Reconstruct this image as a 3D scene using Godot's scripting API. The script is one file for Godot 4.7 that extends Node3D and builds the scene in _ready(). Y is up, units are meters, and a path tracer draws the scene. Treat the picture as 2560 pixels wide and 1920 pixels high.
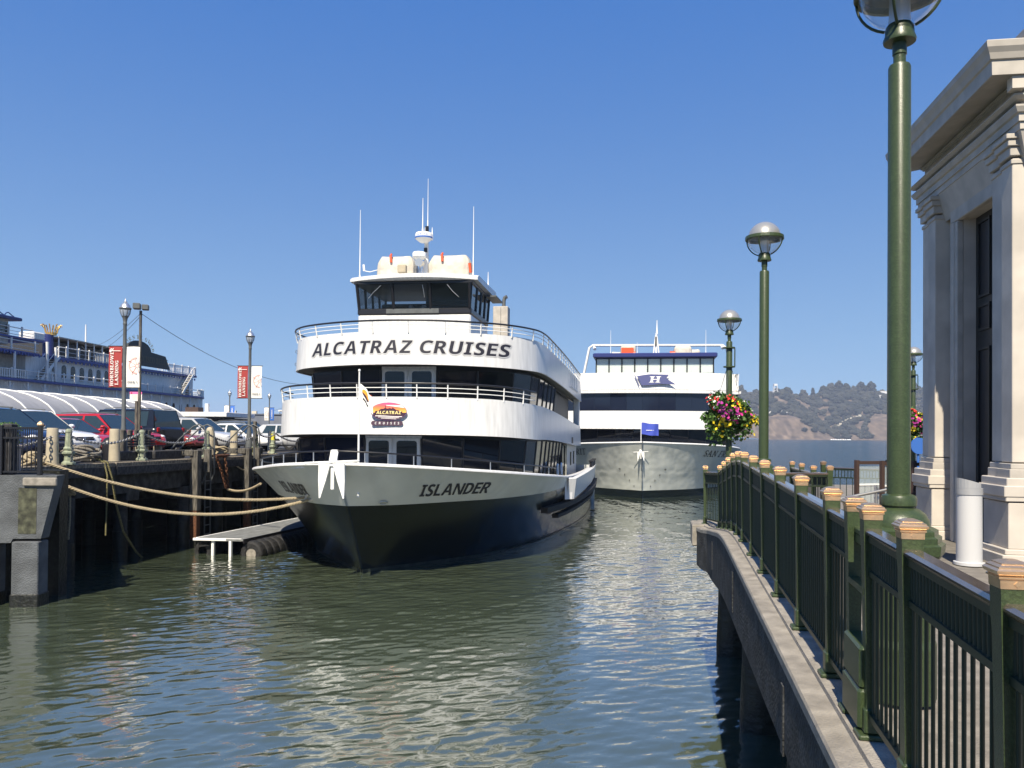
extends Node3D
# San Francisco bay ferry landing seen from a pier promenade. Metres, y up, water level at y = 0.

var M := {}
var T := {}
var rng := RandomNumberGenerator.new()
var used := {}

# ---------------------------------------------------------------- naming and tagging
func numbered(called: String) -> String:
	if not used.has(called):
		used[called] = 0
		return called
	used[called] += 1
	return "%s_%03d" % [called, used[called]]

func tag(o: Node, label: String, category: String, group := "", kind := "") -> void:
	if label: o.set_meta("label", label)
	if category: o.set_meta("category", category)
	if group: o.set_meta("group", group)
	if kind: o.set_meta("kind", kind)

func thing(called: String, label: String, category: String, at := Vector3.ZERO, turn := 0.0, group := "") -> Node3D:
	var o := Node3D.new()
	o.name = numbered(called)
	add_child(o)
	o.position = at
	o.rotation.y = turn
	tag(o, label, category, group)
	return o

func kid_name(p: Node, called: String) -> String:
	if p == self: return numbered(called)
	var k: Dictionary = p.get_meta("kids", {})
	var n: int = k.get(called, 0)
	k[called] = n + 1
	p.set_meta("kids", k)
	return called if n == 0 else "%s_%03d" % [called, n]

func put(called: String, mesh: Mesh, m: Material, parent: Node, xf := Transform3D.IDENTITY) -> MeshInstance3D:
	var o := MeshInstance3D.new()
	o.name = kid_name(parent, called)
	o.mesh = mesh
	if m: o.material_override = m
	o.transform = xf
	parent.add_child(o, true)
	return o

func obj(called: String, s: Variant, m: Material, parent: Node, xf := Transform3D.IDENTITY) -> MeshInstance3D:
	return put(called, s if s is Mesh else fin(s), m, parent, xf)

func struct(called: String, s: SurfaceTool, m: Material, parent: Node = self, label := "") -> MeshInstance3D:
	var o := obj(called, s, m, parent)
	if parent == self:
		o.set_meta("kind", "structure")
		if label: o.set_meta("label", label)
	return o

func dup(root: Node3D, at: Vector3, turn: float, label: String, group := "") -> Node3D:
	var r: Node3D = root.duplicate()
	r.name = numbered(String(root.name).rstrip("0123456789").trim_suffix("_"))
	add_child(r)
	r.position = at
	r.rotation.y = turn
	if label: r.set_meta("label", label)
	if group: r.set_meta("group", group)
	return r

# ---------------------------------------------------------------- shapes
func st() -> SurfaceTool:
	var s := SurfaceTool.new()
	s.begin(Mesh.PRIMITIVE_TRIANGLES)
	return s

func fin(s: SurfaceTool) -> ArrayMesh:
	s.generate_normals()
	return s.commit()

func tri(s: SurfaceTool, a: Vector3, b: Vector3, c: Vector3) -> void:
	s.add_vertex(a); s.add_vertex(b); s.add_vertex(c)

func quad(s: SurfaceTool, a: Vector3, b: Vector3, c: Vector3, d: Vector3) -> void:
	s.add_vertex(a); s.add_vertex(b); s.add_vertex(c)
	s.add_vertex(a); s.add_vertex(c); s.add_vertex(d)

# a box with slightly chamfered vertical and horizontal edges when ch > 0
func box(s: SurfaceTool, c: Vector3, d: Vector3, b := Basis.IDENTITY, ch := 0.0) -> void:
	s.set_smooth_group(-1)
	var h := d * 0.5
	if ch <= 0.0:
		var p := []
		for i in 8:
			p.append(c + b * Vector3(h.x if i & 1 else -h.x, h.y if i & 2 else -h.y, h.z if i & 4 else -h.z))
		for f in [[0, 1, 3, 2], [5, 4, 6, 7], [4, 0, 2, 6], [1, 5, 7, 3], [2, 3, 7, 6], [4, 5, 1, 0]]:
			quad(s, p[f[0]], p[f[3]], p[f[2]], p[f[1]])
		return
	var g := minf(ch, minf(h.x, minf(h.y, h.z)) * 0.9)
	var rings := []
	for lv in [[-h.y, g], [-h.y + g, 0.0], [h.y - g, 0.0], [h.y, g]]:
		var x: float = h.x - lv[1]
		var z: float = h.z - lv[1]
		var r := PackedVector3Array()
		for q in [[x, z - g], [x - g, z], [-x + g, z], [-x, z - g], [-x, -z + g], [-x + g, -z], [x - g, -z], [x, -z + g]]:
			r.append(c + b * Vector3(q[0], lv[0], q[1]))
		rings.append(r)
	loft(s, rings, true, -1)
	cap(s, rings[0], true)
	cap(s, rings[3], false)

func bx(called: String, c: Vector3, d: Vector3, m: Material, parent: Node, b := Basis.IDENTITY, ch := 0.0) -> MeshInstance3D:
	var s := st()
	box(s, Vector3.ZERO, d, Basis.IDENTITY, ch)
	return obj(called, s, m, parent, Transform3D(b, c))

func loft(s: SurfaceTool, rings: Array, closed: bool, sg := 0) -> void:
	s.set_smooth_group(sg)
	for i in rings.size() - 1:
		var a: PackedVector3Array = rings[i]
		var b: PackedVector3Array = rings[i + 1]
		var n := a.size()
		for k in (n if closed else n - 1):
			var k2 := (k + 1) % n
			quad(s, a[k], b[k], b[k2], a[k2])

func cap(s: SurfaceTool, r: PackedVector3Array, flip := false) -> void:
	s.set_smooth_group(-1)
	var c := Vector3.ZERO
	for p in r: c += p
	c /= r.size()
	for k in r.size():
		if flip: tri(s, c, r[(k + 1) % r.size()], r[k])
		else: tri(s, c, r[k], r[(k + 1) % r.size()])

func frame_of(d: Vector3) -> Array:
	var up := Vector3.UP if absf(d.y) < 0.95 else Vector3.RIGHT
	var x := d.cross(up).normalized()
	return [x, x.cross(d).normalized()]

func ring(c: Vector3, x: Vector3, y: Vector3, r: float, n: int, turn := 0.0) -> PackedVector3Array:
	var a := PackedVector3Array()
	for i in n:
		var t := TAU * i / n + turn
		a.append(c + x * cos(t) * r + y * sin(t) * r)
	return a

func cyl(s: SurfaceTool, a: Vector3, b: Vector3, r0: float, r1: float, n := 8, caps := true) -> void:
	var f := frame_of((b - a).normalized())
	var q := [ring(a, f[0], f[1], r0, n), ring(b, f[0], f[1], r1, n)]
	loft(s, q, true)
	if caps:
		cap(s, q[0], true)
		cap(s, q[1])

func tube(s: SurfaceTool, pts: Array, r: float, n := 6, caps := true, closed := false) -> void:
	var rings := []
	var m := pts.size()
	var last := Vector3.ZERO
	for i in m:
		var p0: Vector3 = pts[(i - 1 + m) % m] if closed else pts[maxi(i - 1, 0)]
		var p1: Vector3 = pts[(i + 1) % m] if closed else pts[mini(i + 1, m - 1)]
		var d := (p1 - p0).normalized()
		var x: Vector3
		if last == Vector3.ZERO: x = frame_of(d)[0]
		else: x = (last - d * last.dot(d)).normalized()
		last = x
		rings.append(ring(pts[i], x, x.cross(d).normalized(), r, n))
	if closed: rings.append(rings[0])
	loft(s, rings, true)
	if caps and not closed:
		cap(s, rings[0], true)
		cap(s, rings[-1])

# profile: [radius, height] pairs, low to high
func lathe(s: SurfaceTool, prof: Array, c := Vector3.ZERO, n := 16, sg := 0, turn := 0.0) -> void:
	var rings := []
	for p in prof:
		rings.append(ring(c + Vector3(0, p[1], 0), Vector3.RIGHT, Vector3.BACK, p[0], n, turn))
	var g := 1
	for i in rings.size() - 1:
		if i > 0:
			var d0 := Vector2(prof[i][0] - prof[i - 1][0], prof[i][1] - prof[i - 1][1]).normalized()
			var d1 := Vector2(prof[i + 1][0] - prof[i][0], prof[i + 1][1] - prof[i][1]).normalized()
			if d0.dot(d1) < 0.8: g += 1
		loft(s, [rings[i], rings[i + 1]], true, g if sg == 0 else sg)
	cap(s, rings[0], true)
	cap(s, rings[-1])

# flat or sloped polygon slab: outline (top points), thickness downwards
func slab(s: SurfaceTool, top: PackedVector3Array, th: float) -> void:
	s.set_smooth_group(-1)
	var p2 := PackedVector2Array()
	for p in top: p2.append(Vector2(p.x, p.z))
	var idx := Geometry2D.triangulate_polygon(p2)
	for i in range(0, idx.size(), 3):
		tri(s, top[idx[i]], top[idx[i + 1]], top[idx[i + 2]])
		tri(s, top[idx[i]] - Vector3(0, th, 0), top[idx[i + 2]] - Vector3(0, th, 0), top[idx[i + 1]] - Vector3(0, th, 0))
	for k in top.size():
		var a := top[k]
		var b := top[(k + 1) % top.size()]
		quad(s, a, b, b - Vector3(0, th, 0), a - Vector3(0, th, 0))

# polygon in the xy plane with thickness along z (front at z = 0)
func plate(s: SurfaceTool, pl: PackedVector2Array, th: float, xf := Transform3D.IDENTITY) -> void:
	s.set_smooth_group(-1)
	var idx := Geometry2D.triangulate_polygon(pl)
	for i in range(0, idx.size(), 3):
		var a := pl[idx[i]]
		var b := pl[idx[i + 1]]
		var c := pl[idx[i + 2]]
		tri(s, xf * Vector3(a.x, a.y, 0), xf * Vector3(c.x, c.y, 0), xf * Vector3(b.x, b.y, 0))
		tri(s, xf * Vector3(a.x, a.y, -th), xf * Vector3(b.x, b.y, -th), xf * Vector3(c.x, c.y, -th))
	for k in pl.size():
		var a := pl[k]
		var b := pl[(k + 1) % pl.size()]
		quad(s, xf * Vector3(a.x, a.y, 0), xf * Vector3(b.x, b.y, 0), xf * Vector3(b.x, b.y, -th), xf * Vector3(a.x, a.y, -th))

func rounded(w: float, h: float, r: float, c := Vector2.ZERO, n := 4) -> PackedVector2Array:
	var a := PackedVector2Array()
	for q in [[1, 1, 0], [-1, 1, 1], [-1, -1, 2], [1, -1, 3]]:
		for i in n + 1:
			var t: float = (q[2] + float(i) / n) * PI / 2
			a.append(c + Vector2(q[0] * (w / 2 - r) + cos(t) * r, q[1] * (h / 2 - r) + sin(t) * r))
	return a

func ball(s: SurfaceTool, c: Vector3, r: Vector3, n := 10, m := 6, lo := -PI / 2, hi := PI / 2) -> void:
	var rings := []
	for j in m + 1:
		var e := lerpf(lo, hi, float(j) / m)
		var a := PackedVector3Array()
		for i in n:
			var t := TAU * i / n
			a.append(c + Vector3(cos(t) * cos(e) * r.x, sin(e) * r.y, sin(t) * cos(e) * r.z))
		rings.append(a)
	loft(s, rings, true)

func catenary(a: Vector3, b: Vector3, sag: float, n: int) -> Array:
	var q := []
	for i in n + 1:
		var t := float(i) / n
		q.append(a.lerp(b, t) - Vector3(0, sag * 4 * t * (1 - t), 0))
	return q

# three twisted strands
func rope(s: SurfaceTool, pts: Array, r: float, pitch := 0.35) -> void:
	var fine := []
	for i in pts.size() - 1:
		var n := maxi(1, int(ceil(pts[i].distance_to(pts[i + 1]) / (pitch / 6))))
		for k in n: fine.append(pts[i].lerp(pts[i + 1], float(k) / n))
	fine.append(pts[-1])
	for k in 3:
		var q := []
		var run := 0.0
		for i in fine.size():
			var d: Vector3 = (fine[mini(i + 1, fine.size() - 1)] - fine[maxi(i - 1, 0)]).normalized()
			var f := frame_of(d)
			if i: run += fine[i].distance_to(fine[i - 1])
			var t := TAU * (run / pitch + k / 3.0)
			q.append(fine[i] + (f[0] * cos(t) + f[1] * sin(t)) * r * 0.52)
		tube(s, q, r * 0.56, 5, true)

func chain(s: SurfaceTool, pts: Array, link: float, wire: float) -> void:
	var acc := []
	var carry := 0.0
	for i in pts.size() - 1:
		var L: float = pts[i].distance_to(pts[i + 1])
		var d: Vector3 = (pts[i + 1] - pts[i]) / maxf(L, 1e-5)
		while carry < L:
			acc.append([pts[i] + d * carry, d])
			carry += link * 0.74
		carry -= L
	for i in acc.size():
		var d: Vector3 = acc[i][1]
		var f := frame_of(d)
		var x: Vector3 = f[0] if i % 2 else f[1]
		var q := []
		for k in 8:
			var t := TAU * k / 8
			q.append(acc[i][0] + d * cos(t) * link * 0.5 + x * sin(t) * link * 0.3)
		tube(s, q, wire, 4, false, true)

func face_arrays(txt: String, px: float, bold := true, serif := false) -> Array:
	var f := SystemFont.new()
	f.font_names = PackedStringArray(["Droid Serif" if serif else "Droid Sans"])
	f.font_weight = 700 if bold else 400
	var t := TextMesh.new()
	t.font = f
	t.text = txt
	t.font_size = 64
	t.pixel_size = px / 64.0
	t.depth = 0.0
	t.curve_step = 1.5
	var a := t.surface_get_arrays(0) if t.get_surface_count() else []
	return a

# lettering bent onto a surface: at(x, y) gives the point for a letter outline point, cap height 1 -> given by size
func letters(txt: String, size: float, place: Callable, bold := true, serif := false, slant := 0.0, wide := 1.0, spacing := 0.0) -> ArrayMesh:
	var s := st()
	s.set_smooth_group(-1)
	var x := 0.0
	var runs := []
	for ch in txt:
		if ch == " ":
			x += size * 0.42 * wide
			continue
		var a := face_arrays(ch, size * 1.4, bold, serif)
		if a.is_empty(): continue
		var v: PackedVector3Array = a[Mesh.ARRAY_VERTEX]
		var lo := 1e9
		var hi := -1e9
		for p in v:
			lo = minf(lo, p.x)
			hi = maxf(hi, p.x)
		runs.append([a, x - lo * wide, lo])
		x += (hi - lo) * wide + size * (0.13 + spacing)
	x -= size * (0.13 + spacing)
	var base := 1e9
	for r in runs:
		for p in r[0][Mesh.ARRAY_VERTEX]: base = minf(base, p.y)
	for r in runs:
		var v: PackedVector3Array = r[0][Mesh.ARRAY_VERTEX]
		var ix: PackedInt32Array = r[0][Mesh.ARRAY_INDEX] if r[0][Mesh.ARRAY_INDEX] else PackedInt32Array(range(v.size()))
		for i in ix:
			var p := v[i]
			var yy := p.y - base
			s.add_vertex(place.call((r[1] + p.x * wide + slant * yy) - x / 2, yy))
	return fin(s)

# a flat picture quad with its own uv, width along x, height along y, facing +z
func card(w: float, h: float) -> ArrayMesh:
	var a := []
	a.resize(Mesh.ARRAY_MAX)
	a[Mesh.ARRAY_VERTEX] = PackedVector3Array([Vector3(-w / 2, h / 2, 0), Vector3(w / 2, h / 2, 0), Vector3(w / 2, -h / 2, 0), Vector3(-w / 2, -h / 2, 0)])
	a[Mesh.ARRAY_NORMAL] = PackedVector3Array([Vector3.BACK, Vector3.BACK, Vector3.BACK, Vector3.BACK])
	a[Mesh.ARRAY_TEX_UV] = PackedVector2Array([Vector2(0, 0), Vector2(1, 0), Vector2(1, 1), Vector2(0, 1)])
	a[Mesh.ARRAY_INDEX] = PackedInt32Array([0, 1, 2, 0, 2, 3])
	var m := ArrayMesh.new()
	m.add_surface_from_arrays(Mesh.PRIMITIVE_TRIANGLES, a)
	return m

func lut(xs: Array, ys: Array, x: float) -> float:
	if x <= xs[0]: return ys[0]
	for i in xs.size() - 1:
		if x <= xs[i + 1]:
			var t: float = (x - xs[i]) / (xs[i + 1] - xs[i])
			var y0: float = ys[maxi(i - 1, 0)]
			var y3: float = ys[mini(i + 2, ys.size() - 1)]
			var m0: float = (ys[i + 1] - y0) * 0.5 if i > 0 else ys[i + 1] - ys[i]
			var m1: float = (y3 - ys[i]) * 0.5 if i + 2 < ys.size() else ys[i + 1] - ys[i]
			var t2 := t * t
			var t3 := t2 * t
			return (2 * t3 - 3 * t2 + 1) * ys[i] + (t3 - 2 * t2 + t) * m0 + (-2 * t3 + 3 * t2) * ys[i + 1] + (t3 - t2) * m1
	return ys[-1]

# ---------------------------------------------------------------- materials (colours are linear base colours)
func noise_tex(freq: float, oct: int, lo: float, hi: float, normal := false, bump := 4.0, size := 512, kind := FastNoiseLite.TYPE_SIMPLEX_SMOOTH, sd := 1) -> NoiseTexture2D:
	var n := FastNoiseLite.new()
	n.seed = sd
	n.noise_type = kind
	n.frequency = freq
	n.fractal_octaves = oct
	var t := NoiseTexture2D.new()
	t.width = size
	t.height = size
	t.seamless = true
	t.noise = n
	if normal:
		t.as_normal_map = true
		t.bump_strength = bump
	else:
		var g := Gradient.new()
		g.set_color(0, Color(lo, lo, lo))
		g.set_color(1, Color(hi, hi, hi))
		t.color_ramp = g
	return t

func mt(called: String, r: float, g: float, b: float, rough := 0.6, metal := 0.0, tex: Texture2D = null, scale := Vector3.ONE, nrm: Texture2D = null, nd := 0.5) -> StandardMaterial3D:
	var m := StandardMaterial3D.new()
	m.resource_name = called
	m.albedo_color = Color(r, g, b).linear_to_srgb()
	m.roughness = rough
	m.metallic = metal
	if tex: m.albedo_texture = tex
	if nrm:
		m.normal_enabled = true
		m.normal_texture = nrm
		m.normal_scale = nd
	if tex or nrm:
		m.uv1_triplanar = true
		m.uv1_scale = scale
	M[called] = m
	return m

func glass(called: String, r: float, g: float, b: float, alpha: float, rough := 0.03) -> StandardMaterial3D:
	var m := mt(called, r, g, b, rough)
	m.albedo_color.a = alpha
	m.transparency = BaseMaterial3D.TRANSPARENCY_ALPHA
	return m

func materials() -> void:
	T.mottle = noise_tex(0.012, 5, 0.72, 1.0)
	T.soft = noise_tex(0.006, 4, 0.86, 1.0, false, 1.0, 512, FastNoiseLite.TYPE_SIMPLEX_SMOOTH, 5)
	T.streak = noise_tex(0.03, 5, 0.84, 1.0, false, 1.0, 512, FastNoiseLite.TYPE_SIMPLEX_SMOOTH, 41)
	T.grain = noise_tex(0.14, 3, 0.66, 1.0, false, 1.0, 512, FastNoiseLite.TYPE_VALUE, 9)
	T.stain = noise_tex(0.02, 6, 0.35, 1.15, false, 1.0, 512, FastNoiseLite.TYPE_PERLIN, 17)
	T.bump = noise_tex(0.02, 4, 0, 1, true, 6.0, 512, FastNoiseLite.TYPE_SIMPLEX_SMOOTH, 3)
	T.dent = noise_tex(0.008, 2, 0, 1, true, 10.0, 512, FastNoiseLite.TYPE_SIMPLEX_SMOOTH, 21)
	T.fine = noise_tex(0.12, 3, 0, 1, true, 5.0, 512, FastNoiseLite.TYPE_SIMPLEX, 7)
	T.ripple = noise_tex(0.02, 4, 0, 1, true, 8.0, 1024, FastNoiseLite.TYPE_SIMPLEX_SMOOTH, 31)
	var one := Vector3.ONE
	mt("white_paint", 0.80, 0.80, 0.79, 0.32, 0.0, T.streak, Vector3(0.45, 0.05, 0.45), T.dent, 0.10)
	mt("white_trim", 0.78, 0.78, 0.76, 0.4)
	mt("hull_white", 0.60, 0.62, 0.585, 0.38, 0.0, T.soft, one * 0.25, T.dent, 0.75)
	mt("hull_black", 0.008, 0.013, 0.012, 0.22, 0.0, T.stain, one * 0.22, T.dent, 0.25)
	mt("boot_stripe", 0.05, 0.065, 0.05, 0.5, 0.0, T.stain, one * 0.5)
	mt("deck_grey", 0.22, 0.23, 0.23, 0.8, 0.0, T.mottle, one * 0.4)
	mt("window_dark", 0.008, 0.010, 0.016, 0.06)
	mt("window_navy", 0.010, 0.014, 0.030, 0.07)
	mt("black_trim", 0.014, 0.014, 0.017, 0.35)
	mt("rubber", 0.022, 0.022, 0.024, 0.75, 0.0, T.stain, one * 1.2, T.bump, 0.4)
	mt("stainless", 0.66, 0.66, 0.65, 0.38, 0.9)
	mt("canvas", 0.62, 0.58, 0.50, 0.85, 0.0, T.soft, one * 0.8, T.bump, 0.7)
	mt("orange_red", 0.62, 0.085, 0.025, 0.45)
	mt("lettering", 0.022, 0.020, 0.028, 0.45)
	mt("letter_edge", 0.50, 0.50, 0.50, 0.5)
	mt("navy", 0.020, 0.030, 0.14, 0.4)
	mt("royal", 0.030, 0.045, 0.22, 0.4)
	mt("green_dark", 0.022, 0.032, 0.017, 0.4)
	mt("green_paint", 0.056, 0.084, 0.034, 0.36, 0.0, T.grain, one * 2.2, T.fine, 0.18)
	mt("brass", 0.95, 0.66, 0.40, 0.30, 0.85, T.soft, one * 4.0, T.fine, 0.12)
	mt("bronze_rail", 0.50, 0.40, 0.33, 0.16, 0.85, T.soft, one * 2.0)
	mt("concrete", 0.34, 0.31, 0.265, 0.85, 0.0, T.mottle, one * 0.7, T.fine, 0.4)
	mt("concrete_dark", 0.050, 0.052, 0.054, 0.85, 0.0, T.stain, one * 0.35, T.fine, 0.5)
	mt("pile_dark", 0.035, 0.034, 0.028, 0.8, 0.0, T.stain, one * 0.6, T.bump, 0.7)
	mt("slime", 0.014, 0.016, 0.011, 0.5, 0.0, T.stain, one * 0.8, T.bump, 0.9)
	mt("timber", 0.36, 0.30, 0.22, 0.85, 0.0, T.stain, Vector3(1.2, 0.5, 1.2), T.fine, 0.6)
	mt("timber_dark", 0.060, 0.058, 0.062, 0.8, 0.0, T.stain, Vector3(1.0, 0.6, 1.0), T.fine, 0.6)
	mt("timber_grey", 0.17, 0.155, 0.13, 0.8, 0.0, T.stain, Vector3(2.0, 0.25, 2.0), T.fine, 0.5)
	mt("asphalt", 0.06, 0.06, 0.062, 0.9, 0.0, T.grain, one * 1.0)
	mt("paving", 0.26, 0.235, 0.20, 0.85, 0.0, T.mottle, one * 0.8, T.fine, 0.3)
	mt("cream_stone", 0.57, 0.52, 0.455, 0.75, 0.0, T.soft, one * 0.5)
	mt("cream_trim", 0.50, 0.46, 0.405, 0.7, 0.0, T.soft, one * 0.9)
	mt("door_paint", 0.022, 0.023, 0.021, 0.45, 0.0, T.soft, one * 0.9)
	mt("iron_green", 0.34, 0.38, 0.27, 0.6, 0.0, T.mottle, one * 1.2, T.bump, 0.5)
	mt("yellow_paint", 0.62, 0.55, 0.04, 0.6)
	mt("cream_post", 0.46, 0.40, 0.29, 0.8, 0.0, T.soft, one * 0.9, T.fine, 0.3)
	mt("lamp_grey", 0.11, 0.118, 0.12, 0.5, 0.0, T.soft, one * 1.0)
	mt("rust", 0.20, 0.075, 0.03, 0.85, 0.0, T.stain, one * 2.0, T.bump, 0.6)
	mt("rope", 0.46, 0.38, 0.25, 0.9, 0.0, T.mottle, one * 2.5)
	mt("rope_weedy", 0.28, 0.25, 0.11, 0.9, 0.0, T.stain, one * 2.5)
	mt("galvanised", 0.34, 0.34, 0.34, 0.45, 0.7)
	mt("banner_red", 0.30, 0.028, 0.025, 0.7)
	mt("banner_white", 0.78, 0.76, 0.72, 0.7)
	mt("banner_blue", 0.03, 0.12, 0.42, 0.7)
	mt("print_pink", 0.70, 0.42, 0.38, 0.7)
	mt("pink", 0.80, 0.16, 0.38, 0.6)
	mt("tent", 0.34, 0.34, 0.345, 0.55, 0.0, T.soft, one * 0.3)
	mt("tan", 0.50, 0.46, 0.38, 0.7)
	mt("gold", 0.72, 0.48, 0.16, 0.4, 0.6)
	mt("steel_blue", 0.16, 0.18, 0.23, 0.6, 0.0, T.soft, one * 0.2)
	mt("screen_glass", 0.72, 0.78, 0.72, 0.12)
	mt("car_tyre", 0.018, 0.018, 0.018, 0.85)
	mt("car_glass", 0.022, 0.036, 0.040, 0.04).metallic_specular = 0.75
	mt("rim", 0.60, 0.60, 0.60, 0.3, 0.8)
	mt("chrome", 0.75, 0.75, 0.76, 0.12, 1.0)
	mt("lens_clear", 0.75, 0.76, 0.78, 0.08)
	mt("lens_red", 0.35, 0.01, 0.01, 0.2)
	for c in [["blue", 0.012, 0.020, 0.060], ["white", 0.78, 0.78, 0.77], ["red", 0.40, 0.012, 0.016], ["black", 0.008, 0.008, 0.010], ["silver", 0.42, 0.43, 0.45], ["maroon", 0.20, 0.03, 0.02], ["grey", 0.10, 0.11, 0.12]]:
		var p := mt("car_" + c[0], c[1], c[2], c[3], 0.25)
		p.clearcoat_enabled = true
		p.clearcoat = 0.8
		p.clearcoat_roughness = 0.05
	glass("globe_glass", 0.82, 0.84, 0.84, 0.13, 0.04)
	glass("pane_tint", 0.008, 0.012, 0.016, 0.58, 0.03)
	glass("pane_clear", 0.75, 0.85, 0.85, 0.16, 0.03)
	mt("leaf", 0.055, 0.12, 0.022, 0.6).backlight = Color(0.10, 0.16, 0.04)
	for c in [["red", 0.60, 0.02, 0.025], ["white", 0.78, 0.74, 0.66], ["purple", 0.30, 0.02, 0.22], ["yellow", 0.78, 0.60, 0.02], ["violet", 0.22, 0.20, 0.48], ["magenta", 0.55, 0.02, 0.24]]:
		mt("flower_" + c[0], c[1], c[2], c[3], 0.7)
	mt("hill_soil", 0.225, 0.165, 0.115, 0.95, 0.0, T.stain, one * 0.006)
	M.hill_soil.uv1_world_triplanar = true
	mt("woods", 0.014, 0.017, 0.010, 0.9)
	mt("woods_grey", 0.034, 0.034, 0.022, 0.9)
	mt("hood_steel", 0.42, 0.42, 0.42, 0.42, 0.35)
	mt("bin_white", 0.50, 0.50, 0.50, 0.45)
	mt("rust_dark", 0.050, 0.028, 0.022, 0.7)
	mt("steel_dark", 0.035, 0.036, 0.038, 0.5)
	mt("blind", 0.62, 0.66, 0.62, 0.8)
	mt("emblem_yellow", 0.85, 0.72, 0.30, 0.5)
	mt("emblem_plum", 0.075, 0.040, 0.065, 0.5)
	var fb := mt("flag_blue", 0.045, 0.075, 0.42, 0.8)
	fb.cull_mode = BaseMaterial3D.CULL_DISABLED
	fb.backlight = Color(0.1, 0.12, 0.3)
	mt("rope_old", 0.34, 0.31, 0.26, 0.9, 0.0, T.stain, Vector3.ONE * 2.5)
	mt("concrete_blue", 0.115, 0.125, 0.135, 0.85, 0.0, T.mottle, Vector3.ONE * 0.3, T.fine, 0.4)
	mt("iron_stain", 0.10, 0.105, 0.065, 0.85, 0.0, T.stain, Vector3.ONE * 0.5)
	mt("planter_pink", 0.62, 0.47, 0.37, 0.75, 0.0, T.soft, Vector3.ONE)
	mt("navy_dull", 0.05, 0.06, 0.10, 0.6)
	mt("board", 0.016, 0.017, 0.014, 0.5)
	mt("board_letter", 0.075, 0.066, 0.028, 0.5)

# ---------------------------------------------------------------- camera, sky, sun
func light_and_camera() -> void:
	var cam := Camera3D.new()
	cam.name = "camera"
	cam.projection = Camera3D.PROJECTION_FRUSTUM
	cam.near = 0.05
	cam.far = 9000.0
	cam.size = 768.0 / 823.6 * 0.05
	cam.frustum_offset = Vector2(0, 39.6 / 823.6 * 0.05)
	add_child(cam)
	cam.transform = Transform3D(Basis(Vector3.RIGHT, deg_to_rad(0.8)) * Basis(Vector3.BACK, deg_to_rad(0.5)), Vector3(0, 4.2, 0))
	cam.current = true
	var sky := ProceduralSkyMaterial.new()
	sky.sky_top_color = Color(0.018, 0.095, 0.325).linear_to_srgb()
	sky.sky_horizon_color = Color(0.222, 0.362, 0.515).linear_to_srgb()
	sky.sky_curve = 0.17
	sky.ground_bottom_color = Color(0.05, 0.06, 0.05).linear_to_srgb()
	sky.ground_horizon_color = Color(0.18, 0.25, 0.30).linear_to_srgb()
	sky.sun_angle_max = 6.0
	var e := Environment.new()
	e.background_mode = Environment.BG_SKY
	e.sky = Sky.new()
	e.sky.sky_material = sky
	e.tonemap_mode = Environment.TONE_MAPPER_LINEAR
	e.tonemap_exposure = 1.75
	e.sdfgi_enabled = true
	e.ssao_enabled = true
	e.ssil_enabled = true
	e.fog_enabled = true
	e.fog_density = 0.00017
	e.fog_light_color = Color(0.76, 0.82, 0.92)
	var w := WorldEnvironment.new()
	w.name = "environment"
	w.environment = e
	add_child(w)
	var sun := DirectionalLight3D.new()
	sun.name = "sun"
	sun.light_energy = 1.55
	sun.light_color = Color(1.0, 0.955, 0.87)
	sun.light_angular_distance = 0.53
	sun.shadow_enabled = true
	add_child(sun)
	var el := deg_to_rad(49.0)
	var az := deg_to_rad(11.6)
	sun.basis = Basis.looking_at(Vector3(sin(az) * cos(el), -sin(el), -cos(az) * cos(el)))

# ---------------------------------------------------------------- water
var waves := []

func wave_at(x: float, z: float) -> Vector3:
	var h := 0.0
	var gx := 0.0
	var gz := 0.0
	var env := 0.75 + 0.35 * sin(x * 0.31 + z * 0.17 + 1.0) * sin(z * 0.23 - x * 0.11)
	for w in waves:
		var t: float = w[0] * x + w[1] * z + w[2]
		var a: float = w[3] * env
		h += a * sin(t)
		var c := a * cos(t)
		gx += c * w[0]
		gz += c * w[1]
	return Vector3(gx, h, gz)

func water_sheet(called: String, x0: float, x1: float, z0: float, z1: float, step: float, m: Material, flat := false) -> void:
	var nx := maxi(1, int(ceil((x1 - x0) / step)))
	var nz := maxi(1, int(ceil((z0 - z1) / step)))
	var v := PackedVector3Array()
	var n := PackedVector3Array()
	var ix := PackedInt32Array()
	for j in nz + 1:
		var z := lerpf(z0, z1, float(j) / nz)
		for i in nx + 1:
			var x := lerpf(x0, x1, float(i) / nx)
			if flat:
				v.append(Vector3(x, 0, z))
				n.append(Vector3.UP)
			else:
				var w := wave_at(x, z)
				v.append(Vector3(x, w.y, z))
				n.append(Vector3(-w.x, 1, -w.z).normalized())
	for j in nz:
		for i in nx:
			var a := j * (nx + 1) + i
			var b := a + nx + 1
			ix.append_array(PackedInt32Array([a, b, b + 1, a, b + 1, a + 1]))
	var arr := []
	arr.resize(Mesh.ARRAY_MAX)
	arr[Mesh.ARRAY_VERTEX] = v
	arr[Mesh.ARRAY_NORMAL] = n
	arr[Mesh.ARRAY_INDEX] = ix
	var mesh := ArrayMesh.new()
	mesh.add_surface_from_arrays(Mesh.PRIMITIVE_TRIANGLES, arr)
	var o := put(called, mesh, m, self)
	o.set_meta("kind", "structure")

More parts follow.
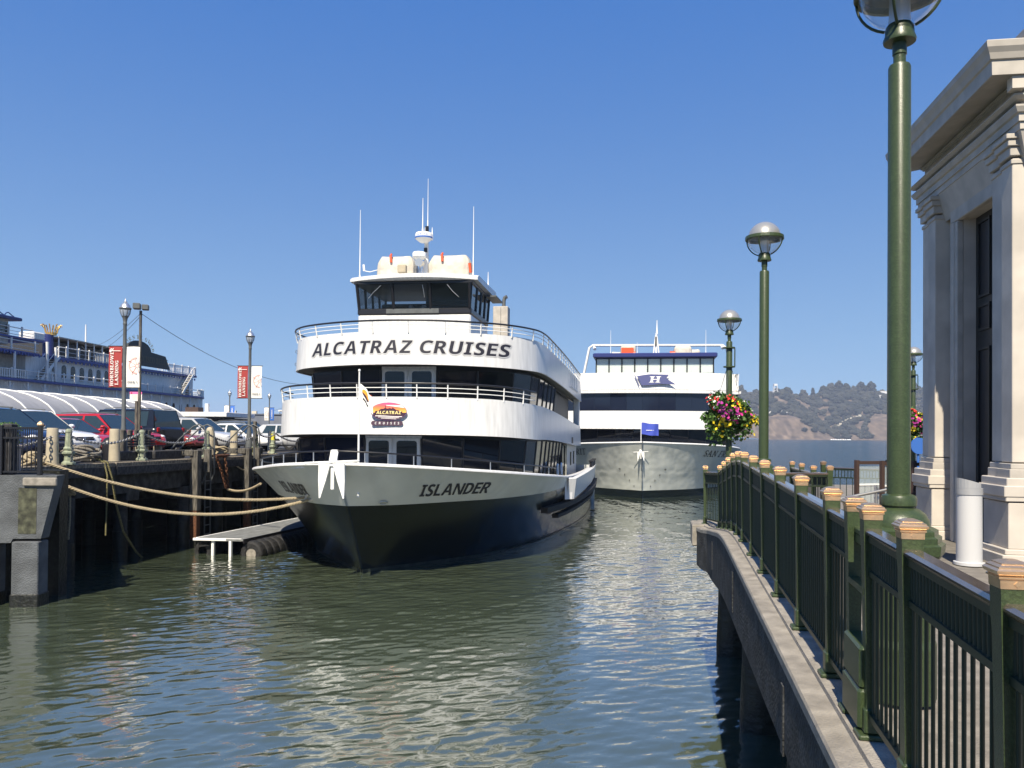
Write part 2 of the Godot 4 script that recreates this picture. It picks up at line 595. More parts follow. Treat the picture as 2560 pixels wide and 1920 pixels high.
func water() -> void:
	rng.seed = 77
	for i in 30:
		var l := 0.17 * pow(1.095, i)
		var dir := deg_to_rad(rng.randf_range(-62, 62))
		var k := TAU / l
		var slope := 0.027 if l < 0.6 else 0.011
		waves.append([sin(dir) * k, cos(dir) * k, rng.randf() * TAU, slope / k])
	var m := mt("water_harbour", 0.057, 0.074, 0.048, 0.025, 0.0, null, Vector3.ONE * 0.8, T.ripple, 0.12)
	m.uv1_world_triplanar = true
	m.metallic_specular = 0.75
	m.clearcoat_enabled = true
	m.clearcoat = 1.0
	m.clearcoat_roughness = 0.02
	var f := mt("water_bay", 0.010, 0.026, 0.030, 0.12, 0.0, null, Vector3.ONE * 0.09, T.ripple, 1.5)
	f.uv1_world_triplanar = true
	f.metallic_specular = 0.38
	water_sheet("water", -16.0, 8.0, -3.0, -34.0, 0.075, m)
	water_sheet("water", -16.0, 14.0, -34.0, -92.0, 0.2, m)
	water_sheet("water", -60.0, -16.0, -3.0, -92.0, 1.0, m)
	water_sheet("water", 8.0, 14.0, -3.0, -34.0, 0.6, m)
	water_sheet("bay_water", 14.0, 700.0, -3.0, -92.0, 100.0, f, true)
	water_sheet("bay_water", -900.0, -60.0, -3.0, -92.0, 200.0, f, true)
	water_sheet("bay_water", -3500.0, 4000.0, -92.0, -5000.0, 500.0, f, true)

# ---------------------------------------------------------------- far island
func hill_height(x: float, d: float) -> float:
	var t := d - 1650.0 - 18.0 * sin(x * 0.011) - 8.0 * sin(x * 0.037)
	if t < 0: return -4.0
	var gorge := exp(-pow((x - 668.0 - t * 0.15) / 52.0, 2.0))
	var bluff := lerpf(46.0, 12.0, gorge) * (1.0 - 0.35 * smoothstep(780, 900, x))
	var h := bluff * smoothstep(0, 85, t)
	h += (118.0 - bluff) * smoothstep(60, 400, t) * (1.0 - 0.12 * gorge)
	h += 5.0 * sin(x * 0.023 + t * 0.01) * smoothstep(30, 200, t) + 2.5 * sin(x * 0.09 + t * 0.05) * smoothstep(0, 60, t)
	h *= 0.55 + 0.45 * smoothstep(150, 420, x)
	return h

func blob(s: SurfaceTool, c: Vector3, r: Vector3, sd: int) -> void:
	var g := RandomNumberGenerator.new()
	g.seed = sd
	var rings := []
	for j in 6:
		var e := -PI / 2 + PI * j / 5.0
		var a := PackedVector3Array()
		for i in 8:
			var t := TAU * i / 8
			var k := g.randf_range(0.72, 1.12)
			a.append(c + Vector3(cos(t) * cos(e) * r.x, sin(e) * r.y, sin(t) * cos(e) * r.z) * k)
		rings.append(a)
	loft(s, rings, true, -1)

func far_island() -> void:
	var s := st()
	s.set_smooth_group(0)
	var rows := []
	for j in 61:
		var d := 1640.0 + 9.5 * j
		var a := PackedVector3Array()
		for i in 131:
			var x := 180.0 + 10.0 * i
			a.append(Vector3(x, hill_height(x, d), -d))
		rows.append(a)
	loft(s, rows, false, 0)
	struct("hill", s, M.hill_soil, self, "brown island hill with a bluff across the bay")
	# the woods that read as one mass
	rng.seed = 5
	for pass_ in 2:
		var one := st()
		blob(one, Vector3(0, 0.5, 0), Vector3(0.55, 0.52, 0.55), 3 + pass_)
		blob(one, Vector3(0.34, 0.36, 0.1), Vector3(0.3, 0.3, 0.3), 14 + pass_)
		blob(one, Vector3(-0.3, 0.62, -0.12), Vector3(0.3, 0.28, 0.3), 24 + pass_)
		var xf := []
		for i in 1700:
			var x := rng.randf_range(200, 1350)
			var d := rng.randf_range(1690, 2010)
			var t := d - 1650.0
			var patch := sin(x * 0.021 + t * 0.013) + sin(x * 0.047 - t * 0.03 + 2.0) * 0.7
			var near_gorge := absf(x - 668.0 - t * 0.15) < 75.0
			if t < 105 and not near_gorge: continue
			if patch < -0.75 and not near_gorge: continue
			var r := rng.randf_range(7, 15)
			xf.append(Transform3D(Basis(Vector3.UP, rng.randf() * TAU).scaled(Vector3(r * 1.2, r * rng.randf_range(0.7, 1.05), r * 1.2)), Vector3(x, hill_height(x, d) - 1.0, -d)))
		var mm := MultiMesh.new()
		mm.transform_format = MultiMesh.TRANSFORM_3D
		mm.mesh = fin(one)
		mm.instance_count = xf.size()
		for i in xf.size(): mm.set_instance_transform(i, xf[i])
		var o := MultiMeshInstance3D.new()
		o.name = numbered("woods")
		o.multimesh = mm
		o.material_override = M.woods if pass_ == 0 else M.woods_grey
		add_child(o, true)
		tag(o, ["dark green woods massed on the far hillside", "greyer scrub and woods mixed through the far hillside"][pass_], "woods", "", "stuff")
	# trees that stand out on the skyline: S-pixel column, crown width, height, label
	var trees := [
		[1852, 20, 22, "lone round tree at the left end of the island skyline"],
		[1942, 16, 13, "low bushy tree in front of the white tower on the island"],
		[1968, 26, 15, "broad low tree right of the white tower on the island"],
		[2008, 24, 22, "rounded tree alone in a skyline gap left of the pointed tree"],
		[2032, 13, 22, "narrow pointed tree on the island skyline"],
		[2058, 24, 22, "leftmost tree of the long flat-topped skyline clump"],
		[2077, 26, 25, "second tree from the left in the flat-topped skyline clump"],
		[2096, 24, 27, "tallest tree in the flat-topped skyline clump"],
		[2115, 26, 24, "rightmost tree of the flat-topped skyline clump"],
		[2135, 22, 22, "small tree in the dip between the two skyline clumps"],
		[2153, 28, 30, "left peak of the tall dark tree group near the lamp post"],
		[2178, 28, 31, "right peak of the tall dark tree group near the lamp post"],
		[2205, 18, 14, "low tree on the skyline above the white island house"],
		[2280, 30, 18, "dark tree on the skyline between lamp post and building"],
		[1905, 14, 10, "small scrubby tree left of the white tower on the island"]]
	for i in trees.size():
		var q: Array = trees[i]
		var x: float = (q[0] - 1280.0) / 2059.0 * 2010.0
		var y := hill_height(x, 2010.0)
		var t := thing("island_tree", q[3], "tree", Vector3(x, y - 1.5, -2010), 0.0, "trees on the island skyline")
		var c := st()
		var narrow: bool = q[1] < 15
		for k in 9:
			var f := float(k) / 8.0
			var spread: float = q[1] * 0.5 * (1.0 - 0.8 * f if narrow else sin(PI * (0.25 + 0.65 * f)))
			var an := k * 2.4 + i
			blob(c, Vector3(cos(an) * spread * 0.55, q[2] * (0.28 + 0.62 * f), sin(an) * spread * 0.55), Vector3.ONE * (q[1] * (0.26 if narrow else 0.24)), i * 20 + k)
		obj("crown", c, M.woods if i % 3 else M.woods_grey, t)
		var tr := st()
		cyl(tr, Vector3(0, -2, 0), Vector3(0, q[2] * 0.6, 0), 0.9, 0.4, 6)
		obj("trunk", tr, M.timber, t)
	# white lattice tower, house, road wall, shore foam rocks
	var tw := thing("island_tower", "white lattice tower with a tank on the island skyline", "tower", Vector3((1938.0 - 1280) / 2059 * 2000, hill_height(640, 2000) + 7.0, -2000))
	var l := st()
	for k in 4:
		var sx := 1.0 if k & 1 else -1.0
		var sz := 1.0 if k & 2 else -1.0
		cyl(l, Vector3(sx * 4.6, -3, sz * 4.6), Vector3(sx * 3.6, 15, sz * 3.6), 0.75, 0.7, 6)
	for h in [4.0, 9.0]:
		for k in 4:
			var a := Vector3(-4.2, h, -4.2).rotated(Vector3.UP, k * PI / 2)
			cyl(l, a, Vector3(4.2, h, -4.2).rotated(Vector3.UP, k * PI / 2), 0.45, 0.45, 5)
	obj("frame", l, M.white_paint, tw)
	bx("tank", Vector3(0, 17, 0), Vector3(8.6, 5, 8.6), M.white_paint, tw, Basis.IDENTITY, 0.3)
	bx("base", Vector3(0, -3.5, 0), Vector3(13, 8, 11), M.white_paint, tw, Basis.IDENTITY, 0.3)
	var hs := thing("island_house", "long white house high on the island beside the lamp post", "house", Vector3((2210.0 - 1280) / 2059 * 1990, hill_height(899, 1990) + 7, -1990))
	bx("wall", Vector3(0, 0, 0), Vector3(22, 12, 9), M.white_paint, hs)
	bx("roof", Vector3(0, 6.4, 0), Vector3(23, 0.8, 10), M.tan, hs)
	var h2 := thing("island_house", "small pale house below the long white one on the island", "house", Vector3((2203.0 - 1280) / 2059 * 1960, hill_height(880, 1960) + 6, -1960))
	bx("wall", Vector3(0, -1.5, 0), Vector3(13, 9, 7), M.white_paint, h2)
	bx("roof", Vector3(0, 3.2, 0), Vector3(14, 0.5, 8), M.tan, h2)
	var rd := thing("road_wall", "long pale road wall along the top of the island bluff", "wall", Vector3(0, 0, 0))
	var rs := st()
	for i in 26:
		var x := 470.0 + i * 5.6
		var d := 1768.0 + i * 0.7
		box(rs, Vector3(x, maxf(hill_height(x, d), 40.0) + 3.6, -d), Vector3(5.7, 3.6, 1.2))
	obj("wall", rs, M.white_paint, rd)
	var r2 := thing("road_wall", "short pale road cutting halfway up the island woods", "wall", Vector3.ZERO)
	var q2 := st()
	for i in 12:
		var x := 690.0 + i * 6.0
		box(q2, Vector3(x, hill_height(x, 1790.0) + 7.0 + i * 0.15, -1790), Vector3(6.2, 5.5, 1.5))
	obj("wall", q2, M.tan, r2)
	var rk := st()
	for i in 12:
		blob(rk, Vector3(640 + i * 3.2, 0.4, -1650 + (i % 3) * 3), Vector3(2.4, 1.6, 2.0), 300 + i)
	var o := obj("shore_rocks", rk, M.white_trim, self)
	tag(o, "pale rocks and foam at the foot of the island gully", "rocks", "", "stuff")

# ---------------------------------------------------------------- the promenade on the right
func rail_x(d: float) -> float: return 0.985 + 0.185 * minf(d, 14.5)

func foot_y(d: float) -> float:
	if d < 9.9: return 2.703 + 0.021 * d
	if d < 11.9: return 2.911 + 0.026 * (d - 9.9) - 0.0265 * (d - 9.9) * (d - 9.9)
	return maxf(2.857 - 0.10 * (d - 11.9), 2.55)

func wall_x(d: float) -> float: return 5.43 + 0.1512 * (d - 8.98)

func promenade() -> void:
	# walkway surface, rising to a crest and falling again
	var s := st()
	var rows := []
	for i in 41:
		var d := -4.0 + 21.0 * i / 40.0
		var y := foot_y(d) - 0.06
		rows.append(PackedVector3Array([Vector3(rail_x(d) + 0.16, y, -d), Vector3(wall_x(d) + 0.6, y, -d), Vector3(wall_x(d) + 0.6, y - 0.5, -d)]))
	loft(s, rows, false, 1)
	var pr := struct("pavement", s, M.paving, self, "pale paved promenade between the railing and the building")
	var s2 := st()
	slab(s2, PackedVector3Array([Vector3(5.0, 2.5, -16.98), Vector3(30, 2.5, -16.98), Vector3(34, 2.5, -30), Vector3(8.6, 2.5, -30)]), 0.5)
	obj("far_slab", s2, M.paving, pr)
	# kerb with two steps under the railing, edge beam with curved underside
	var k := st()
	var ring_rows := []
	for i in 46:
		var d := -3.0 + 18.4 * i / 45.0
		var y := foot_y(d)
		var x := rail_x(d)
		ring_rows.append(PackedVector3Array([Vector3(x + 0.16, y - 0.12, -d), Vector3(x + 0.16, y, -d), Vector3(x - 0.075, y, -d), Vector3(x - 0.08, y - 0.025, -d), Vector3(x - 0.205, y - 0.03, -d), Vector3(x - 0.215, y - 0.045, -d), Vector3(x - 0.215, y - 0.10, -d)]))
	loft(k, ring_rows, false, -1)
	var kerb := struct("kerb", k, M.concrete, self, "stepped concrete kerb that carries the green railing")
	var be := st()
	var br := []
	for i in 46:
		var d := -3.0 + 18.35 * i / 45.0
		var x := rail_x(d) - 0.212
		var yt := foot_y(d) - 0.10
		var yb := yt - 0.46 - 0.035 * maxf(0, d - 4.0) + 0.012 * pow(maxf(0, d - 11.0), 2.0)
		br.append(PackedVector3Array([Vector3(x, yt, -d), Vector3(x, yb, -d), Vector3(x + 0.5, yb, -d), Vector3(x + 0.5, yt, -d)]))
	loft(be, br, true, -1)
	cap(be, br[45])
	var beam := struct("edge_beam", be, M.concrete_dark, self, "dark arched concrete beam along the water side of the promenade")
	for d in [1.4, 5.3, 9.2, 13.1]:
		var rib := st()
		var x := rail_x(d) - 0.182
		box(rib, Vector3(x, foot_y(d) - 0.42, -d), Vector3(0.08, 0.44, 0.10), Basis(Vector3.UP, -0.18))
		obj("rib", rib, M.concrete_dark, beam)
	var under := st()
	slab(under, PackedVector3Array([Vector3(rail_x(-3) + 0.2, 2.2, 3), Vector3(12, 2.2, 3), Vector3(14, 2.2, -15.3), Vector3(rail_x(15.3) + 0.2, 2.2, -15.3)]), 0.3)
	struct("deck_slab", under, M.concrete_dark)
	# pile cap block at the far end
	var pb := st()
	box(pb, Vector3(3.72, 2.36, -15.75), Vector3(0.55, 0.40, 0.8), Basis(Vector3.UP, -0.18), 0.02)
	struct("pile_cap", pb, M.concrete, self, "pale concrete block under the far end of the railing")
	for q in [[4.30, 16.0, "farthest"], [3.62, 11.9, "middle"], [2.9, 7.8, "nearest"]]:
		var t := thing("round_pile", "dark round pile under the promenade, the %s of the row" % q[2], "pile", Vector3(q[0], 0, -q[1]), 0.0, "round piles under the promenade")
		var a := st()
		lathe(a, [[0.27, 0.9], [0.265, 2.3]], Vector3.ZERO, 18)
		obj("shaft", a, M.pile_dark, t)
		var b := st()
		lathe(b, [[0.29, -1.2], [0.30, 0.2], [0.28, 0.7], [0.272, 0.92]], Vector3.ZERO, 18)
		obj("wet_foot", b, M.slime, t)

# one tapered post: front face at +z, width w
func rail_post(called: String, parent: Node, x: float, y: float, d: float, turn: float) -> void:
	var xf := Transform3D(Basis(Vector3.UP, turn), Vector3(x, y, -d))
	var p := put(called, M_post, M.green_paint, parent, xf)
	put("cap", M_cap, M.brass, p, Transform3D(Basis.IDENTITY, Vector3(0, 1.03, 0)))

var M_post: ArrayMesh
var M_cap: ArrayMesh

func post_meshes() -> void:
	var s := st()
	# base shoe, block, shaft that widens across the rail towards the top
	box(s, Vector3(0, 0.012, 0), Vector3(0.13, 0.024, 0.13), Basis.IDENTITY, 0.006)
	box(s, Vector3(0, 0.084, 0), Vector3(0.075, 0.12, 0.09), Basis.IDENTITY, 0.008)
	var rings := []
	for q in [[0.144, 0.030, 0.036], [0.16, 0.026, 0.034], [0.5, 0.030, 0.034], [0.90, 0.037, 0.036], [0.95, 0.040, 0.040], [1.035, 0.041, 0.041]]:
		rings.append(PackedVector3Array([Vector3(-q[1], q[0], q[2]), Vector3(q[1], q[0], q[2]), Vector3(q[1], q[0], -q[2]), Vector3(-q[1], q[0], -q[2])]))
	loft(s, rings, true, -1)
	M_post = fin(s)
	var c := st()
	var r2 := []
	for q in [[0.0, 0.043], [0.026, 0.044], [0.029, 0.049], [0.033, 0.049], [0.036, 0.045], [0.042, 0.054], [0.051, 0.056], [0.057, 0.049], [0.061, 0.049], [0.067, 0.038], [0.070, 0.038], [0.076, 0.022], [0.079, 0.010]]:
		var w: float = q[1]
		r2.append(PackedVector3Array([Vector3(-w, q[0], w), Vector3(w, q[0], w), Vector3(w, q[0], -w), Vector3(-w, q[0], -w)]))
	loft(c, r2, true, -1)
	cap(c, r2[0], true)
	cap(c, r2[-1])
	box(c, Vector3(0, 0.014, 0.044), Vector3(0.012, 0.012, 0.006), Basis(Vector3.BACK, PI / 4))
	M_cap = fin(c)

# bar between two points, w across, h tall, top at the given points
func bar(s: SurfaceTool, a: Vector3, b: Vector3, w: float, h: float, ch := 0.0) -> void:
	var d := b - a
	var z := -d.normalized()
	var x := Vector3.UP.cross(z).normalized()
	var y := z.cross(x).normalized()
	box(s, (a + b) / 2 - y * h / 2, Vector3(w, h, d.length()), Basis(x, y, z), ch)

func rail_panel(parent: Node, a: Vector3, b: Vector3, n: int) -> void:
	var u := Vector3.UP
	var top := st()
	# moulded handrail: broad rounded cap on a slim web
	var d := (b - a).normalized()
	var x := d.cross(u).normalized()
	var prof := [[-0.028, 0.0], [-0.036, 0.012], [-0.036, 0.020], [-0.026, 0.032], [0.026, 0.032], [0.036, 0.020], [0.036, 0.012], [0.028, 0.0]]
	var ra := PackedVector3Array()
	var rb := PackedVector3Array()
	for q in prof:
		ra.append(a + d * 0.035 + x * q[0] + u * (0.958 + q[1]))
		rb.append(b - d * 0.035 + x * q[0] + u * (0.958 + q[1]))
	loft(top, [ra, rb], true, -1)
	obj("handrail", top, M.bronze_rail, parent)
	var t2 := st()
	bar(t2, a + d * 0.03 + u * 0.957, b - d * 0.03 + u * 0.957, 0.044, 0.03)
	obj("top_rail", t2, M.green_dark, parent)
	var mid := st()
	bar(mid, a + d * 0.03 + u * 0.79, b - d * 0.03 + u * 0.79, 0.034, 0.026)
	obj("middle_rail", mid, M.green_dark, parent)
	var bot := st()
	bar(bot, a + d * 0.03 + u * 0.125, b - d * 0.03 + u * 0.125, 0.034, 0.030)
	obj("bottom_rail", bot, M.green_dark, parent)
	var lo := st()
	cyl(lo, Vector3(0, 0.12, 0), Vector3(0, 0.77, 0), 0.0075, 0.0075, 6, false)
	var lm := fin(lo)
	var hi := st()
	cyl(hi, Vector3(0, 0.785, 0), Vector3(0, 0.93, 0), 0.0085, 0.0085, 6, false)
	var hm := fin(hi)
	for i in n:
		put("baluster", lm, M.green_dark, parent, Transform3D(Basis.IDENTITY, a.lerp(b, (i + 0.7) / (n + 0.4))))
	for i in n * 2:
		put("short_baluster", hm, M.green_dark, parent, Transform3D(Basis.IDENTITY, a.lerp(b, (i + 0.8) / (n * 2 + 0.6))))

func railing() -> void:
	post_meshes()
	var t := thing("railing", "green promenade railing with brass capped posts, tapering away from lower right", "railing", Vector3.ZERO)
	var ds := [0.25, 1.3, 2.34, 3.3, 3.92, 4.27, 4.85, 5.93, 7.02, 8.08, 9.12, 10.15, 10.9, 11.7, 12.6, 13.5, 14.5, 15.6]
	var turn := -atan(0.185)
	for i in ds.size():
		var d: float = ds[i]
		rail_post("post", t, rail_x(d), foot_y(d), d, turn)
		if i + 1 < ds.size():
			var e: float = ds[i + 1]
			var n := 13 if d < 9 else 9
			if e - d < 0.5: continue
			rail_panel(t, Vector3(rail_x(d), foot_y(d), -d), Vector3(rail_x(e), foot_y(e), -e), maxi(3, int(n * (e - d))))
	# the short bracket bay beside the lamp base
	var a := Vector3(rail_x(3.92), foot_y(3.92), -3.92)
	var b := Vector3(rail_x(4.27), foot_y(4.27), -4.27)
	var br := st()
	bar(br, a + Vector3(0.05, 0.955, -0.02), b + Vector3(0.05, 0.955, 0.02), 0.12, 0.03, 0.006)
	bar(br, a + Vector3(0.04, 0.925, -0.02), b + Vector3(0.04, 0.925, 0.02), 0.09, 0.05, 0.006)
	obj("bracket_rail", br, M.green_paint, t)
	var m2 := st()
	bar(m2, a + Vector3(-0.01, 0.70, 0), b + Vector3(-0.01, 0.70, 0), 0.05, 0.03)
	obj("middle_rail", m2, M.green_paint, t)
	var bxs := st()
	bar(bxs, a + Vector3(0.0, 0.42, 0), b + Vector3(0.0, 0.42, 0), 0.10, 0.20, 0.012)
	bar(bxs, a + Vector3(-0.012, 0.22, 0), b + Vector3(-0.012, 0.22, 0), 0.09, 0.19, 0.012)
	obj("junction_box", bxs, M.green_paint, t)

	# railing round the far landing: cross rail, side rail, back rail
	var f := thing("railing", "short green railing with brass caps round the far landing by the bay", "railing", Vector3.ZERO)
	var pts := [Vector3(3.55, 2.66, -13.0), Vector3(5.02, 2.66, -13.0), Vector3(5.2, 2.62, -14.2), Vector3(5.42, 2.62, -15.4), Vector3(5.65, 2.62, -16.6)]
	for i in pts.size():
		if i: rail_post("post", f, pts[i].x, pts[i].y, -pts[i].z, -0.15)
		if i + 1 < pts.size(): rail_panel(f, pts[i], pts[i + 1], 10)
	var g := thing("railing", "thin green railing seen edge-on against the bay water, behind the windscreens", "railing", Vector3.ZERO)
	rail_post("post", g, 6.35, 2.62, 16.8, 0.0)
	rail_panel(g, Vector3(6.35, 2.62, -16.8), Vector3(8.4, 2.55, -17.6), 13)
	rail_panel(g, Vector3(8.4, 2.55, -17.6), Vector3(10.6, 2.55, -18.4), 13)
	rail_post("post", g, 10.6, 2.55, 18.4, 0.0)

func globe_lamp(called: String, label: String, at: Vector3, basket_top := false) -> Node3D:
	var t := thing(called, label, "lamp post", at, 0.18, "green globe lamps along the promenade")
	var b := st()
	# octagonal foot, stepped moulding, bell, collar
	var p8 := [[0.20, 0.0], [0.20, 0.30], [0.185, 0.34], [0.185, 0.70], [0.205, 0.76], [0.24, 0.81], [0.245, 0.86], [0.225, 0.87], [0.225, 0.90], [0.207, 0.91], [0.207, 0.935], [0.165, 0.955]]
	lathe(b, p8, Vector3.ZERO, 8, -1, PI / 8)
	lathe(b, [[0.163, 0.95], [0.158, 0.985], [0.138, 1.022], [0.110, 1.045], [0.084, 1.055], [0.084, 1.06], [0.094, 1.068], [0.095, 1.105], [0.088, 1.122], [0.064, 1.13]], Vector3.ZERO, 24)
	obj("base", b, M.green_paint, t)
	var pole := st()
	lathe(pole, [[0.062, 1.12], [0.0595, 3.53], [0.054, 3.545]], Vector3.ZERO, 24)
	obj("pole", pole, M.green_paint, t)
	var nk := st()
	lathe(nk, [[0.033, 3.545], [0.033, 3.60], [0.038, 3.605], [0.038, 3.67], [0.085, 3.675], [0.088, 3.69], [0.078, 3.715], [0.074, 3.76], [0.064, 3.775]], Vector3.ZERO, 20)
	obj("neck", nk, M.green_paint, t)
	var so := st()
	lathe(so, [[0.058, 3.76], [0.060, 3.80], [0.056, 3.82], [0.056, 3.985], [0.03, 3.99]], Vector3.ZERO, 16)
	obj("socket", so, M.stainless, t)
	var gl := st()
	ball(gl, Vector3(0, 3.97, 0), Vector3.ONE * 0.212, 24, 14, -1.2, PI / 2)
	obj("globe", gl, M.globe_glass, t)
	# mirrored dome of the reflector inside the upper half
	var rf := st()
	ball(rf, Vector3(0, 3.975, 0), Vector3(0.2025, 0.2025, 0.2025), 24, 8, 0.0, PI / 2)
	obj("reflector", rf, M.reflector, t)
	var rg := st()
	var pr := []
	for q in [[0.215, 3.945], [0.240, 3.945], [0.244, 3.955], [0.240, 3.992], [0.215, 3.992], [0.215, 3.945]]:
		pr.append(ring(Vector3(0, q[1], 0), Vector3.RIGHT, Vector3.BACK, q[0], 28))
	loft(rg, pr, true, -1)
	obj("ring", rg, M.green_paint, t)
	for k in 4:
		var an := PI / 4 + k * PI / 2
		var q := []
		for j in 8:
			var e := -1.22 + 1.2 * j / 7.0
			q.append(Vector3(cos(an) * cos(e) * 0.232, 3.965 + sin(e) * 0.225, sin(an) * cos(e) * 0.232))
		var r := st()
		tube(r, q, 0.0085, 6)
		obj("cage_bar", r, M.green_paint, t)
	if basket_top:
		for y in [3.02, 3.40]:
			var c := st()
			lathe(c, [[0.06, y], [0.115, y + 0.006], [0.115, y + 0.03], [0.06, y + 0.036]], Vector3.ZERO, 16)
			obj("collar", c, M.green_paint, t)
		var pl := st()
		cyl(pl, Vector3(0.08, 3.04, 0.08), Vector3(0.09, 3.40, 0.06), 0.012, 0.012, 6)
		obj("bracket", pl, M.green_paint, t)
	return t

func hanging_basket(at: Vector3, label: String, sd: int) -> void:
	var t := thing("flower_basket", label, "flower basket", at, 0.0, "flower baskets on the lamp posts")
	rng.seed = sd
	var b := st()
	for k in 8:
		var q := []
		for j in 7:
			var e := -PI / 2 + PI / 2 * j / 6.0
			q.append(Vector3(cos(e) * cos(k * PI / 4), sin(e) * 0.9, cos(e) * sin(k * PI / 4)) * 0.27)
		tube(b, q, 0.006, 4)
	obj("basket", b, M.black_trim, t)
	var chn := st()
	for k in 4:
		var an := k * PI / 2 + 0.5
		cyl(chn, Vector3(cos(an) * 0.30, 0.06, sin(an) * 0.30), Vector3(cos(an) * 0.06, 0.86, sin(an) * 0.06), 0.005, 0.005, 4)
	obj("hanger", chn, M.lamp_grey, t)
	# leaves
	var lf := st()
	quad(lf, Vector3(0, 0, 0), Vector3(0.5, 0.45, 0.08), Vector3(0, 1, 0.16), Vector3(-0.5, 0.45, 0.08))
	var leaf := fin(lf)
	_scatter(t, "foliage", leaf, M.leaf, 3600, 0.045, 0.09, 0.86, 1.04, -1.0, 1.0, Vector3.ZERO, 9.0)
	var fl := st()
	for k in 5:
		var an := TAU * k / 5
		var o := Vector3(cos(an), 0.25, sin(an))
		var w := Vector3(-sin(an), 0, cos(an)) * 0.55
		quad(fl, Vector3.ZERO, o * 0.6 + w, o * 1.05 + Vector3(0, 0.1, 0), o * 0.6 - w)
	var petal := fin(fl)
	for q in [["red", 60, 0.1, 0.75, Vector3(-0.8, 0.6, 0.5)], ["red", 60, 0.2, 0.9, Vector3(0.1, 0.9, 0.5)], ["white", 60, 0.3, 0.95, Vector3(0.5, 0.8, 0.2)], ["white", 40, 0.0, 0.9, Vector3(-0.7, 0.75, 0.3)], ["purple", 90, -0.35, 0.25, Vector3(-0.4, 0.0, 0.9)], ["magenta", 70, -0.2, 0.3, Vector3(0.15, 0.05, 1.0)], ["yellow", 110, -0.75, -0.1, Vector3(-0.5, -0.5, 0.8)], ["yellow", 130, -0.7, 0.1, Vector3(0.8, -0.35, 0.6)], ["violet", 60, 0.0, 0.6, Vector3(1.0, 0.35, 0.3)], ["red", 30, -0.1, 0.5, Vector3(1.0, 0.3, 0.0)], ["yellow", 50, -0.1, 0.5, Vector3(0.3, 0.4, 0.9)]]:
		_scatter(t, q[0] + "_flowers", petal, M["flower_" + q[0]], int(q[1] * 0.36), 0.020, 0.036, 1.02, 1.12, q[2], q[3], q[4].normalized(), 0.55)

func _scatter(t: Node3D, called: String, mesh: Mesh, m: Material, n: int, s0: float, s1: float, r0: float, r1: float, lo: float, hi: float, toward: Vector3, spread: float) -> void:
	var mm := MultiMesh.new()
	mm.transform_format = MultiMesh.TRANSFORM_3D
	mm.mesh = mesh
	var xf := []
	var guard := 0
	while xf.size() < n and guard < n * 60:
		guard += 1
		var d := Vector3(rng.randfn(), rng.randfn(), rng.randfn()).normalized()
		if toward != Vector3.ZERO and d.distance_to(toward) > spread * rng.randf_range(0.3, 1.0): continue
		var lump := 1.0 + 0.10 * sin(d.x * 7.0 + d.z * 5.0) + 0.08 * sin(d.y * 9.0 + d.x * 4.0)
		var p := Vector3(d.x * 0.44, d.y * 0.38, d.z * 0.44) * lump * (1.0 + 0.22 * sin(d.x * 3.1 + d.z * 2.0 + d.y * 4.0)) * rng.randf_range(r0 - (0.25 if toward == Vector3.ZERO else 0.0), r1)
		if d.y < -0.35 and rng.randf() < 0.4: p.y -= rng.randf() * 0.26
		var f := frame_of(d)
		var b := Basis(f[0], d, f[1]).rotated(d, rng.randf() * TAU).rotated(f[0], rng.randfn() * 0.5)
		if toward == Vector3.ZERO: b = b.rotated(f[1], rng.randfn() * 0.7)
		xf.append(Transform3D(b.scaled(Vector3.ONE * rng.randf_range(s0, s1)), p))
	mm.instance_count = xf.size()
	for i in xf.size(): mm.set_instance_transform(i, xf[i])
	var o := MultiMeshInstance3D.new()
	o.name = kid_name(t, called)
	o.multimesh = mm
	o.material_override = m
	t.add_child(o, true)
	o.set_meta("kind", "stuff")

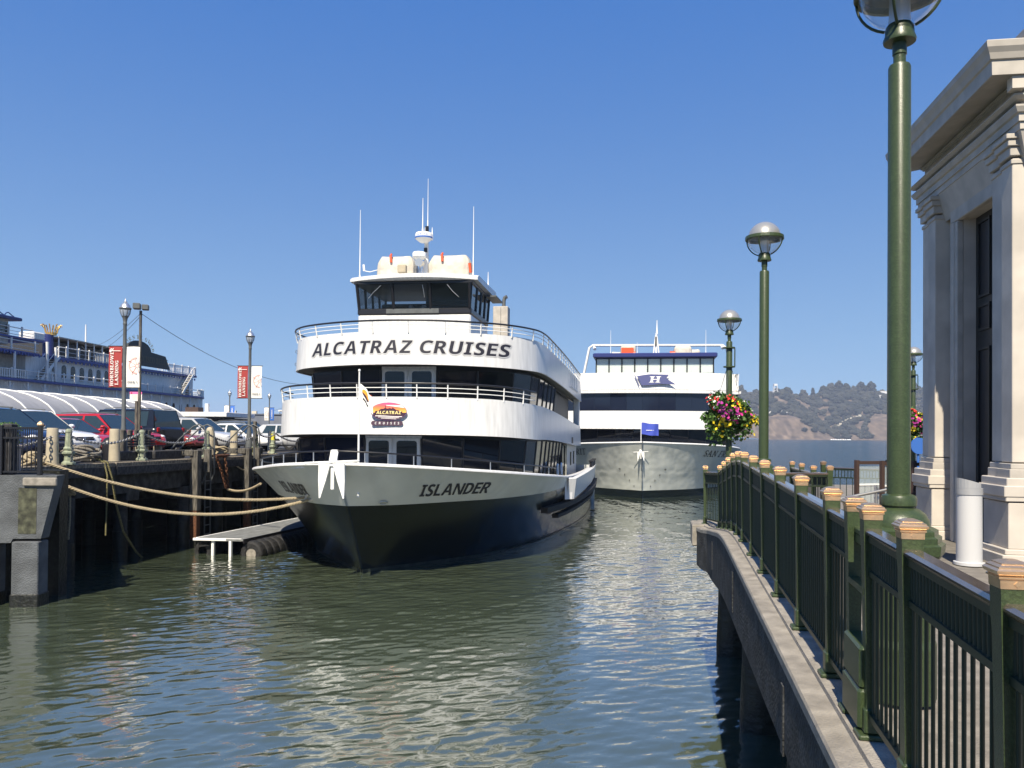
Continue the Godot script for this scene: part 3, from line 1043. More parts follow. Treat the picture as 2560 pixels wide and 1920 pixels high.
func right_side_things() -> void:
	var rm := mt("reflector", 0.36, 0.345, 0.31, 0.34, 0.7)
	globe_lamp("globe_lamp", "nearest thick green lamp post, its globe cut off at the top", Vector3(2.17, 2.76, -4.62))
	globe_lamp("globe_lamp", "second green globe lamp, taller than the flower lamp, before the bay", Vector3(3.24, 2.80, -10.6))
	globe_lamp("globe_lamp", "green globe lamp with a flower basket in front of the far ferry", Vector3(4.32, 2.56, -16.4), true)
	globe_lamp("globe_lamp", "green globe lamp half hidden behind the cream building", Vector3(10.72, 2.48, -22.0), true)
	hanging_basket(Vector3(4.32, 4.66, -16.4), "round basket of mixed flowers on the lamp before the far ferry", 11)
	hanging_basket(Vector3(10.45, 4.62, -21.6), "flower basket peeping out behind the nearest lamp post", 12)
	# ash urn
	var u := thing("litter_post", "white cylinder bin with a slanted steel hood beside the doorway", "bin", Vector3(4.97, 2.84, -8.95))
	var s := st()
	lathe(s, [[0.155, 0.0], [0.155, 0.03], [0.128, 0.035], [0.126, 0.76]], Vector3.ZERO, 24)
	obj("body", s, M.bin_white, u)
	var h := st()
	lathe(h, [[0.134, 0.76], [0.134, 0.83]], Vector3.ZERO, 24)
	obj("collar", h, M.hood_steel, u)
	var hd := st()
	var lo := PackedVector3Array()
	var hi := PackedVector3Array()
	for i in 17:
		var an := PI * 0.35 + PI * 1.3 * i / 16.0
		lo.append(Vector3(cos(an) * 0.135, 0.83, sin(an) * 0.135))
		hi.append(Vector3(cos(an) * 0.135, 0.90 - 0.04 * cos(an), sin(an) * 0.135))
	loft(hd, [lo, hi], true, -1)
	cap(hd, hi)
	obj("hood", hd, M.hood_steel, u)
	# brown framed glass windscreens and a handrail at the landing
	for q in [[5.34, 12.75, "nearest to the bay"], [5.62, 12.5, "in the middle"], [5.95, 12.2, "beside the lamp post"]]:
		var w := thing("glass_screen", "brown framed glass windscreen on the landing, %s" % q[2], "glass screen", Vector3(q[0], 2.62, -q[1]), 0.35, "glass screens on the landing")
		for x in [0.0, 0.62]:
			bx("frame_post", Vector3(x, 0.62, 0), Vector3(0.055, 1.24, 0.055), M.rust_dark, w)
		bx("top_rail", Vector3(0.31, 1.20, 0), Vector3(0.55, 0.05, 0.05), M.rust_dark, w)
		bx("middle_rail", Vector3(0.31, 0.86, 0), Vector3(0.55, 0.025, 0.03), M.white_trim, w)
		bx("bottom_rail", Vector3(0.31, 0.12, 0), Vector3(0.55, 0.05, 0.05), M.rust_dark, w)
		bx("pane", Vector3(0.31, 0.65, 0), Vector3(0.55, 1.0, 0.008), M.pane_clear, w)
	var hr := thing("handrail", "grey metal handrail sloping in front of the glass screens", "handrail", Vector3(0, 0, 0))
	var a := st()
	tube(a, [Vector3(4.55, 3.28, -11.9), Vector3(5.6, 3.48, -12.0)], 0.022, 8)
	obj("rail", a, M.galvanised, hr)
	for x in [4.65, 5.3]:
		var p := st()
		cyl(p, Vector3(x, 2.7, -11.9 - (x - 4.55) * 0.1), Vector3(x, 3.3 + (x - 4.6) * 0.18, -11.9 - (x - 4.55) * 0.1), 0.018, 0.018, 8)
		obj("stanchion", p, M.galvanised, hr)
	var sg := thing("round_sign", "small blue round sign on a stand beyond the lamp post", "sign", Vector3(8.4, 2.5, -17.0))
	var d := st()
	cyl(d, Vector3(0, 1.55, 0.02), Vector3(0, 1.55, -0.02), 0.17, 0.17, 20)
	obj("disc", d, M.banner_blue, sg)
	var d2 := st()
	cyl(d2, Vector3(0, 0, -0.03), Vector3(0, 1.5, -0.03), 0.025, 0.025, 8)
	obj("pole", d2, M.banner_blue, sg)
	var bn := thing("service_box", "dark service box under the blue round sign", "box", Vector3(8.15, 2.5, -17.0))
	bx("body", Vector3(0, 0.45, 0), Vector3(0.42, 0.9, 0.4), M.black_trim, bn, Basis.IDENTITY, 0.02)
	bx("lid", Vector3(0, 0.93, 0), Vector3(0.46, 0.05, 0.44), M.black_trim, bn, Basis.IDENTITY, 0.01)

# ---------------------------------------------------------------- the cream building on the right
func profile_run(s: SurfaceTool, prof: Array, path: Array) -> void:
	# prof: [out, y]; path: list of [point on wall (x,z in building frame), outward dir] corners, mitred
	var rings := []
	for p in path:
		var a := PackedVector3Array()
		for q in prof: a.append(Vector3(p[0].x + p[1].x * q[0], q[1], p[0].y + p[1].y * q[0]))
		rings.append(a)
	loft(s, rings, false, -1)

func cream_building() -> void:
	# frame: x to the right (into the house), -z along the wall away from the camera, wall face at x = 0, near end at z = 0.1
	var t := thing("pier_building", "cream classical pier building with pilasters and a deep cornice", "building", Vector3(5.56, 2.85, -8.96), -deg_to_rad(8.6))
	var w := st()
	var X1 := 9.0
	# wall pieces round the doorway (opening z -0.76 .. -1.84, y 0 .. 4.2)
	for q in [[0.1, -0.62, -0.4, 5.3], [-1.76, -2.83, -0.4, 5.3], [-0.62, -1.76, 4.22, 5.3]]:
		box(w, Vector3(X1 / 2 + 0.02, (q[2] + q[3]) / 2, (q[0] + q[1]) / 2), Vector3(X1 - 0.04, q[3] - q[2], q[0] - q[1]))
	obj("wall", w, M.cream_stone, t)
	# door reveal, casing, door leaf with panels
	var cs := st()
	for q in [[-0.50, -0.62], [-1.76, -2.0]]:
		box(cs, Vector3(0.0, 2.1, (q[0] + q[1]) / 2), Vector3(0.08, 4.2, absf(q[1] - q[0])), Basis.IDENTITY, 0.01)
		box(cs, Vector3(-0.03, 2.1, (q[0] + q[1]) / 2), Vector3(0.05, 4.2, absf(q[1] - q[0]) * 0.4), Basis.IDENTITY, 0.01)
	box(cs, Vector3(0.0, 4.30, -1.25), Vector3(0.08, 0.19, 1.5), Basis.IDENTITY, 0.01)
	obj("door_casing", cs, M.cream_trim, t)
	var dr := bx("door", Vector3(0.24, 2.1, -1.19), Vector3(0.10, 4.24, 1.14), M.door_paint, t)
	for z in [-0.28, 0.28]:
		for q in [[1.55, 0.95], [0.80, 0.30], [-0.45, 1.7], [-1.75, 0.42]]:
			var fr := st()
			for e in [[0, q[1] / 2, 0.36, 0.035], [0, -q[1] / 2, 0.36, 0.035]]:
				box(fr, Vector3(-0.06, q[0] + e[1], z), Vector3(0.03, e[3], e[2]))
			for e in [-0.165, 0.165]:
				box(fr, Vector3(-0.06, q[0], z + e), Vector3(0.03, q[1] - 0.04, 0.03))
			obj("panel_moulding", fr, M.door_paint, dr)
			bx("panel", Vector3(-0.052, q[0], z), Vector3(0.01, q[1] - 0.05, 0.29), M.black_trim, dr)
	bx("threshold", Vector3(0.08, -0.02, -1.19), Vector3(0.3, 0.08, 1.12), M.concrete, t)
	# paired pilasters: near pair wraps the corner, far pair at the other end
	for q in [[0.10, -0.49], [-2.23, -2.81]]:
		var z0: float = q[0]
		var z1: float = q[1]
		var mid := (z0 + z1) / 2
		for k in 2:
			var a := z0 if k == 0 else mid - 0.025
			var b := mid + 0.025 if k == 0 else z1
			var out := 0.15 if k == 0 else 0.12
			var p := st()
			box(p, Vector3(-out / 2 + 0.15, 2.75, (a + b) / 2), Vector3(out + 0.3, 3.3, absf(b - a)), Basis.IDENTITY, 0.008)
			obj("pilaster_shaft", p, M.cream_stone, t)
			var c := st()
			var cb := st()
			for e in [[0.98, 0.10, 0.035], [1.06, 0.06, 0.02]]:
				box(cb, Vector3(-out / 2 + 0.15 - e[2] / 2, e[0], (a + b) / 2), Vector3(out + 0.3 + e[2], e[1], absf(b - a) + e[2] * 1.6), Basis.IDENTITY, 0.006)
			for e in [[4.36, 0.05, 0.015], [4.47, 0.10, 0.03], [4.555, 0.07, 0.06], [4.62, 0.055, 0.085]]:
				box(c, Vector3(-out / 2 + 0.15 - e[2] / 2, e[0], (a + b) / 2), Vector3(out + 0.3 + e[2], e[1], absf(b - a) + e[2] * 1.6), Basis.IDENTITY, 0.006)
			obj("pilaster_capital", c, M.cream_trim, t)
			obj("pilaster_base", cb, M.cream_trim, t)
		# pedestal with moulded cap and base
		var pd := st()
		var out2 := 0.20
		for e in [[0.04, 0.14, 0.07], [0.14, 0.06, 0.04], [0.42, 0.50, 0.0], [0.71, 0.06, 0.03], [0.79, 0.12, 0.05], [0.885, 0.10, 0.02]]:
			box(pd, Vector3(-out2 / 2 + 0.12 - e[2] / 2, e[0], mid), Vector3(out2 + 0.24 + e[2], e[1], absf(z1 - z0) + 0.06 + e[2]), Basis.IDENTITY, 0.008)
		obj("pedestal", pd, M.cream_stone, t)
	# front end wall pilaster facing the camera
	var fe := st()
	for x in [0.5, 1.5, 2.6]:
		box(fe, Vector3(x, 2.75, 0.16), Vector3(0.62, 3.3, 0.16), Basis.IDENTITY, 0.01)
		box(fe, Vector3(x, 4.56, 0.18), Vector3(0.74, 0.16, 0.22), Basis.IDENTITY, 0.01)
		box(fe, Vector3(x, 0.45, 0.18), Vector3(0.72, 0.9, 0.2), Basis.IDENTITY, 0.01)
	obj("end_pilaster", fe, M.cream_stone, t)
	# entablature: architrave fasciae, frieze, cornice, all round two visible sides and the back
	var R2 := sqrt(2.0)
	var path := [[Vector2(X1, 0.14), Vector2(0, 1)], [Vector2(-0.02, 0.14), Vector2(-1, 1)], [Vector2(-0.02, -2.84), Vector2(-1, -1)], [Vector2(X1, -2.84), Vector2(0, -1)]]
	var ar := st()
	profile_run(ar, [[0.0, 4.30], [0.11, 4.66], [0.12, 4.66], [0.12, 4.74], [0.14, 4.74], [0.14, 4.82], [0.165, 4.83], [0.19, 4.88], [0.19, 4.90], [0.10, 4.91], [0.10, 4.96], [0.0, 4.96]], path)
	obj("architrave", ar, M.cream_trim, t)
	var lg := st()
	profile_run(lg, [[0.10, 4.955], [0.17, 4.96], [0.215, 4.99], [0.215, 5.005], [0.04, 5.02]], path)
	obj("drip_moulding", lg, M.cream_trim, t)
	var fr2 := st()
	profile_run(fr2, [[0.0, 4.95], [0.05, 4.95], [0.05, 5.20], [0.075, 5.21], [0.075, 5.225], [0.095, 5.235], [0.095, 5.25], [0.06, 5.26]], path)
	obj("frieze", fr2, M.cream_trim, t)
	var co := st()
	var cpath := [[Vector2(X1, -0.02), Vector2(0, 1)], [Vector2(-0.02, -0.02), Vector2(-1, 1)], [Vector2(-0.02, -3.0), Vector2(-1, 0)]]
	var cprof := [[0.05, 5.27], [0.45, 5.20], [0.455, 5.17], [0.475, 5.17], [0.48, 5.32], [0.50, 5.33], [0.52, 5.39], [0.55, 5.44], [0.56, 5.50], [0.54, 5.515], [-0.2, 5.60]]
	profile_run(co, cprof, cpath)
	var end := PackedVector3Array()
	for q in cprof: end.append(Vector3(-0.02 - q[0], q[1], -3.0))
	end.append(Vector3(0.5, 5.2, -3.0))
	cap(co, end)
	obj("cornice", co, M.cream_trim, t)
	bx("dentil", Vector3(-0.22, 5.10, 0.36), Vector3(0.13, 0.13, 0.13), M.cream_stone, t)
	var at := st()
	box(at, Vector3(X1 / 2 + 0.35, 5.85, -1.35), Vector3(X1 - 0.5, 0.9, 2.4), Basis.IDENTITY, 0.02)
	box(at, Vector3(X1 / 2 + 0.35, 6.34, -1.35), Vector3(X1 - 0.3, 0.12, 2.6), Basis.IDENTITY, 0.02)
	obj("attic", at, M.cream_trim, t)
	var rf := st()
	slab(rf, PackedVector3Array([Vector3(0, 5.56, 0), Vector3(X1, 5.56, 0), Vector3(X1, 5.56, -2.7), Vector3(0, 5.56, -2.7)]), 0.1)
	obj("roof", rf, M.deck_grey, t)

# ---------------------------------------------------------------- ferries. frame: x across (to the right), y up, -z aft; V(a, c, y): a metres aft of the stem, c metres across
func V(a: float, c: float, y: float) -> Vector3: return Vector3(c, y, -a)

# hull tables: [aft, across] at the waterline and [aft, across, height] at the rail, by station
func hull_pt(h: Dictionary, side: float, p: float, y: float) -> Vector3:
	var yt := lut(h.k, h.ty, p)
	var f := y / yt
	var aw := lut(h.k, h.wa, p)
	var cw := lut(h.k, h.wc, p)
	var at := lut(h.k, h.ta, p)
	var ct := lut(h.k, h.tc, p)
	var g := clampf(f, 0, 1.2)
	var c := cw + (ct - cw) * pow(g, h.flare)
	var a := aw + (at - aw) * pow(g, 1.15)
	if f < 0: c = cw * (1.0 + f * 0.5)
	return V(a, c * side, y)

func hull_band(h: Dictionary, y0: float, y1: float, rows: int, to_rail := false, p0 := 0.0, p1 := -1.0, push := 0.0) -> SurfaceTool:
	var s := st()
	var n: int = 56
	if p1 < 0: p1 = h.k[-1]
	for side in [-1.0, 1.0]:
		var rings := []
		for i in n + 1:
			var p := lerpf(p0, p1, pow(float(i) / n, 1.15))
			var a := PackedVector3Array()
			var top := lut(h.k, h.ty, p) if to_rail else y1
			for j in rows + 1:
				var q := hull_pt(h, side, p, lerpf(y0, top, float(j) / rows))
				a.append(q + Vector3(side * push, 0, 0))
			rings.append(a)
		loft(s, rings, false, 1)
	return s

func hull_rail(h: Dictionary, w: float, th: float) -> SurfaceTool:
	var s := st()
	for side in [-1.0, 1.0]:
		var rings := []
		for i in 61:
			var p: float = h.k[-1] * i / 60.0
			var yt := lut(h.k, h.ty, p)
			var q := hull_pt(h, side, p, yt)
			var inn := q - Vector3(side * minf(w, absf(q.x)), 0, w * 0.6 if i < 8 else 0.0)
			rings.append(PackedVector3Array([q + Vector3(side * 0.03, -0.02, 0.03), q + Vector3(side * 0.03, th * 0.6, 0.03), q + Vector3(0, th, 0), inn + Vector3(0, th, 0), inn - Vector3(0, 0.1, 0)]))
		loft(s, rings, false, 1)
	return s

func hull_floor(h: Dictionary, drop: float, inset: float, until: float) -> PackedVector3Array:
	var r := PackedVector3Array()
	var l := PackedVector3Array()
	for i in 25:
		var p: float = until * i / 24.0
		var y := lut(h.k, h.ty, p) - drop
		var q := hull_pt(h, 1.0, p, y)
		r.append(Vector3(maxf(q.x - inset, 0.02), y, q.z - inset))
		l.insert(0, Vector3(-maxf(q.x - inset, 0.02), y, q.z - inset))
	r.append_array(l)
	return r

# plan curve of a deck front: half table [across, aft]; returns points from the left stern corner round the bow to the right stern corner
func plan(tab: Array, n := 5) -> Array:
	var half := []
	for i in tab.size() - 1:
		for k in n:
			var t := float(k) / n
			var p0: Vector2 = tab[maxi(i - 1, 0)] if i > 0 else Vector2(-tab[1].x, tab[1].y)
			var p1: Vector2 = tab[i]
			var p2: Vector2 = tab[i + 1]
			var p3: Vector2 = tab[mini(i + 2, tab.size() - 1)]
			half.append(p1.cubic_interpolate(p2, p0, p3, t))
	half.append(tab[-1])
	var out := []
	for i in range(half.size() - 1, 0, -1): out.append(Vector2(-half[i].x, half[i].y))
	out.append_array(half)
	return out

func deck_drop(a: float, k: float) -> float:
	return -k * (0.15 * smoothstep(1.5, 5.5, a) + 0.45 * smoothstep(5.0, 28.0, a))

func band(pl: Array, y0: float, y1: float, k0: float, k1: float, lean := 0.0, th := 0.07) -> SurfaceTool:
	var s := st()
	var o := []
	var inn := []
	for i in pl.size():
		var p: Vector2 = pl[i]
		var a: Vector2 = pl[maxi(i - 1, 0)]
		var b: Vector2 = pl[mini(i + 1, pl.size() - 1)]
		var d := (b - a).normalized()
		var nrm := Vector2(d.y, -d.x)
		var lo := p
		var hi := p - nrm * lean
		var yb := y0 + deck_drop(p.y, k0)
		var yt := y1 + deck_drop(p.y, k1)
		o.append(PackedVector3Array([V(lo.y, lo.x, yb), V(lo.y + (hi.y - lo.y) * 0.5, (lo.x + hi.x) / 2, (yb + yt) / 2), V(hi.y, hi.x, yt)]))
		var q := hi - nrm * th
		var q0 := lo - nrm * th
		inn.append(PackedVector3Array([V(hi.y, hi.x, yt), V(q.y, q.x, yt), V(q0.y, q0.x, yb), V(lo.y, lo.x, yb)]))
	loft(s, o, false, 1)
	loft(s, inn, false, -1)
	return s

func deck_plate(pl: Array, y: float, k: float, th: float, inset := 0.05) -> SurfaceTool:
	var s := st()
	var top := PackedVector3Array()
	for p in pl: top.append(V(p.y + inset, p.x * 0.992, y + deck_drop(p.y, k)))
	slab(s, top, th)
	return s

func along(pl: Array) -> Array:
	var acc := [0.0]
	for i in pl.size() - 1: acc.append(acc[-1] + (pl[i + 1] - pl[i]).length())
	return acc

# point at across-position c on the front of a plan curve
func front_at(pl: Array, c: float) -> Vector2:
	for i in pl.size() - 1:
		if pl[i].x <= c and pl[i + 1].x >= c and pl[i + 1].x > pl[i].x:
			return pl[i].lerp(pl[i + 1], (c - pl[i].x) / (pl[i + 1].x - pl[i].x))
	return pl[-1]

# glass wall: panes between mullions along a plan curve, from arc position s0 to s1
func glass_wall(parent: Node, pl: Array, s0: float, s1: float, n: int, y0: float, y1: float, k: float, lean: float, m: Material, mm: Material, mul := 0.07) -> void:
	var acc := along(pl)
	var at := func(d: float) -> Array:
		for i in pl.size() - 1:
			if acc[i + 1] >= d:
				var dir: Vector2 = (pl[i + 1] - pl[i]).normalized()
				return [pl[i] + dir * (d - acc[i]), Vector2(dir.y, -dir.x)]
		return [pl[-1], Vector2(1, 0)]
	for j in n:
		var a: Array = at.call(lerpf(s0, s1, float(j) / n) + mul * 0.5)
		var b: Array = at.call(lerpf(s0, s1, float(j + 1) / n) - mul * 0.5)
		var s := st()
		var pa: Vector2 = a[0]
		var pb: Vector2 = b[0]
		var la: Vector2 = a[1] * lean
		var lb: Vector2 = b[1] * lean
		var ya := deck_drop(pa.y, k)
		var yb := deck_drop(pb.y, k)
		s.set_smooth_group(-1)
		quad(s, V(pa.y, pa.x, y0 + ya), V(pb.y, pb.x, y0 + yb), V(pb.y + lb.y, pb.x + lb.x, y1 + yb), V(pa.y + la.y, pa.x + la.x, y1 + ya))
		obj("window_pane", s, m, parent)
	for j in n + 1:
		var a: Array = at.call(clampf(lerpf(s0, s1, float(j) / n), 0.01, acc[-1] - 0.01))
		var pa: Vector2 = a[0]
		var la: Vector2 = a[1] * lean
		var ya := deck_drop(pa.y, k)
		var s := st()
		cyl(s, V(pa.y, pa.x, y0 + ya), V(pa.y + la.y, pa.x + la.x, y1 + ya), mul * 0.55, mul * 0.55, 4)
		obj("mullion", s, mm, parent)

func deck_rail(parent: Node, pl: Array, i0: int, i1: int, y0: float, k: float, h: float, every: float, bars: int, lean: float, top_m: Material, m: Material, inset := 0.04) -> void:
	var pts := []
	for i in range(i0, i1 + 1): pts.append(Vector2(pl[i].x * (1.0 - inset * 0.2), pl[i].y + inset))
	var line := func(y: float, off: float) -> Array:
		var q := []
		for p in pts:
			q.append(V(p.y + off, p.x * (1.0 - off * 0.1), y + deck_drop(p.y, k)))
		return q
	var t := st()
	tube(t, line.call(y0 + h, -lean), 0.032, 8)
	obj("handrail", t, top_m, parent)
	for b in bars:
		var f := (b + 1.0) / (bars + 1.0)
		var u := st()
		tube(u, line.call(y0 + h * f, -lean * f), 0.014, 5)
		obj("rail_wire", u, m, parent)
	var run := every * 0.4
	for i in pts.size() - 1:
		var L: float = (pts[i + 1] - pts[i]).length()
		while run < L:
			var p: Vector2 = pts[i].lerp(pts[i + 1], run / L)
			var u := st()
			cyl(u, V(p.y, p.x, y0 - 0.05 + deck_drop(p.y, k)), V(p.y - lean, p.x * (1.0 + lean * 0.1), y0 + h + deck_drop(p.y, k)), 0.026, 0.022, 6)
			obj("stanchion", u, m, parent)
			run += every
		run -= L

func twin_doors(parent: Node, a: float, c0: float, c1: float, y0: float, y1: float) -> void:
	var w := (c1 - c0) / 2
	bx("door_frame", V(a + 0.03, (c0 + c1) / 2, (y0 + y1) / 2), Vector3(c1 - c0, y1 - y0, 0.08), M.white_paint, parent)
	for k in 2:
		var cc := c0 + w * (k + 0.5)
		var d := bx("door", V(a - 0.03, cc, (y0 + y1) / 2 - 0.03), Vector3(w - 0.06, y1 - y0 - 0.10, 0.05), M.white_paint, parent, Basis.IDENTITY, 0.01)
		var s := st()
		plate(s, rounded(w * 0.72, (y1 - y0) * 0.80, 0.09), 0.02)
		put("door_window", fin(s), M.window_dark, d, Transform3D(Basis.IDENTITY, Vector3(0, 0.06, 0.042)))
		bx("door_handle", Vector3(w * 0.43 * (-1 if k else 1), -0.15, 0.05), Vector3(0.03, 0.12, 0.04), M.stainless, d)

func antenna(parent: Node, p: Vector3, h: float, r := 0.022) -> void:
	var s := st()
	lathe(s, [[r * 1.5, 0], [r * 1.5, 0.25], [r, 0.3], [r * 0.45, h]], Vector3.ZERO, 6, 1)
	put("antenna", fin(s), M.white_trim, parent, Transform3D(Basis.IDENTITY, p))

func raft_cover(parent: Node, c: Vector3, d: Vector3, sd: int) -> Node3D:
	var g := RandomNumberGenerator.new()
	g.seed = sd
	var s := st()
	var rings := []
	for j in 9:
		var v := float(j) / 8.0
		var a := PackedVector3Array()
		for i in 40:
			var t := TAU * i / 40
			var e := 0.5
			var x := signf(cos(t)) * pow(absf(cos(t)), e) * d.x / 2
			var z := signf(sin(t)) * pow(absf(sin(t)), e) * d.z / 2
			var k := 1.0 - 0.16 * smoothstep(0.55, 1.0, v) * smoothstep(0.55, 1.0, v)
			if j == 8: k = 0.80
			var fold := 1.0 + 0.045 * sin(i * 1.9 + v * 2.0) * (1.0 - v * 0.6) + g.randf_range(-0.012, 0.012)
			a.append(Vector3(x * k * fold, v * d.y - (0.05 if j == 8 else 0.0) + (0.05 if j == 8 else 0.0) + 0.02 * sin(t * 3), z * k * fold))
		rings.append(a)
	loft(s, rings, true, 1)
	cap(s, rings[8])
	return put("raft_cover", fin(s), M.canvas, parent, Transform3D(Basis.IDENTITY, c))

func disc_tex() -> ImageTexture:
	var W := 512
	var H := 246
	var im := Image.create(W, H, false, Image.FORMAT_RGBA8)
	im.fill(Color(1, 1, 1, 0))
	var sky := [Color(0.80, 0.30, 0.58), Color(0.98, 0.42, 0.38), Color(0.98, 0.60, 0.28), Color(0.99, 0.80, 0.36)]
	var dark := Color(0.24, 0.13, 0.20)
	for y in H:
		for x in W:
			var u := (x + 0.5) / W * 2 - 1
			var v := 1 - (y + 0.5) / H * 2
			var r := sqrt(u * u + v * v)
			if r > 1: continue
			var c: Color
			var f := clampf((0.98 - v) * 2.2 + absf(u) * 0.5, 0, 2.999)
			c = sky[int(f)].lerp(sky[int(f) + 1], f - int(f))
			# beam of the lighthouse
			if u > -0.15 and v < 0.72 - (u + 0.15) * 0.02 and v > 0.68 - (u + 0.15) * 0.26: c = Color(1, 0.99, 0.95)
			# island outline
			var top := -0.12
			if absf(u) < 0.75: top = 0.02 + 0.34 * smoothstep(0.75, 0.2, absf(u + 0.02)) + 0.03 * sin(u * 26.0)
			if absf(u + 0.17) < 0.022: top = 0.68
			if absf(u - 0.23) < 0.035: top = 0.46
			if v < top: c = dark
			if v < -0.42:
				var wv := -0.50 - 0.05 * sin(u * 3.2 + 0.6) - 0.10 * u * u
				for k in 3:
					var yy := wv - k * 0.13
					if absf(v - yy) < 0.035 - k * 0.006 and absf(u) < 0.74 - k * 0.16: c = Color(0.97, 0.95, 0.94)
			if r > 0.968: c = Color(0.35, 0.22, 0.42)
			im.set_pixel(x, y, c)
	im.fix_alpha_edges()
	return ImageTexture.create_from_image(im)

func scissor(t: Texture2D, rough := 0.5) -> StandardMaterial3D:
	var m := StandardMaterial3D.new()
	m.albedo_texture = t
	m.roughness = rough
	m.transparency = BaseMaterial3D.TRANSPARENCY_ALPHA_SCISSOR
	m.cull_mode = BaseMaterial3D.CULL_DISABLED
	m.texture_repeat = false
	return m

func flag_mesh(w: float, h: float, droop: float, ph: float) -> ArrayMesh:
	var v := PackedVector3Array()
	var uv := PackedVector2Array()
	var ix := PackedInt32Array()
	for j in 9:
		for i in 15:
			var u := i / 14.0
			var t := j / 8.0
			v.append(Vector3(u * w * (1 - 0.15 * droop), -t * h - droop * w * pow(u, 1.4) * 0.75 + 0.02 * sin(u * 7 + ph) * w, 0.09 * w * sin(u * 9.0 + t * 1.5 + ph) * u))
			uv.append(Vector2(u, t))
	for j in 8:
		for i in 14:
			var a := j * 15 + i
			ix.append_array(PackedInt32Array([a, a + 1, a + 16, a, a + 16, a + 15]))
	var s := SurfaceTool.new()
	s.begin(Mesh.PRIMITIVE_TRIANGLES)
	s.set_smooth_group(0)
	for i in v.size():
		s.set_uv(uv[i])
		s.add_vertex(v[i])
	for i in ix: s.add_index(i)
	s.generate_normals()
	return s.commit()

func anchor_part(parent: Node, at: Vector3, turn: float, sc: float) -> void:
	var s := st()
	# shank from the roller, two long pointed flukes hanging outboard, stock across the top
	box(s, Vector3(-0.02, 0.16, -0.08), Vector3(0.22, 0.46, 0.07), Basis(Vector3.RIGHT, -0.45), 0.02)
	var sh := st()
	for sd in [-1.0, 1.0]:
		var rings := []
		for q in [[0.0, 0.16, 0.09], [-0.5, 0.10, 0.075], [-1.0, 0.015, 0.02]]:
			var c := Vector3(sd * (0.20 + 0.14 * -q[0]), q[0] * 0.95, 0.12 - q[0] * -0.02)
			rings.append(PackedVector3Array([c + Vector3(-q[1], 0, 0.03), c + Vector3(q[1], 0, 0), c + Vector3(q[1], 0, -q[2]), c + Vector3(-q[1], 0, -q[2])]))
		loft(sh, rings, true, -1)
		cap(sh, rings[0])
	box(sh, Vector3(0, -0.35, 0.02), Vector3(0.10, 0.75, 0.10), Basis.IDENTITY, 0.02)
	box(sh, Vector3(0, -0.05, 0.06), Vector3(0.56, 0.07, 0.12), Basis.IDENTITY, 0.02)
	var xf := Transform3D(Basis(Vector3.UP, turn).scaled(Vector3.ONE * sc), at)
	var o := put("anchor", fin(sh), M.white_trim, parent, xf)
	put("shank", fin(s), M.white_trim, o)
	var k := st()
	cyl(k, Vector3(-0.78, 0.0, 0.10), Vector3(0.78, 0.08, 0.10), 0.032, 0.032, 8)
	put("stock", fin(k), M.white_trim, o)

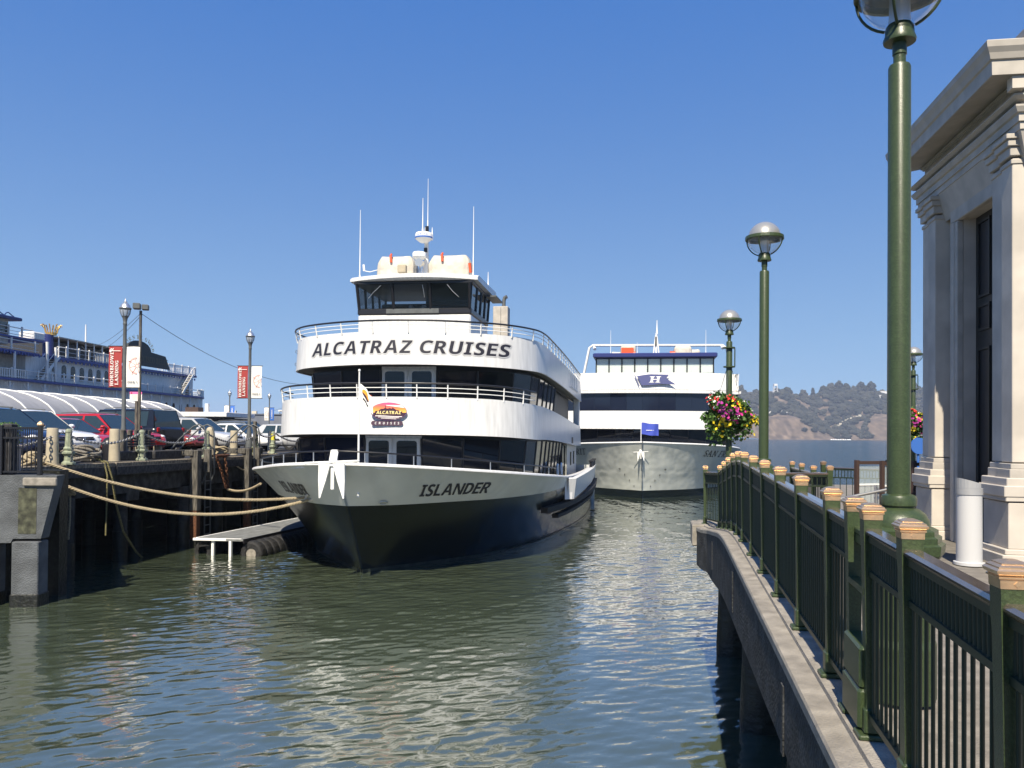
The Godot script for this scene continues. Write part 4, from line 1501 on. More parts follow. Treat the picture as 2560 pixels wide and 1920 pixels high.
func islander() -> void:
	var t := thing("ferry", "large white and black harbour ferry moored bow-on in the middle", "ferry", Vector3(-4.505, 0, -24.95), -deg_to_rad(8.0), "ferries at the pier")
	var h := {
		"k": [0, 1, 2, 3, 4, 5, 6, 7, 8, 9],
		"wa": [0.0, 0.6, 1.3, 2.8, 4.5, 8.3, 13.2, 17.5, 22.0, 28.5], "wc": [0.0, 0.45, 0.97, 2.10, 3.15, 4.40, 5.25, 5.70, 5.8, 5.65],
		"ta": [-2.35, -2.12, -1.65, -0.1, 1.9, 5.0, 10.0, 16.0, 22.0, 28.5], "tc": [0.0, 1.05, 1.85, 3.05, 4.40, 5.34, 5.58, 5.76, 5.82, 5.7], "ty": [3.36, 3.33, 3.28, 3.15, 2.98, 2.76, 2.5, 2.4, 2.36, 2.36],
		"flare": 1.45}
	var pl_y := 2.13
	var up := hull_band(h, pl_y, 0, 7, true)
	obj("hull_topside", up, M.hull_white, t)
	obj("hull_bottom", hull_band(h, -0.7, pl_y, 8), M.hull_black, t)
	obj("boot_stripe", hull_band(h, -0.1, 0.10, 1, false, 0.0, -1.0, 0.012), M.boot_stripe, t)
	var tr := st()
	quad(tr, V(28.5, -5.85, -0.7), V(28.5, 5.85, -0.7), V(28.5, 5.9, 2.36), V(28.5, -5.9, 2.36))
	obj("transom", tr, M.hull_white, t)
	obj("bulwark_cap", hull_rail(h, 0.16, 0.06), M.white_paint, t)
	var fd := st()
	slab(fd, hull_floor(h, 0.95, 0.12, 8.9), 0.06)
	obj("main_deck", fd, M.deck_grey, t)
	# wider bulwark aft with its bright forward face, and two heavy rubbing strakes
	var ba := st()
	var rr := []
	for q in [[9.2, 5.60], [9.5, 5.88], [16.0, 6.02], [22.0, 6.06], [28.5, 5.95]]:
		rr.append(PackedVector3Array([V(q[0] + 0.15, q[1] - 0.10, 1.62), V(q[0], q[1], 2.46 - (q[0] - 9) * 0.004), V(q[0], q[1] - 0.16, 2.50 - (q[0] - 9) * 0.004), V(q[0], q[1] - 0.16, 1.62)]))
	loft(ba, rr, false, -1)
	cap(ba, rr[4])
	obj("side_bulwark", ba, M.white_paint, t)
	for q in [[6.6, 1.40, 0.22], [8.4, 1.02, 0.15]]:
		var rs := st()
		var path := []
		for i in 15:
			var a: float = lerpf(q[0], 29.0, i / 14.0)
			var c: float = lut([4.0, 8.0, 12.0, 17.5, 22.0, 29.0], [4.3, 5.3, 5.8, 6.1, 6.16, 6.0], a) - (1.4 - q[1]) * 0.35
			path.append(PackedVector3Array([V(a, c - 0.25, q[1] - q[2] / 2), V(a, c, q[1] - q[2] / 2), V(a, c + 0.02, q[1] + q[2] / 2), V(a, c - 0.25, q[1] + q[2] / 2)]))
		loft(rs, path, true, -1)
		cap(rs, path[0])
		obj("rubbing_strake", rs, M.rubber, t)

	# plan curves
	var lowf := plan([Vector2(0, 1.85), Vector2(1.3, 1.95), Vector2(2.6, 2.35), Vector2(3.7, 3.05), Vector2(4.45, 4.15), Vector2(4.78, 5.6), Vector2(4.88, 9.0), Vector2(4.98, 18.0), Vector2(5.0, 28.2)])
	var upf := plan([Vector2(0, 2.95), Vector2(1.3, 3.1), Vector2(2.6, 3.6), Vector2(3.7, 4.35), Vector2(4.42, 5.4), Vector2(4.76, 6.7), Vector2(4.88, 10.0), Vector2(4.98, 18.0), Vector2(5.0, 28.4)])
	# main deck house
	var wall1 := plan([Vector2(0, 2.95), Vector2(1.3, 3.0), Vector2(2.6, 3.5), Vector2(3.7, 4.4), Vector2(4.2, 5.4), Vector2(4.42, 7.0), Vector2(4.5, 10.0), Vector2(4.62, 18.0), Vector2(4.65, 28.0)])
	var acc := along(wall1)
	var mid: float = acc[wall1.size() / 2]
	obj("house_front_low", band(wall1, 1.9, 2.5, 0.6, 0.6), M.white_paint, t)
	obj("house_front_low", band(wall1, 4.02, 4.2, 0.9, 0.9), M.black_trim, t)
	glass_wall(t, wall1, mid - 7.2, mid - 0.86, 4, 2.45, 4.1, 0.8, 0.16, M.window_navy, M.black_trim)
	glass_wall(t, wall1, mid + 1.08, mid + 16.0, 11, 2.45, 4.1, 0.8, 0.16, M.window_dark, M.black_trim)
	glass_wall(t, wall1, mid - 17.0, mid - 7.2, 6, 2.45, 4.1, 0.8, 0.16, M.window_dark, M.black_trim)
	twin_doors(t, 2.86, -0.86, 1.08, 2.1, 4.15)
	# aft part of the main deck house, white with a tall opening and small windows
	var hw := st()
	for side in [-1.0, 1.0]:
		box(hw, V(24.2, side * 4.66, 2.7), Vector3(0.10, 2.6, 8.0))
	obj("house_side", hw, M.white_paint, t)
	for q in [[16.6, 1.2], [18.6, 1.5]]:
		bx("side_door", V(q[0], 4.74, 2.75), Vector3(0.06, 1.9, q[1] * 0.8), M.window_dark, t)
	for a in [22.8, 25.4]:
		bx("side_window", V(a, 4.74, 2.9), Vector3(0.04, 0.75, 0.6), M.window_dark, t)
	# second deck: fascia, soffit, rails, glazing
	obj("lower_fascia", band(lowf, 4.19, 5.42, 1.0, 1.0, 0.05), M.white_paint, t)
	obj("second_deck", deck_plate(lowf, 4.42, 1.0, 0.12), M.deck_grey, t)
	obj("fascia_scupper", _notch(), M.black_trim, t)
	var n := lowf.size()
	deck_rail(t, lowf, 14, n - 18, 5.42, 1.0, 0.44, 1.0, 2, 0.06, M.black_trim, M.white_trim)
	var wall2 := plan([Vector2(0, 4.15), Vector2(1.3, 4.25), Vector2(2.6, 4.7), Vector2(3.6, 5.4), Vector2(4.05, 6.3), Vector2(4.3, 8.0), Vector2(4.4, 11.0), Vector2(4.5, 18.0), Vector2(4.5, 28.0)])
	acc = along(wall2)
	mid = acc[wall2.size() / 2]
	obj("house_front_upper", band(wall2, 4.4, 5.0, 0.6, 0.6), M.white_paint, t)
	obj("house_front_upper", band(wall2, 6.45, 6.66, 0.2, 0.2), M.black_trim, t)
	glass_wall(t, wall2, mid - 7.0, mid - 0.70, 4, 4.9, 6.5, 0.4, 0.16, M.window_navy, M.black_trim)
	glass_wall(t, wall2, mid + 1.28, mid + 12.5, 8, 4.9, 6.5, 0.4, 0.16, M.window_dark, M.black_trim)
	glass_wall(t, wall2, mid - 14.0, mid - 7.0, 5, 4.9, 6.5, 0.4, 0.16, M.window_dark, M.black_trim)
	twin_doors(t, 4.06, -0.68, 1.27, 4.5, 6.58)
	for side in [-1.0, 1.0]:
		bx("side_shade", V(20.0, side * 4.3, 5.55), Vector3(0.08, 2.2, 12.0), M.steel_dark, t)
		bx("corner_post", V(27.6, side * 4.75, 5.3), Vector3(0.35, 2.6, 0.9), M.white_paint, t, Basis.IDENTITY, 0.03)
	bx("red_case", V(3.2, -0.95, 5.42), Vector3(0.34, 0.22, 0.2), M.orange_red, t, Basis.IDENTITY, 0.02)
	# upper fascia, top deck, rails
	obj("upper_fascia", band(upf, 6.58, 7.70, 0.35, 0.15, 0.07), M.white_paint, t)
	obj("top_deck", deck_plate(upf, 6.78, 0.3, 0.14), M.deck_grey, t)
	deck_rail(t, upf, 10, upf.size() - 2, 7.70, 0.15, 0.36, 1.25, 2, 0.10, M.black_trim, M.white_trim)
	# fender gate panels on the top deck side
	for i in 4:
		var g := st()
		for e in [[0.0, 0.36, 1.3, 0.04], [0.0, -0.36, 1.3, 0.04], [0.64, 0.0, 0.04, 0.74], [-0.64, 0.0, 0.04, 0.74]]:
			box(g, Vector3(0, e[1], e[0]), Vector3(0.03, e[3], e[2]))
		obj("side_gate", g, M.white_trim, t, Transform3D(Basis.IDENTITY, V(19.0 + i * 1.5, 5.03, 7.1)))
	# pilothouse
	var P := 5.6
	var ph := st()
	box(ph, V(P + 1.85, 0.05, 7.75), Vector3(4.3, 1.8, 3.7), Basis.IDENTITY, 0.05)
	obj("pilothouse_base", ph, M.white_paint, t)
	var pb := st()
	box(pb, V(P + 1.85, 0.05, 8.76), Vector3(4.34, 0.24, 3.74), Basis.IDENTITY, 0.04)
	box(pb, V(P + 1.75, 0.05, 9.80), Vector3(4.5, 0.12, 3.9), Basis.IDENTITY, 0.02)
	obj("pilothouse_band", pb, M.black_trim, t)
	bx("faded_patch", V(P - 0.03, 0.0, 8.77), Vector3(2.0, 0.17, 0.02), M.lamp_grey, t)
	# raked front: window bottoms at P, tops leaning out
	var fx := [-2.05, -0.72, 0.68, 2.15]
	for i in 4:
		var m := st()
		cyl(m, V(P, fx[i], 8.85), V(P - 0.22, fx[i] * 1.02, 9.78), 0.06, 0.06, 4)
		obj("pilothouse_mullion", m, M.black_trim, t)
		if i < 3:
			var s := st()
			s.set_smooth_group(-1)
			quad(s, V(P + 0.0, fx[i] + 0.05, 8.87), V(P, fx[i + 1] - 0.05, 8.87), V(P - 0.22, fx[i + 1] * 1.02 - 0.05, 9.76), V(P - 0.22, fx[i] * 1.02 + 0.05, 9.76))
			obj("windscreen", s, M.pane_tint, t)
			var w := st()
			var c0: float = [-1.15, 0.42, 1.35][i]
			tube(w, [V(P - 0.24, c0, 9.7), V(P - 0.20, c0 + [-0.3, 0.05, 0.2][i], 9.45), V(P - 0.14, c0 + [-0.5, 0.06, 0.42][i], 9.25)], 0.012, 5)
			obj("wiper", w, M.stainless, t)
	for side in [-1.0, 1.0]:
		for k in 4:
			var a0 := P + 0.08 + k * 0.91
			var s := st()
			s.set_smooth_group(-1)
			quad(s, V(a0, 0.05 + side * 2.14, 8.87), V(a0 + 0.85, 0.05 + side * 2.14, 8.87), V(a0 + 0.85, 0.05 + side * 2.2, 9.76), V(a0 - 0.05, 0.05 + side * 2.2, 9.76))
			obj("side_pane", s, M.pane_tint, t)
			var m := st()
			cyl(m, V(a0 + 0.88, 0.05 + side * 2.14, 8.85), V(a0 + 0.88, 0.05 + side * 2.2, 9.78), 0.05, 0.05, 4)
			obj("pilothouse_mullion", m, M.black_trim, t)
	bx("back_wall", V(P + 3.65, 0.9, 9.3), Vector3(2.6, 1.0, 0.08), M.steel_dark, t)
	bx("console", V(P + 1.0, 0.3, 9.0), Vector3(3.4, 0.3, 0.7), M.black_trim, t, Basis.IDENTITY, 0.05)
	for c in [-0.2, 0.3]:
		bx("instrument", V(P + 0.5, c, 9.0), Vector3(0.16, 0.12, 0.1), M.white_trim, t, Basis.IDENTITY, 0.02)
	# roof with a curved brow
	var rf := st()
	var rings := []
	for i in 13:
		var f := i / 12.0 * 2 - 1
		var a := P - 0.55 + 0.42 * f * f
		var c := 0.05 + f * 2.42
		rings.append(PackedVector3Array([V(P + 4.1, c, 9.86), V(a + 0.1, c, 9.86), V(a, c, 9.93 - 0.06 * f * f), V(a, c, 10.03 - 0.06 * f * f), V(a + 0.25, c, 10.12 - 0.05 * f * f), V(P + 4.1, c, 10.12)]))
	loft(rf, rings, true, -1)
	cap(rf, rings[0], true)
	cap(rf, rings[12])
	obj("pilothouse_roof", rf, M.white_paint, t)
	var lad := st()
	box(lad, V(P + 3.4, 2.52, 9.72), Vector3(0.42, 0.05, 1.7), Basis(Vector3.RIGHT, 0.0))
	obj("side_awning", lad, M.lamp_grey, t)
	# on the roof
	var r1 := raft_cover(t, V(P + 1.6, -1.02, 10.1), Vector3(1.5, 0.98, 1.1), 5)
	var r2 := raft_cover(t, V(P + 1.6, 1.10, 10.1), Vector3(1.66, 0.98, 1.1), 6)
	for q in [[r1, -0.12], [r2, -0.22]]:
		var o := st()
		cyl(o, Vector3(q[1], 0.72, 0.60), Vector3(q[1] - 0.03, 1.0, 0.56), 0.05, 0.05, 8)
		box(o, Vector3(q[1], 1.03, 0.56), Vector3(0.06, 0.06, 0.06))
		obj("release_unit", o, M.orange_red, q[0])
	var ms := st()
	cyl(ms, V(P + 1.3, 0.18, 10.1), V(P + 1.3, 0.18, 12.2), 0.10, 0.075, 10)
	cyl(ms, V(P + 1.3, -0.02, 10.1), V(P + 1.3, 0.10, 10.9), 0.03, 0.03, 6)
	obj("mast", ms, M.white_trim, t)
	for q in [[10.98, 0.0, 0.26, 0.17, P + 0.9], [11.68, 0.16, 0.33, 0.22, P + 0.95]]:
		var rd := st()
		lathe(rd, [[q[2] * 0.45, -0.14], [q[2] * 0.8, -0.06], [q[2], 0.0], [q[2], q[3] * 0.75], [q[2] * 0.92, q[3]], [q[2] * 0.5, q[3] * 1.08]], Vector3.ZERO, 24)
		var ro := obj("radar_dome", rd, M.white_trim, t, Transform3D(Basis.IDENTITY, V(q[4], q[1], q[0])))
		if q[2] > 0.3:
			var rb := st()
			lathe(rb, [[q[2] + 0.006, 0.0], [q[2] + 0.006, 0.06]], Vector3.ZERO, 24)
			obj("blue_band", rb, M.banner_blue, ro)
			obj("lettering", letters("FURUNO", 0.055, func(x, y): return Vector3(sin(x / (q[2] + 0.004)) * (q[2] + 0.004), y + 0.085, cos(x / (q[2] + 0.004)) * (q[2] + 0.004)), true, false, 0.15, 1.3, 0.3), M.banner_blue, ro)
	var nl := st()
	cyl(nl, V(P + 1.2, 0.22, 12.02), V(P + 1.2, 0.22, 12.22), 0.07, 0.07, 10)
	cyl(nl, V(P + 1.2, 0.17, 11.22), V(P + 1.2, 0.17, 11.38), 0.07, 0.07, 10)
	obj("navigation_light", nl, M.black_trim, t)
	var sl := st()
	cyl(sl, V(P + 0.35, 0.12, 10.66), V(P + 0.7, 0.14, 10.68), 0.15, 0.12, 14)
	cyl(sl, V(P + 0.6, 0.12, 10.1), V(P + 0.6, 0.12, 10.6), 0.05, 0.05, 8)
	obj("searchlight", sl, M.stainless, t)
	bx("loud_hailer", V(P + 0.4, -0.52, 10.42), Vector3(0.32, 0.30, 0.25), M.cream_post, t, Basis.IDENTITY, 0.02)
	antenna(t, V(P + 0.9, -2.35, 10.05), 2.8)
	antenna(t, V(P + 0.9, 2.1, 10.05), 2.8)
	antenna(t, V(P + 1.3, 0.02, 11.9), 1.45)
	antenna(t, V(P + 1.3, 0.22, 12.2), 1.9, 0.016)
	antenna(t, V(P + 1.3, 0.40, 11.7), 0.5)
	antenna(t, V(P + 2.4, 2.42, 9.9), 0.75)
	var wm := st()
	tube(wm, [V(P + 0.6, -1.55, 10.45), V(P + 0.6, -1.85, 10.38), V(P + 0.6, -2.05, 10.42)], 0.016, 5)
	cyl(wm, V(P + 0.6, -2.08, 10.42), V(P + 0.6, -2.10, 10.66), 0.045, 0.045, 8)
	obj("wind_sensor", wm, M.white_trim, t)
	var rp := st()
	cyl(rp, V(P + 1.0, 1.98, 10.36), V(P + 1.0, 1.94, 10.72), 0.05, 0.06, 8)
	obj("red_beacon", rp, M.orange_red, t)
	# exhaust casing behind
	var ex := bx("exhaust_casing", V(12.2, 2.32, 8.75), Vector3(0.66, 2.3, 0.7), M.cream_trim, t, Basis.IDENTITY, 0.02)
	bx("seam", Vector3(0.02, 0, 0.352), Vector3(0.02, 2.2, 0.01), M.lamp_grey, ex)
	var ep := st()
	tube(ep, [Vector3(0.1, 1.1, 0), Vector3(0.1, 1.45, 0), Vector3(0.14, 1.58, 0), Vector3(0.24, 1.62, 0.03)], 0.085, 10)
	obj("exhaust_pipe", ep, M.lamp_grey, ex)
	# foredeck: bow rail, jackstaff, winch
	var bow := []
	for i in 31:
		var p := 5.4 * absf(i / 15.0 - 1.0)
		var q := hull_pt(h, -1.0 if i < 15 else 1.0, p, lut(h.k, h.ty, p))
		bow.append(Vector2(q.x * 0.96, -q.z + 0.12))
	var bt := st()
	var pts := []
	for i in 31:
		var p := 5.4 * absf(i / 15.0 - 1.0)
		pts.append(V(bow[i].y, bow[i].x, lut(h.k, h.ty, p) + 0.36 - 0.05 * absf(i / 15.0 - 1.0)))
	tube(bt, pts, 0.025, 6)
	obj("bow_rail", bt, M.black_trim, t)
	for i in range(1, 30, 2):
		var q := st()
		cyl(q, pts[i], pts[i] - Vector3(0, 0.38, 0), 0.018, 0.018, 6)
		obj("bow_stanchion", q, M.stainless, t)
	var js := st()
	cyl(js, V(-1.55, 0.38, 2.4), V(-1.55, 0.38, 5.98), 0.035, 0.022, 8)
	ball(js, V(-1.55, 0.38, 6.0), Vector3.ONE * 0.04, 8, 5)
	obj("jackstaff", js, M.white_trim, t)
	anchor_part(t, V(-2.38, -0.06, 3.38), 0.0, 1.0)
	var hz := st()
	var hp := hull_pt(h, 1.0, 1.15, 2.25)
	for k in 10:
		pass
	var el := []
	for k in 14:
		var an := TAU * k / 14
		el.append(hull_pt(h, 1.0, 1.25 + cos(an) * 0.16, 2.22 + sin(an) * 0.05) + Vector3(0.02, -0.01, 0.03))
	tube(hz, el, 0.02, 5, false, true)
	obj("hawse_ring", hz, M.stainless, t)
	# lettering
	var ship := func(side: float, pc: float) -> Callable:
		return func(x: float, y: float) -> Vector3:
			var p := pc + side * x * 0.46
			var yy := 2.36 + y
			var q := hull_pt(h, side, p, yy)
			var e := hull_pt(h, side, p + 0.05, yy) - hull_pt(h, side, p - 0.05, yy)
			var u := hull_pt(h, side, p, yy + 0.05) - hull_pt(h, side, p, yy - 0.05)
			return q + e.cross(u).normalized() * (0.014 if side > 0 else -0.014)
	obj("ship_name", letters("ISLANDER", 0.36, ship.call(1.0, 2.95), true, false, 0.32, 1.26), M.lettering, t)
	obj("ship_name", letters("ISLANDER", 0.36, ship.call(-1.0, 2.35), true, false, 0.32, 1.26), M.lettering, t)
	for q in [[0.03, 0.010, "letter_edge"], [0.0, 0.016, "lettering"]]:
		var put_at := func(x: float, y: float) -> Vector3:
			var c := x * 0.965 + 0.27
			var f := front_at(upf, c)
			var y0 := 6.95 + deck_drop(f.y, 0.25) + y
			var g := front_at(upf, c + 0.05) - front_at(upf, c - 0.05)
			g = g.normalized()
			var lean := 0.07 * (y0 - 6.58) / 1.12
			return V(f.y - g.x * (q[1] - lean), c + g.y * (q[1] - lean), y0)
		if q[0] == 0.0:
			obj("company_name", letters("ALCATRAZ CRUISES", 0.43, put_at, true, false, 0.22, 1.28, 0.06), M.lettering, t)
		else:
			for e in [Vector2(1, 0), Vector2(-1, 0), Vector2(0, 1), Vector2(0, -1), Vector2(0.7, 0.7), Vector2(-0.7, -0.7), Vector2(0.7, -0.7), Vector2(-0.7, 0.7)]:
				obj("name_outline", letters("ALCATRAZ CRUISES", 0.43, func(x, y): return put_at.call(x + e.x * 0.045, y + e.y * 0.045) + Vector3(0, 0, e.x * 0.0007 + e.y * 0.0004), true, false, 0.22, 1.28, 0.06), M.letter_edge, t)
	# oval emblem and the plate below it
	var em := put("emblem", card(1.20, 0.58), scissor(disc_tex()), t, Transform3D(Basis(Vector3.UP, 0.05), V(1.77, 0.26, 4.93)))
	obj("emblem_name", letters("ALCATRAZ", 0.10, func(x, y): return Vector3(x, y - 0.085, 0.006), true, false, 0.1, 1.15), M.emblem_yellow, em)
	var pill := st()
	plate(pill, rounded(1.05, 0.15, 0.07), 0.004)
	var pt := obj("emblem_plate", pill, M.emblem_plum, t, Transform3D(Basis(Vector3.UP, 0.05), V(1.80, 0.20, 4.55)))
	obj("plate_name", letters("CRUISES", 0.075, func(x, y): return Vector3(x, y - 0.037, 0.005), true, false, 0.1, 1.0, 0.9), M.white_trim, pt)
	# three small scroll marks on the left flank
	for q in [[-4.3, 7.25], [-4.35, 6.8], [-4.35, 4.95], [-4.4, 4.4]]:
		var sc := st()
		var e := upf if q[1] > 6 else lowf
		var w0 := Vector2(0, 0)
		for p in e:
			if p.x < q[0] and p.y < 9.0: w0 = p
		tube(sc, [V(w0.y + 0.5, w0.x - 0.05, q[1]), V(w0.y, w0.x - 0.03, q[1] + 0.04), V(w0.y - 0.1, w0.x + 0.0, q[1] - 0.05), V(w0.y + 0.45, w0.x - 0.06, q[1] - 0.1)], 0.010, 4)
		obj("grab_rail", sc, M.lamp_grey, t)
	# people-sized clutter on the port side deck
	for q in [[12.0, 4.9], [13.4, 4.95]]:
		var rg := st()
		var ri := []
		for k in 16: ri.append(V(q[0] + cos(TAU * k / 16) * 0.28, q[1], 2.65 + sin(TAU * k / 16) * 0.28))
		tube(rg, ri, 0.05, 6, false, true)
		obj("life_ring", rg, M.white_trim, t)
	for a in [22.5, 24.5, 26.5]:
		var bo := st()
		cyl(bo, V(a, 5.9, 2.3), V(a, 5.9, 2.75), 0.09, 0.09, 8)
		box(bo, V(a, 5.9, 2.78), Vector3(0.26, 0.08, 0.26))
		obj("mooring_bitt", bo, M.black_trim, t)
	# flag on the jackstaff
	var ft := thing("flag", "small white flag with the orange oval emblem drooping from the bow staff", "flag", t.transform * V(-1.55, 0.40, 5.62))
	ft.rotation.y = -0.6
	var im := Image.create(96, 72, false, Image.FORMAT_RGBA8)
	im.fill(Color(0.93, 0.92, 0.90))
	for y in 72:
		for x in 96:
			var u := (x - 48) / 30.0
			var v := (y - 27) / 17.0
			if u * u + v * v < 1: im.set_pixel(x, y, Color(0.25, 0.16, 0.2) if v > 0.1 else Color(0.95, 0.62, 0.2))
			if absf(x - 48) < 26 and absf(y - 54) < 5: im.set_pixel(x, y, Color(0.12, 0.12, 0.16))
	var fm := StandardMaterial3D.new()
	fm.albedo_texture = ImageTexture.create_from_image(im)
	fm.roughness = 0.8
	fm.cull_mode = BaseMaterial3D.CULL_DISABLED
	put("cloth", flag_mesh(0.55, 0.50, 0.95, 0.4), fm, ft)

func _notch() -> SurfaceTool:
	var s := st()
	box(s, V(20.2, 5.0, 3.95), Vector3(0.03, 0.32, 0.7))
	return s

func spirit() -> void:
	var t := thing("ferry", "second white ferry seen head-on behind, navy flag emblem and windows", "ferry", Vector3(8.864, 0, -55.89), -deg_to_rad(9.0), "ferries at the pier")
	var h := {
		"k": [0, 1, 2, 3, 4, 5, 6],
		"wa": [0.0, 1.2, 3.0, 6.0, 10.0, 18.0, 40.0], "wc": [0.0, 1.5, 3.4, 5.2, 6.2, 6.9, 7.0],
		"ta": [-1.6, -0.6, 1.0, 3.4, 7.0, 16.0, 40.0], "tc": [0.0, 2.0, 4.2, 6.2, 7.2, 7.6, 7.6], "ty": [3.80, 3.74, 3.66, 3.5, 3.3, 3.0, 2.9],
		"flare": 1.25}
	obj("hull_topside", hull_band(h, 0.52, 0, 7, true), M.hull_white, t)
	obj("hull_bottom", hull_band(h, -0.6, 0.52, 3), M.hull_black, t)
	obj("bulwark_cap", hull_rail(h, 0.2, 0.06), M.white_paint, t)
	var fd := st()
	slab(fd, hull_floor(h, 0.8, 0.15, 5.9), 0.08)
	obj("main_deck", fd, M.deck_grey, t)
	var mk := func(a0: float, b: float, w: float) -> Array:
		return plan([Vector2(0, a0), Vector2(w * 0.45, a0 + b * 0.12), Vector2(w * 0.75, a0 + b * 0.45), Vector2(w * 0.93, a0 + b), Vector2(w, a0 + b * 2.4), Vector2(w, 40)], 4)
	var w1: Array = mk.call(4.2, 2.0, 6.5)
	var acc := along(w1)
	var mid: float = acc[w1.size() / 2]
	obj("front_wall_low", band(w1, 2.8, 3.4, 0, 0), M.white_paint, t)
	glass_wall(t, w1, mid - 8.6, mid + 8.6, 13, 3.35, 4.9, 0, 0.1, M.window_dark, M.black_trim, 0.05)
	obj("side_wall", band(plan([Vector2(0, 14), Vector2(3, 14), Vector2(6.6, 14.05), Vector2(6.75, 18), Vector2(6.75, 40)], 3), 2.8, 4.9, 0, 0), M.white_paint, t)
	var f1: Array = mk.call(3.6, 2.0, 7.15)
	obj("lower_fascia", band(f1, 4.72, 6.04, 0, 0, 0.05), M.white_paint, t)
	obj("second_deck", deck_plate(f1, 4.98, 0, 0.12), M.deck_grey, t)
	var w2: Array = mk.call(4.0, 2.0, 7.0)
	acc = along(w2)
	mid = acc[w2.size() / 2]
	glass_wall(t, w2, mid - 9.4, mid + 9.4, 16, 5.95, 7.42, 0, 0.0, M.window_navy, M.window_navy, 0.03)
	obj("brow", band(mk.call(3.75, 2.0, 7.22), 7.34, 7.56, 0, 0, 0.0), M.white_paint, t)
	obj("upper_fascia", band(mk.call(4.0, 2.0, 7.1), 7.6, 8.85, 0, 0, 0.22), M.white_paint, t)
	obj("fascia_shadow_gap", band(mk.call(4.1, 2.0, 7.0), 7.54, 7.62, 0, 0), M.tan, t)
	obj("top_deck", deck_plate(mk.call(4.3, 2.0, 7.0), 8.78, 0, 0.1), M.deck_grey, t)
	# wheelhouse with nine blinded windows
	var A := 7.0
	bx("wheelhouse", V(A + 2.6, 0.86, 9.55), Vector3(8.9, 1.6, 4.8), M.navy, t)
	bx("wheelhouse_roof", V(A + 2.4, 0.86, 10.36), Vector3(9.3, 0.34, 5.6), M.navy, t, Basis.IDENTITY, 0.06)
	for i in 9:
		var c := -3.45 + i * 0.98 + 0.38
		var o := bx("window_blind", V(A + 0.16, c, 9.57), Vector3(0.88, 1.08, 0.02), M.blind, t)
		bx("window_glass", Vector3(0, 0, 0.05), Vector3(0.88, 1.08, 0.012), M.pane_clear, o)
	for i in 10:
		bx("window_post", V(A + 0.1, -3.55 + i * 0.98 - 0.01, 9.57), Vector3(0.09, 1.2, 0.12), M.black_trim, t)
	bx("window_sill", V(A + 0.1, 0.86, 9.0), Vector3(8.95, 0.06, 0.14), M.black_trim, t)
	# arch
	var ar := st()
	tube(ar, [V(10, -4.80, 8.8), V(10, -4.28, 11.3), V(10, -4.0, 11.50), V(10, 6.2, 11.42), V(10, 6.5, 11.2), V(10, 6.9, 8.8)], 0.10, 8)
	obj("arch", ar, M.white_paint, t)
	for c in [-3.9, 6.1]:
		var s := st()
		cyl(s, V(9.8, c, 11.35), V(9.6, c + 0.08, 11.15), 0.10, 0.14, 8)
		obj("floodlight", s, M.white_trim, t)
	antenna(t, V(8.0, -2.5, 10.5), 1.95)
	antenna(t, V(8.0, 4.75, 10.5), 1.9)
	antenna(t, V(8.0, -0.45, 10.5), 1.0)
	var mm := st()
	for sd in [-1.0, 1.0]: cyl(mm, V(8.0, 1.0 + sd * 0.22, 10.5), V(8.0, 1.0 + sd * 0.05, 12.0), 0.06, 0.05, 6)
	cyl(mm, V(8, 1.0, 10.5), V(8, 1.0, 12.2), 0.09, 0.06, 8)
	obj("mast", mm, M.white_trim, t)
	var ml := st()
	cyl(ml, V(7.9, 0.98, 11.2), V(7.9, 0.98, 11.9), 0.06, 0.06, 8)
	obj("mast_light", ml, M.black_trim, t)
	antenna(t, V(8, 1.05, 12.1), 1.1, 0.05)
	var orn := st()
	for q in [[-1.75, 0.55], [1.45, 0.4]]: cyl(orn, V(8.3, q[0] + 0.6, 10.6), V(8.3, q[0] + 0.6 + q[1], 10.6), 0.22, 0.22, 10)
	obj("life_float", orn, M.orange_red, t)
	raft_cover(t, V(8.8, -1.15, 10.5), Vector3(1.2, 0.9, 1.0), 31)
	raft_cover(t, V(8.8, 3.05, 10.5), Vector3(1.35, 0.75, 1.0), 32)
	raft_cover(t, V(9.3, 3.85, 10.5), Vector3(1.1, 0.5, 1.0), 33)
	raft_cover(t, V(9.3, -2.0, 10.5), Vector3(1.0, 0.35, 1.0), 34)
	bx("orange_case", V(8.2, -1.2, 10.85), Vector3(0.95, 0.5, 0.2), M.orange_red, t, Basis.IDENTITY, 0.03)
	# house flag emblem with a white letter
	var em := st()
	plate(em, PackedVector2Array([Vector2(-1.15, 0.30), Vector2(-0.55, 0.40), Vector2(-0.2, 0.44), Vector2(1.15, 0.40), Vector2(0.95, 0.12), Vector2(1.65, -0.34), Vector2(0.6, -0.28), Vector2(-0.3, -0.38), Vector2(-0.8, -0.40)]), 0.01)
	var o := obj("emblem", em, M.navy, t, Transform3D(Basis(Vector3.RIGHT, -0.18), V(3.93, 0.72, 8.28)))
	var st2 := st()
	plate(st2, PackedVector2Array([Vector2(-1.35, 0.36), Vector2(-1.28, 0.36), Vector2(-0.93, -0.46), Vector2(-1.0, -0.46)]), 0.01)
	obj("emblem_staff", st2, M.navy, o)
	obj("emblem_letter", letters("H", 0.44, func(x, y): return Vector3(x + 0.12, y - 0.18, 0.012), true, true, 0.15, 1.7), M.white_trim, o)
	# names on the bows and draught marks
	var nm := func(side: float, pc: float, k: float, yb: float) -> Callable:
		return func(x: float, y: float) -> Vector3:
			var p := pc + side * x * k
			var q := hull_pt(h, side, p, yb + y - side * x * 0.035)
			return q + Vector3(side * 0.02, 0, 0.03)
	obj("ship_name", letters("SAN FRANCISCO", 0.42, nm.call(1.0, 2.93, 0.36, 2.75), false, true, 0.25, 1.0), M.lettering, t)
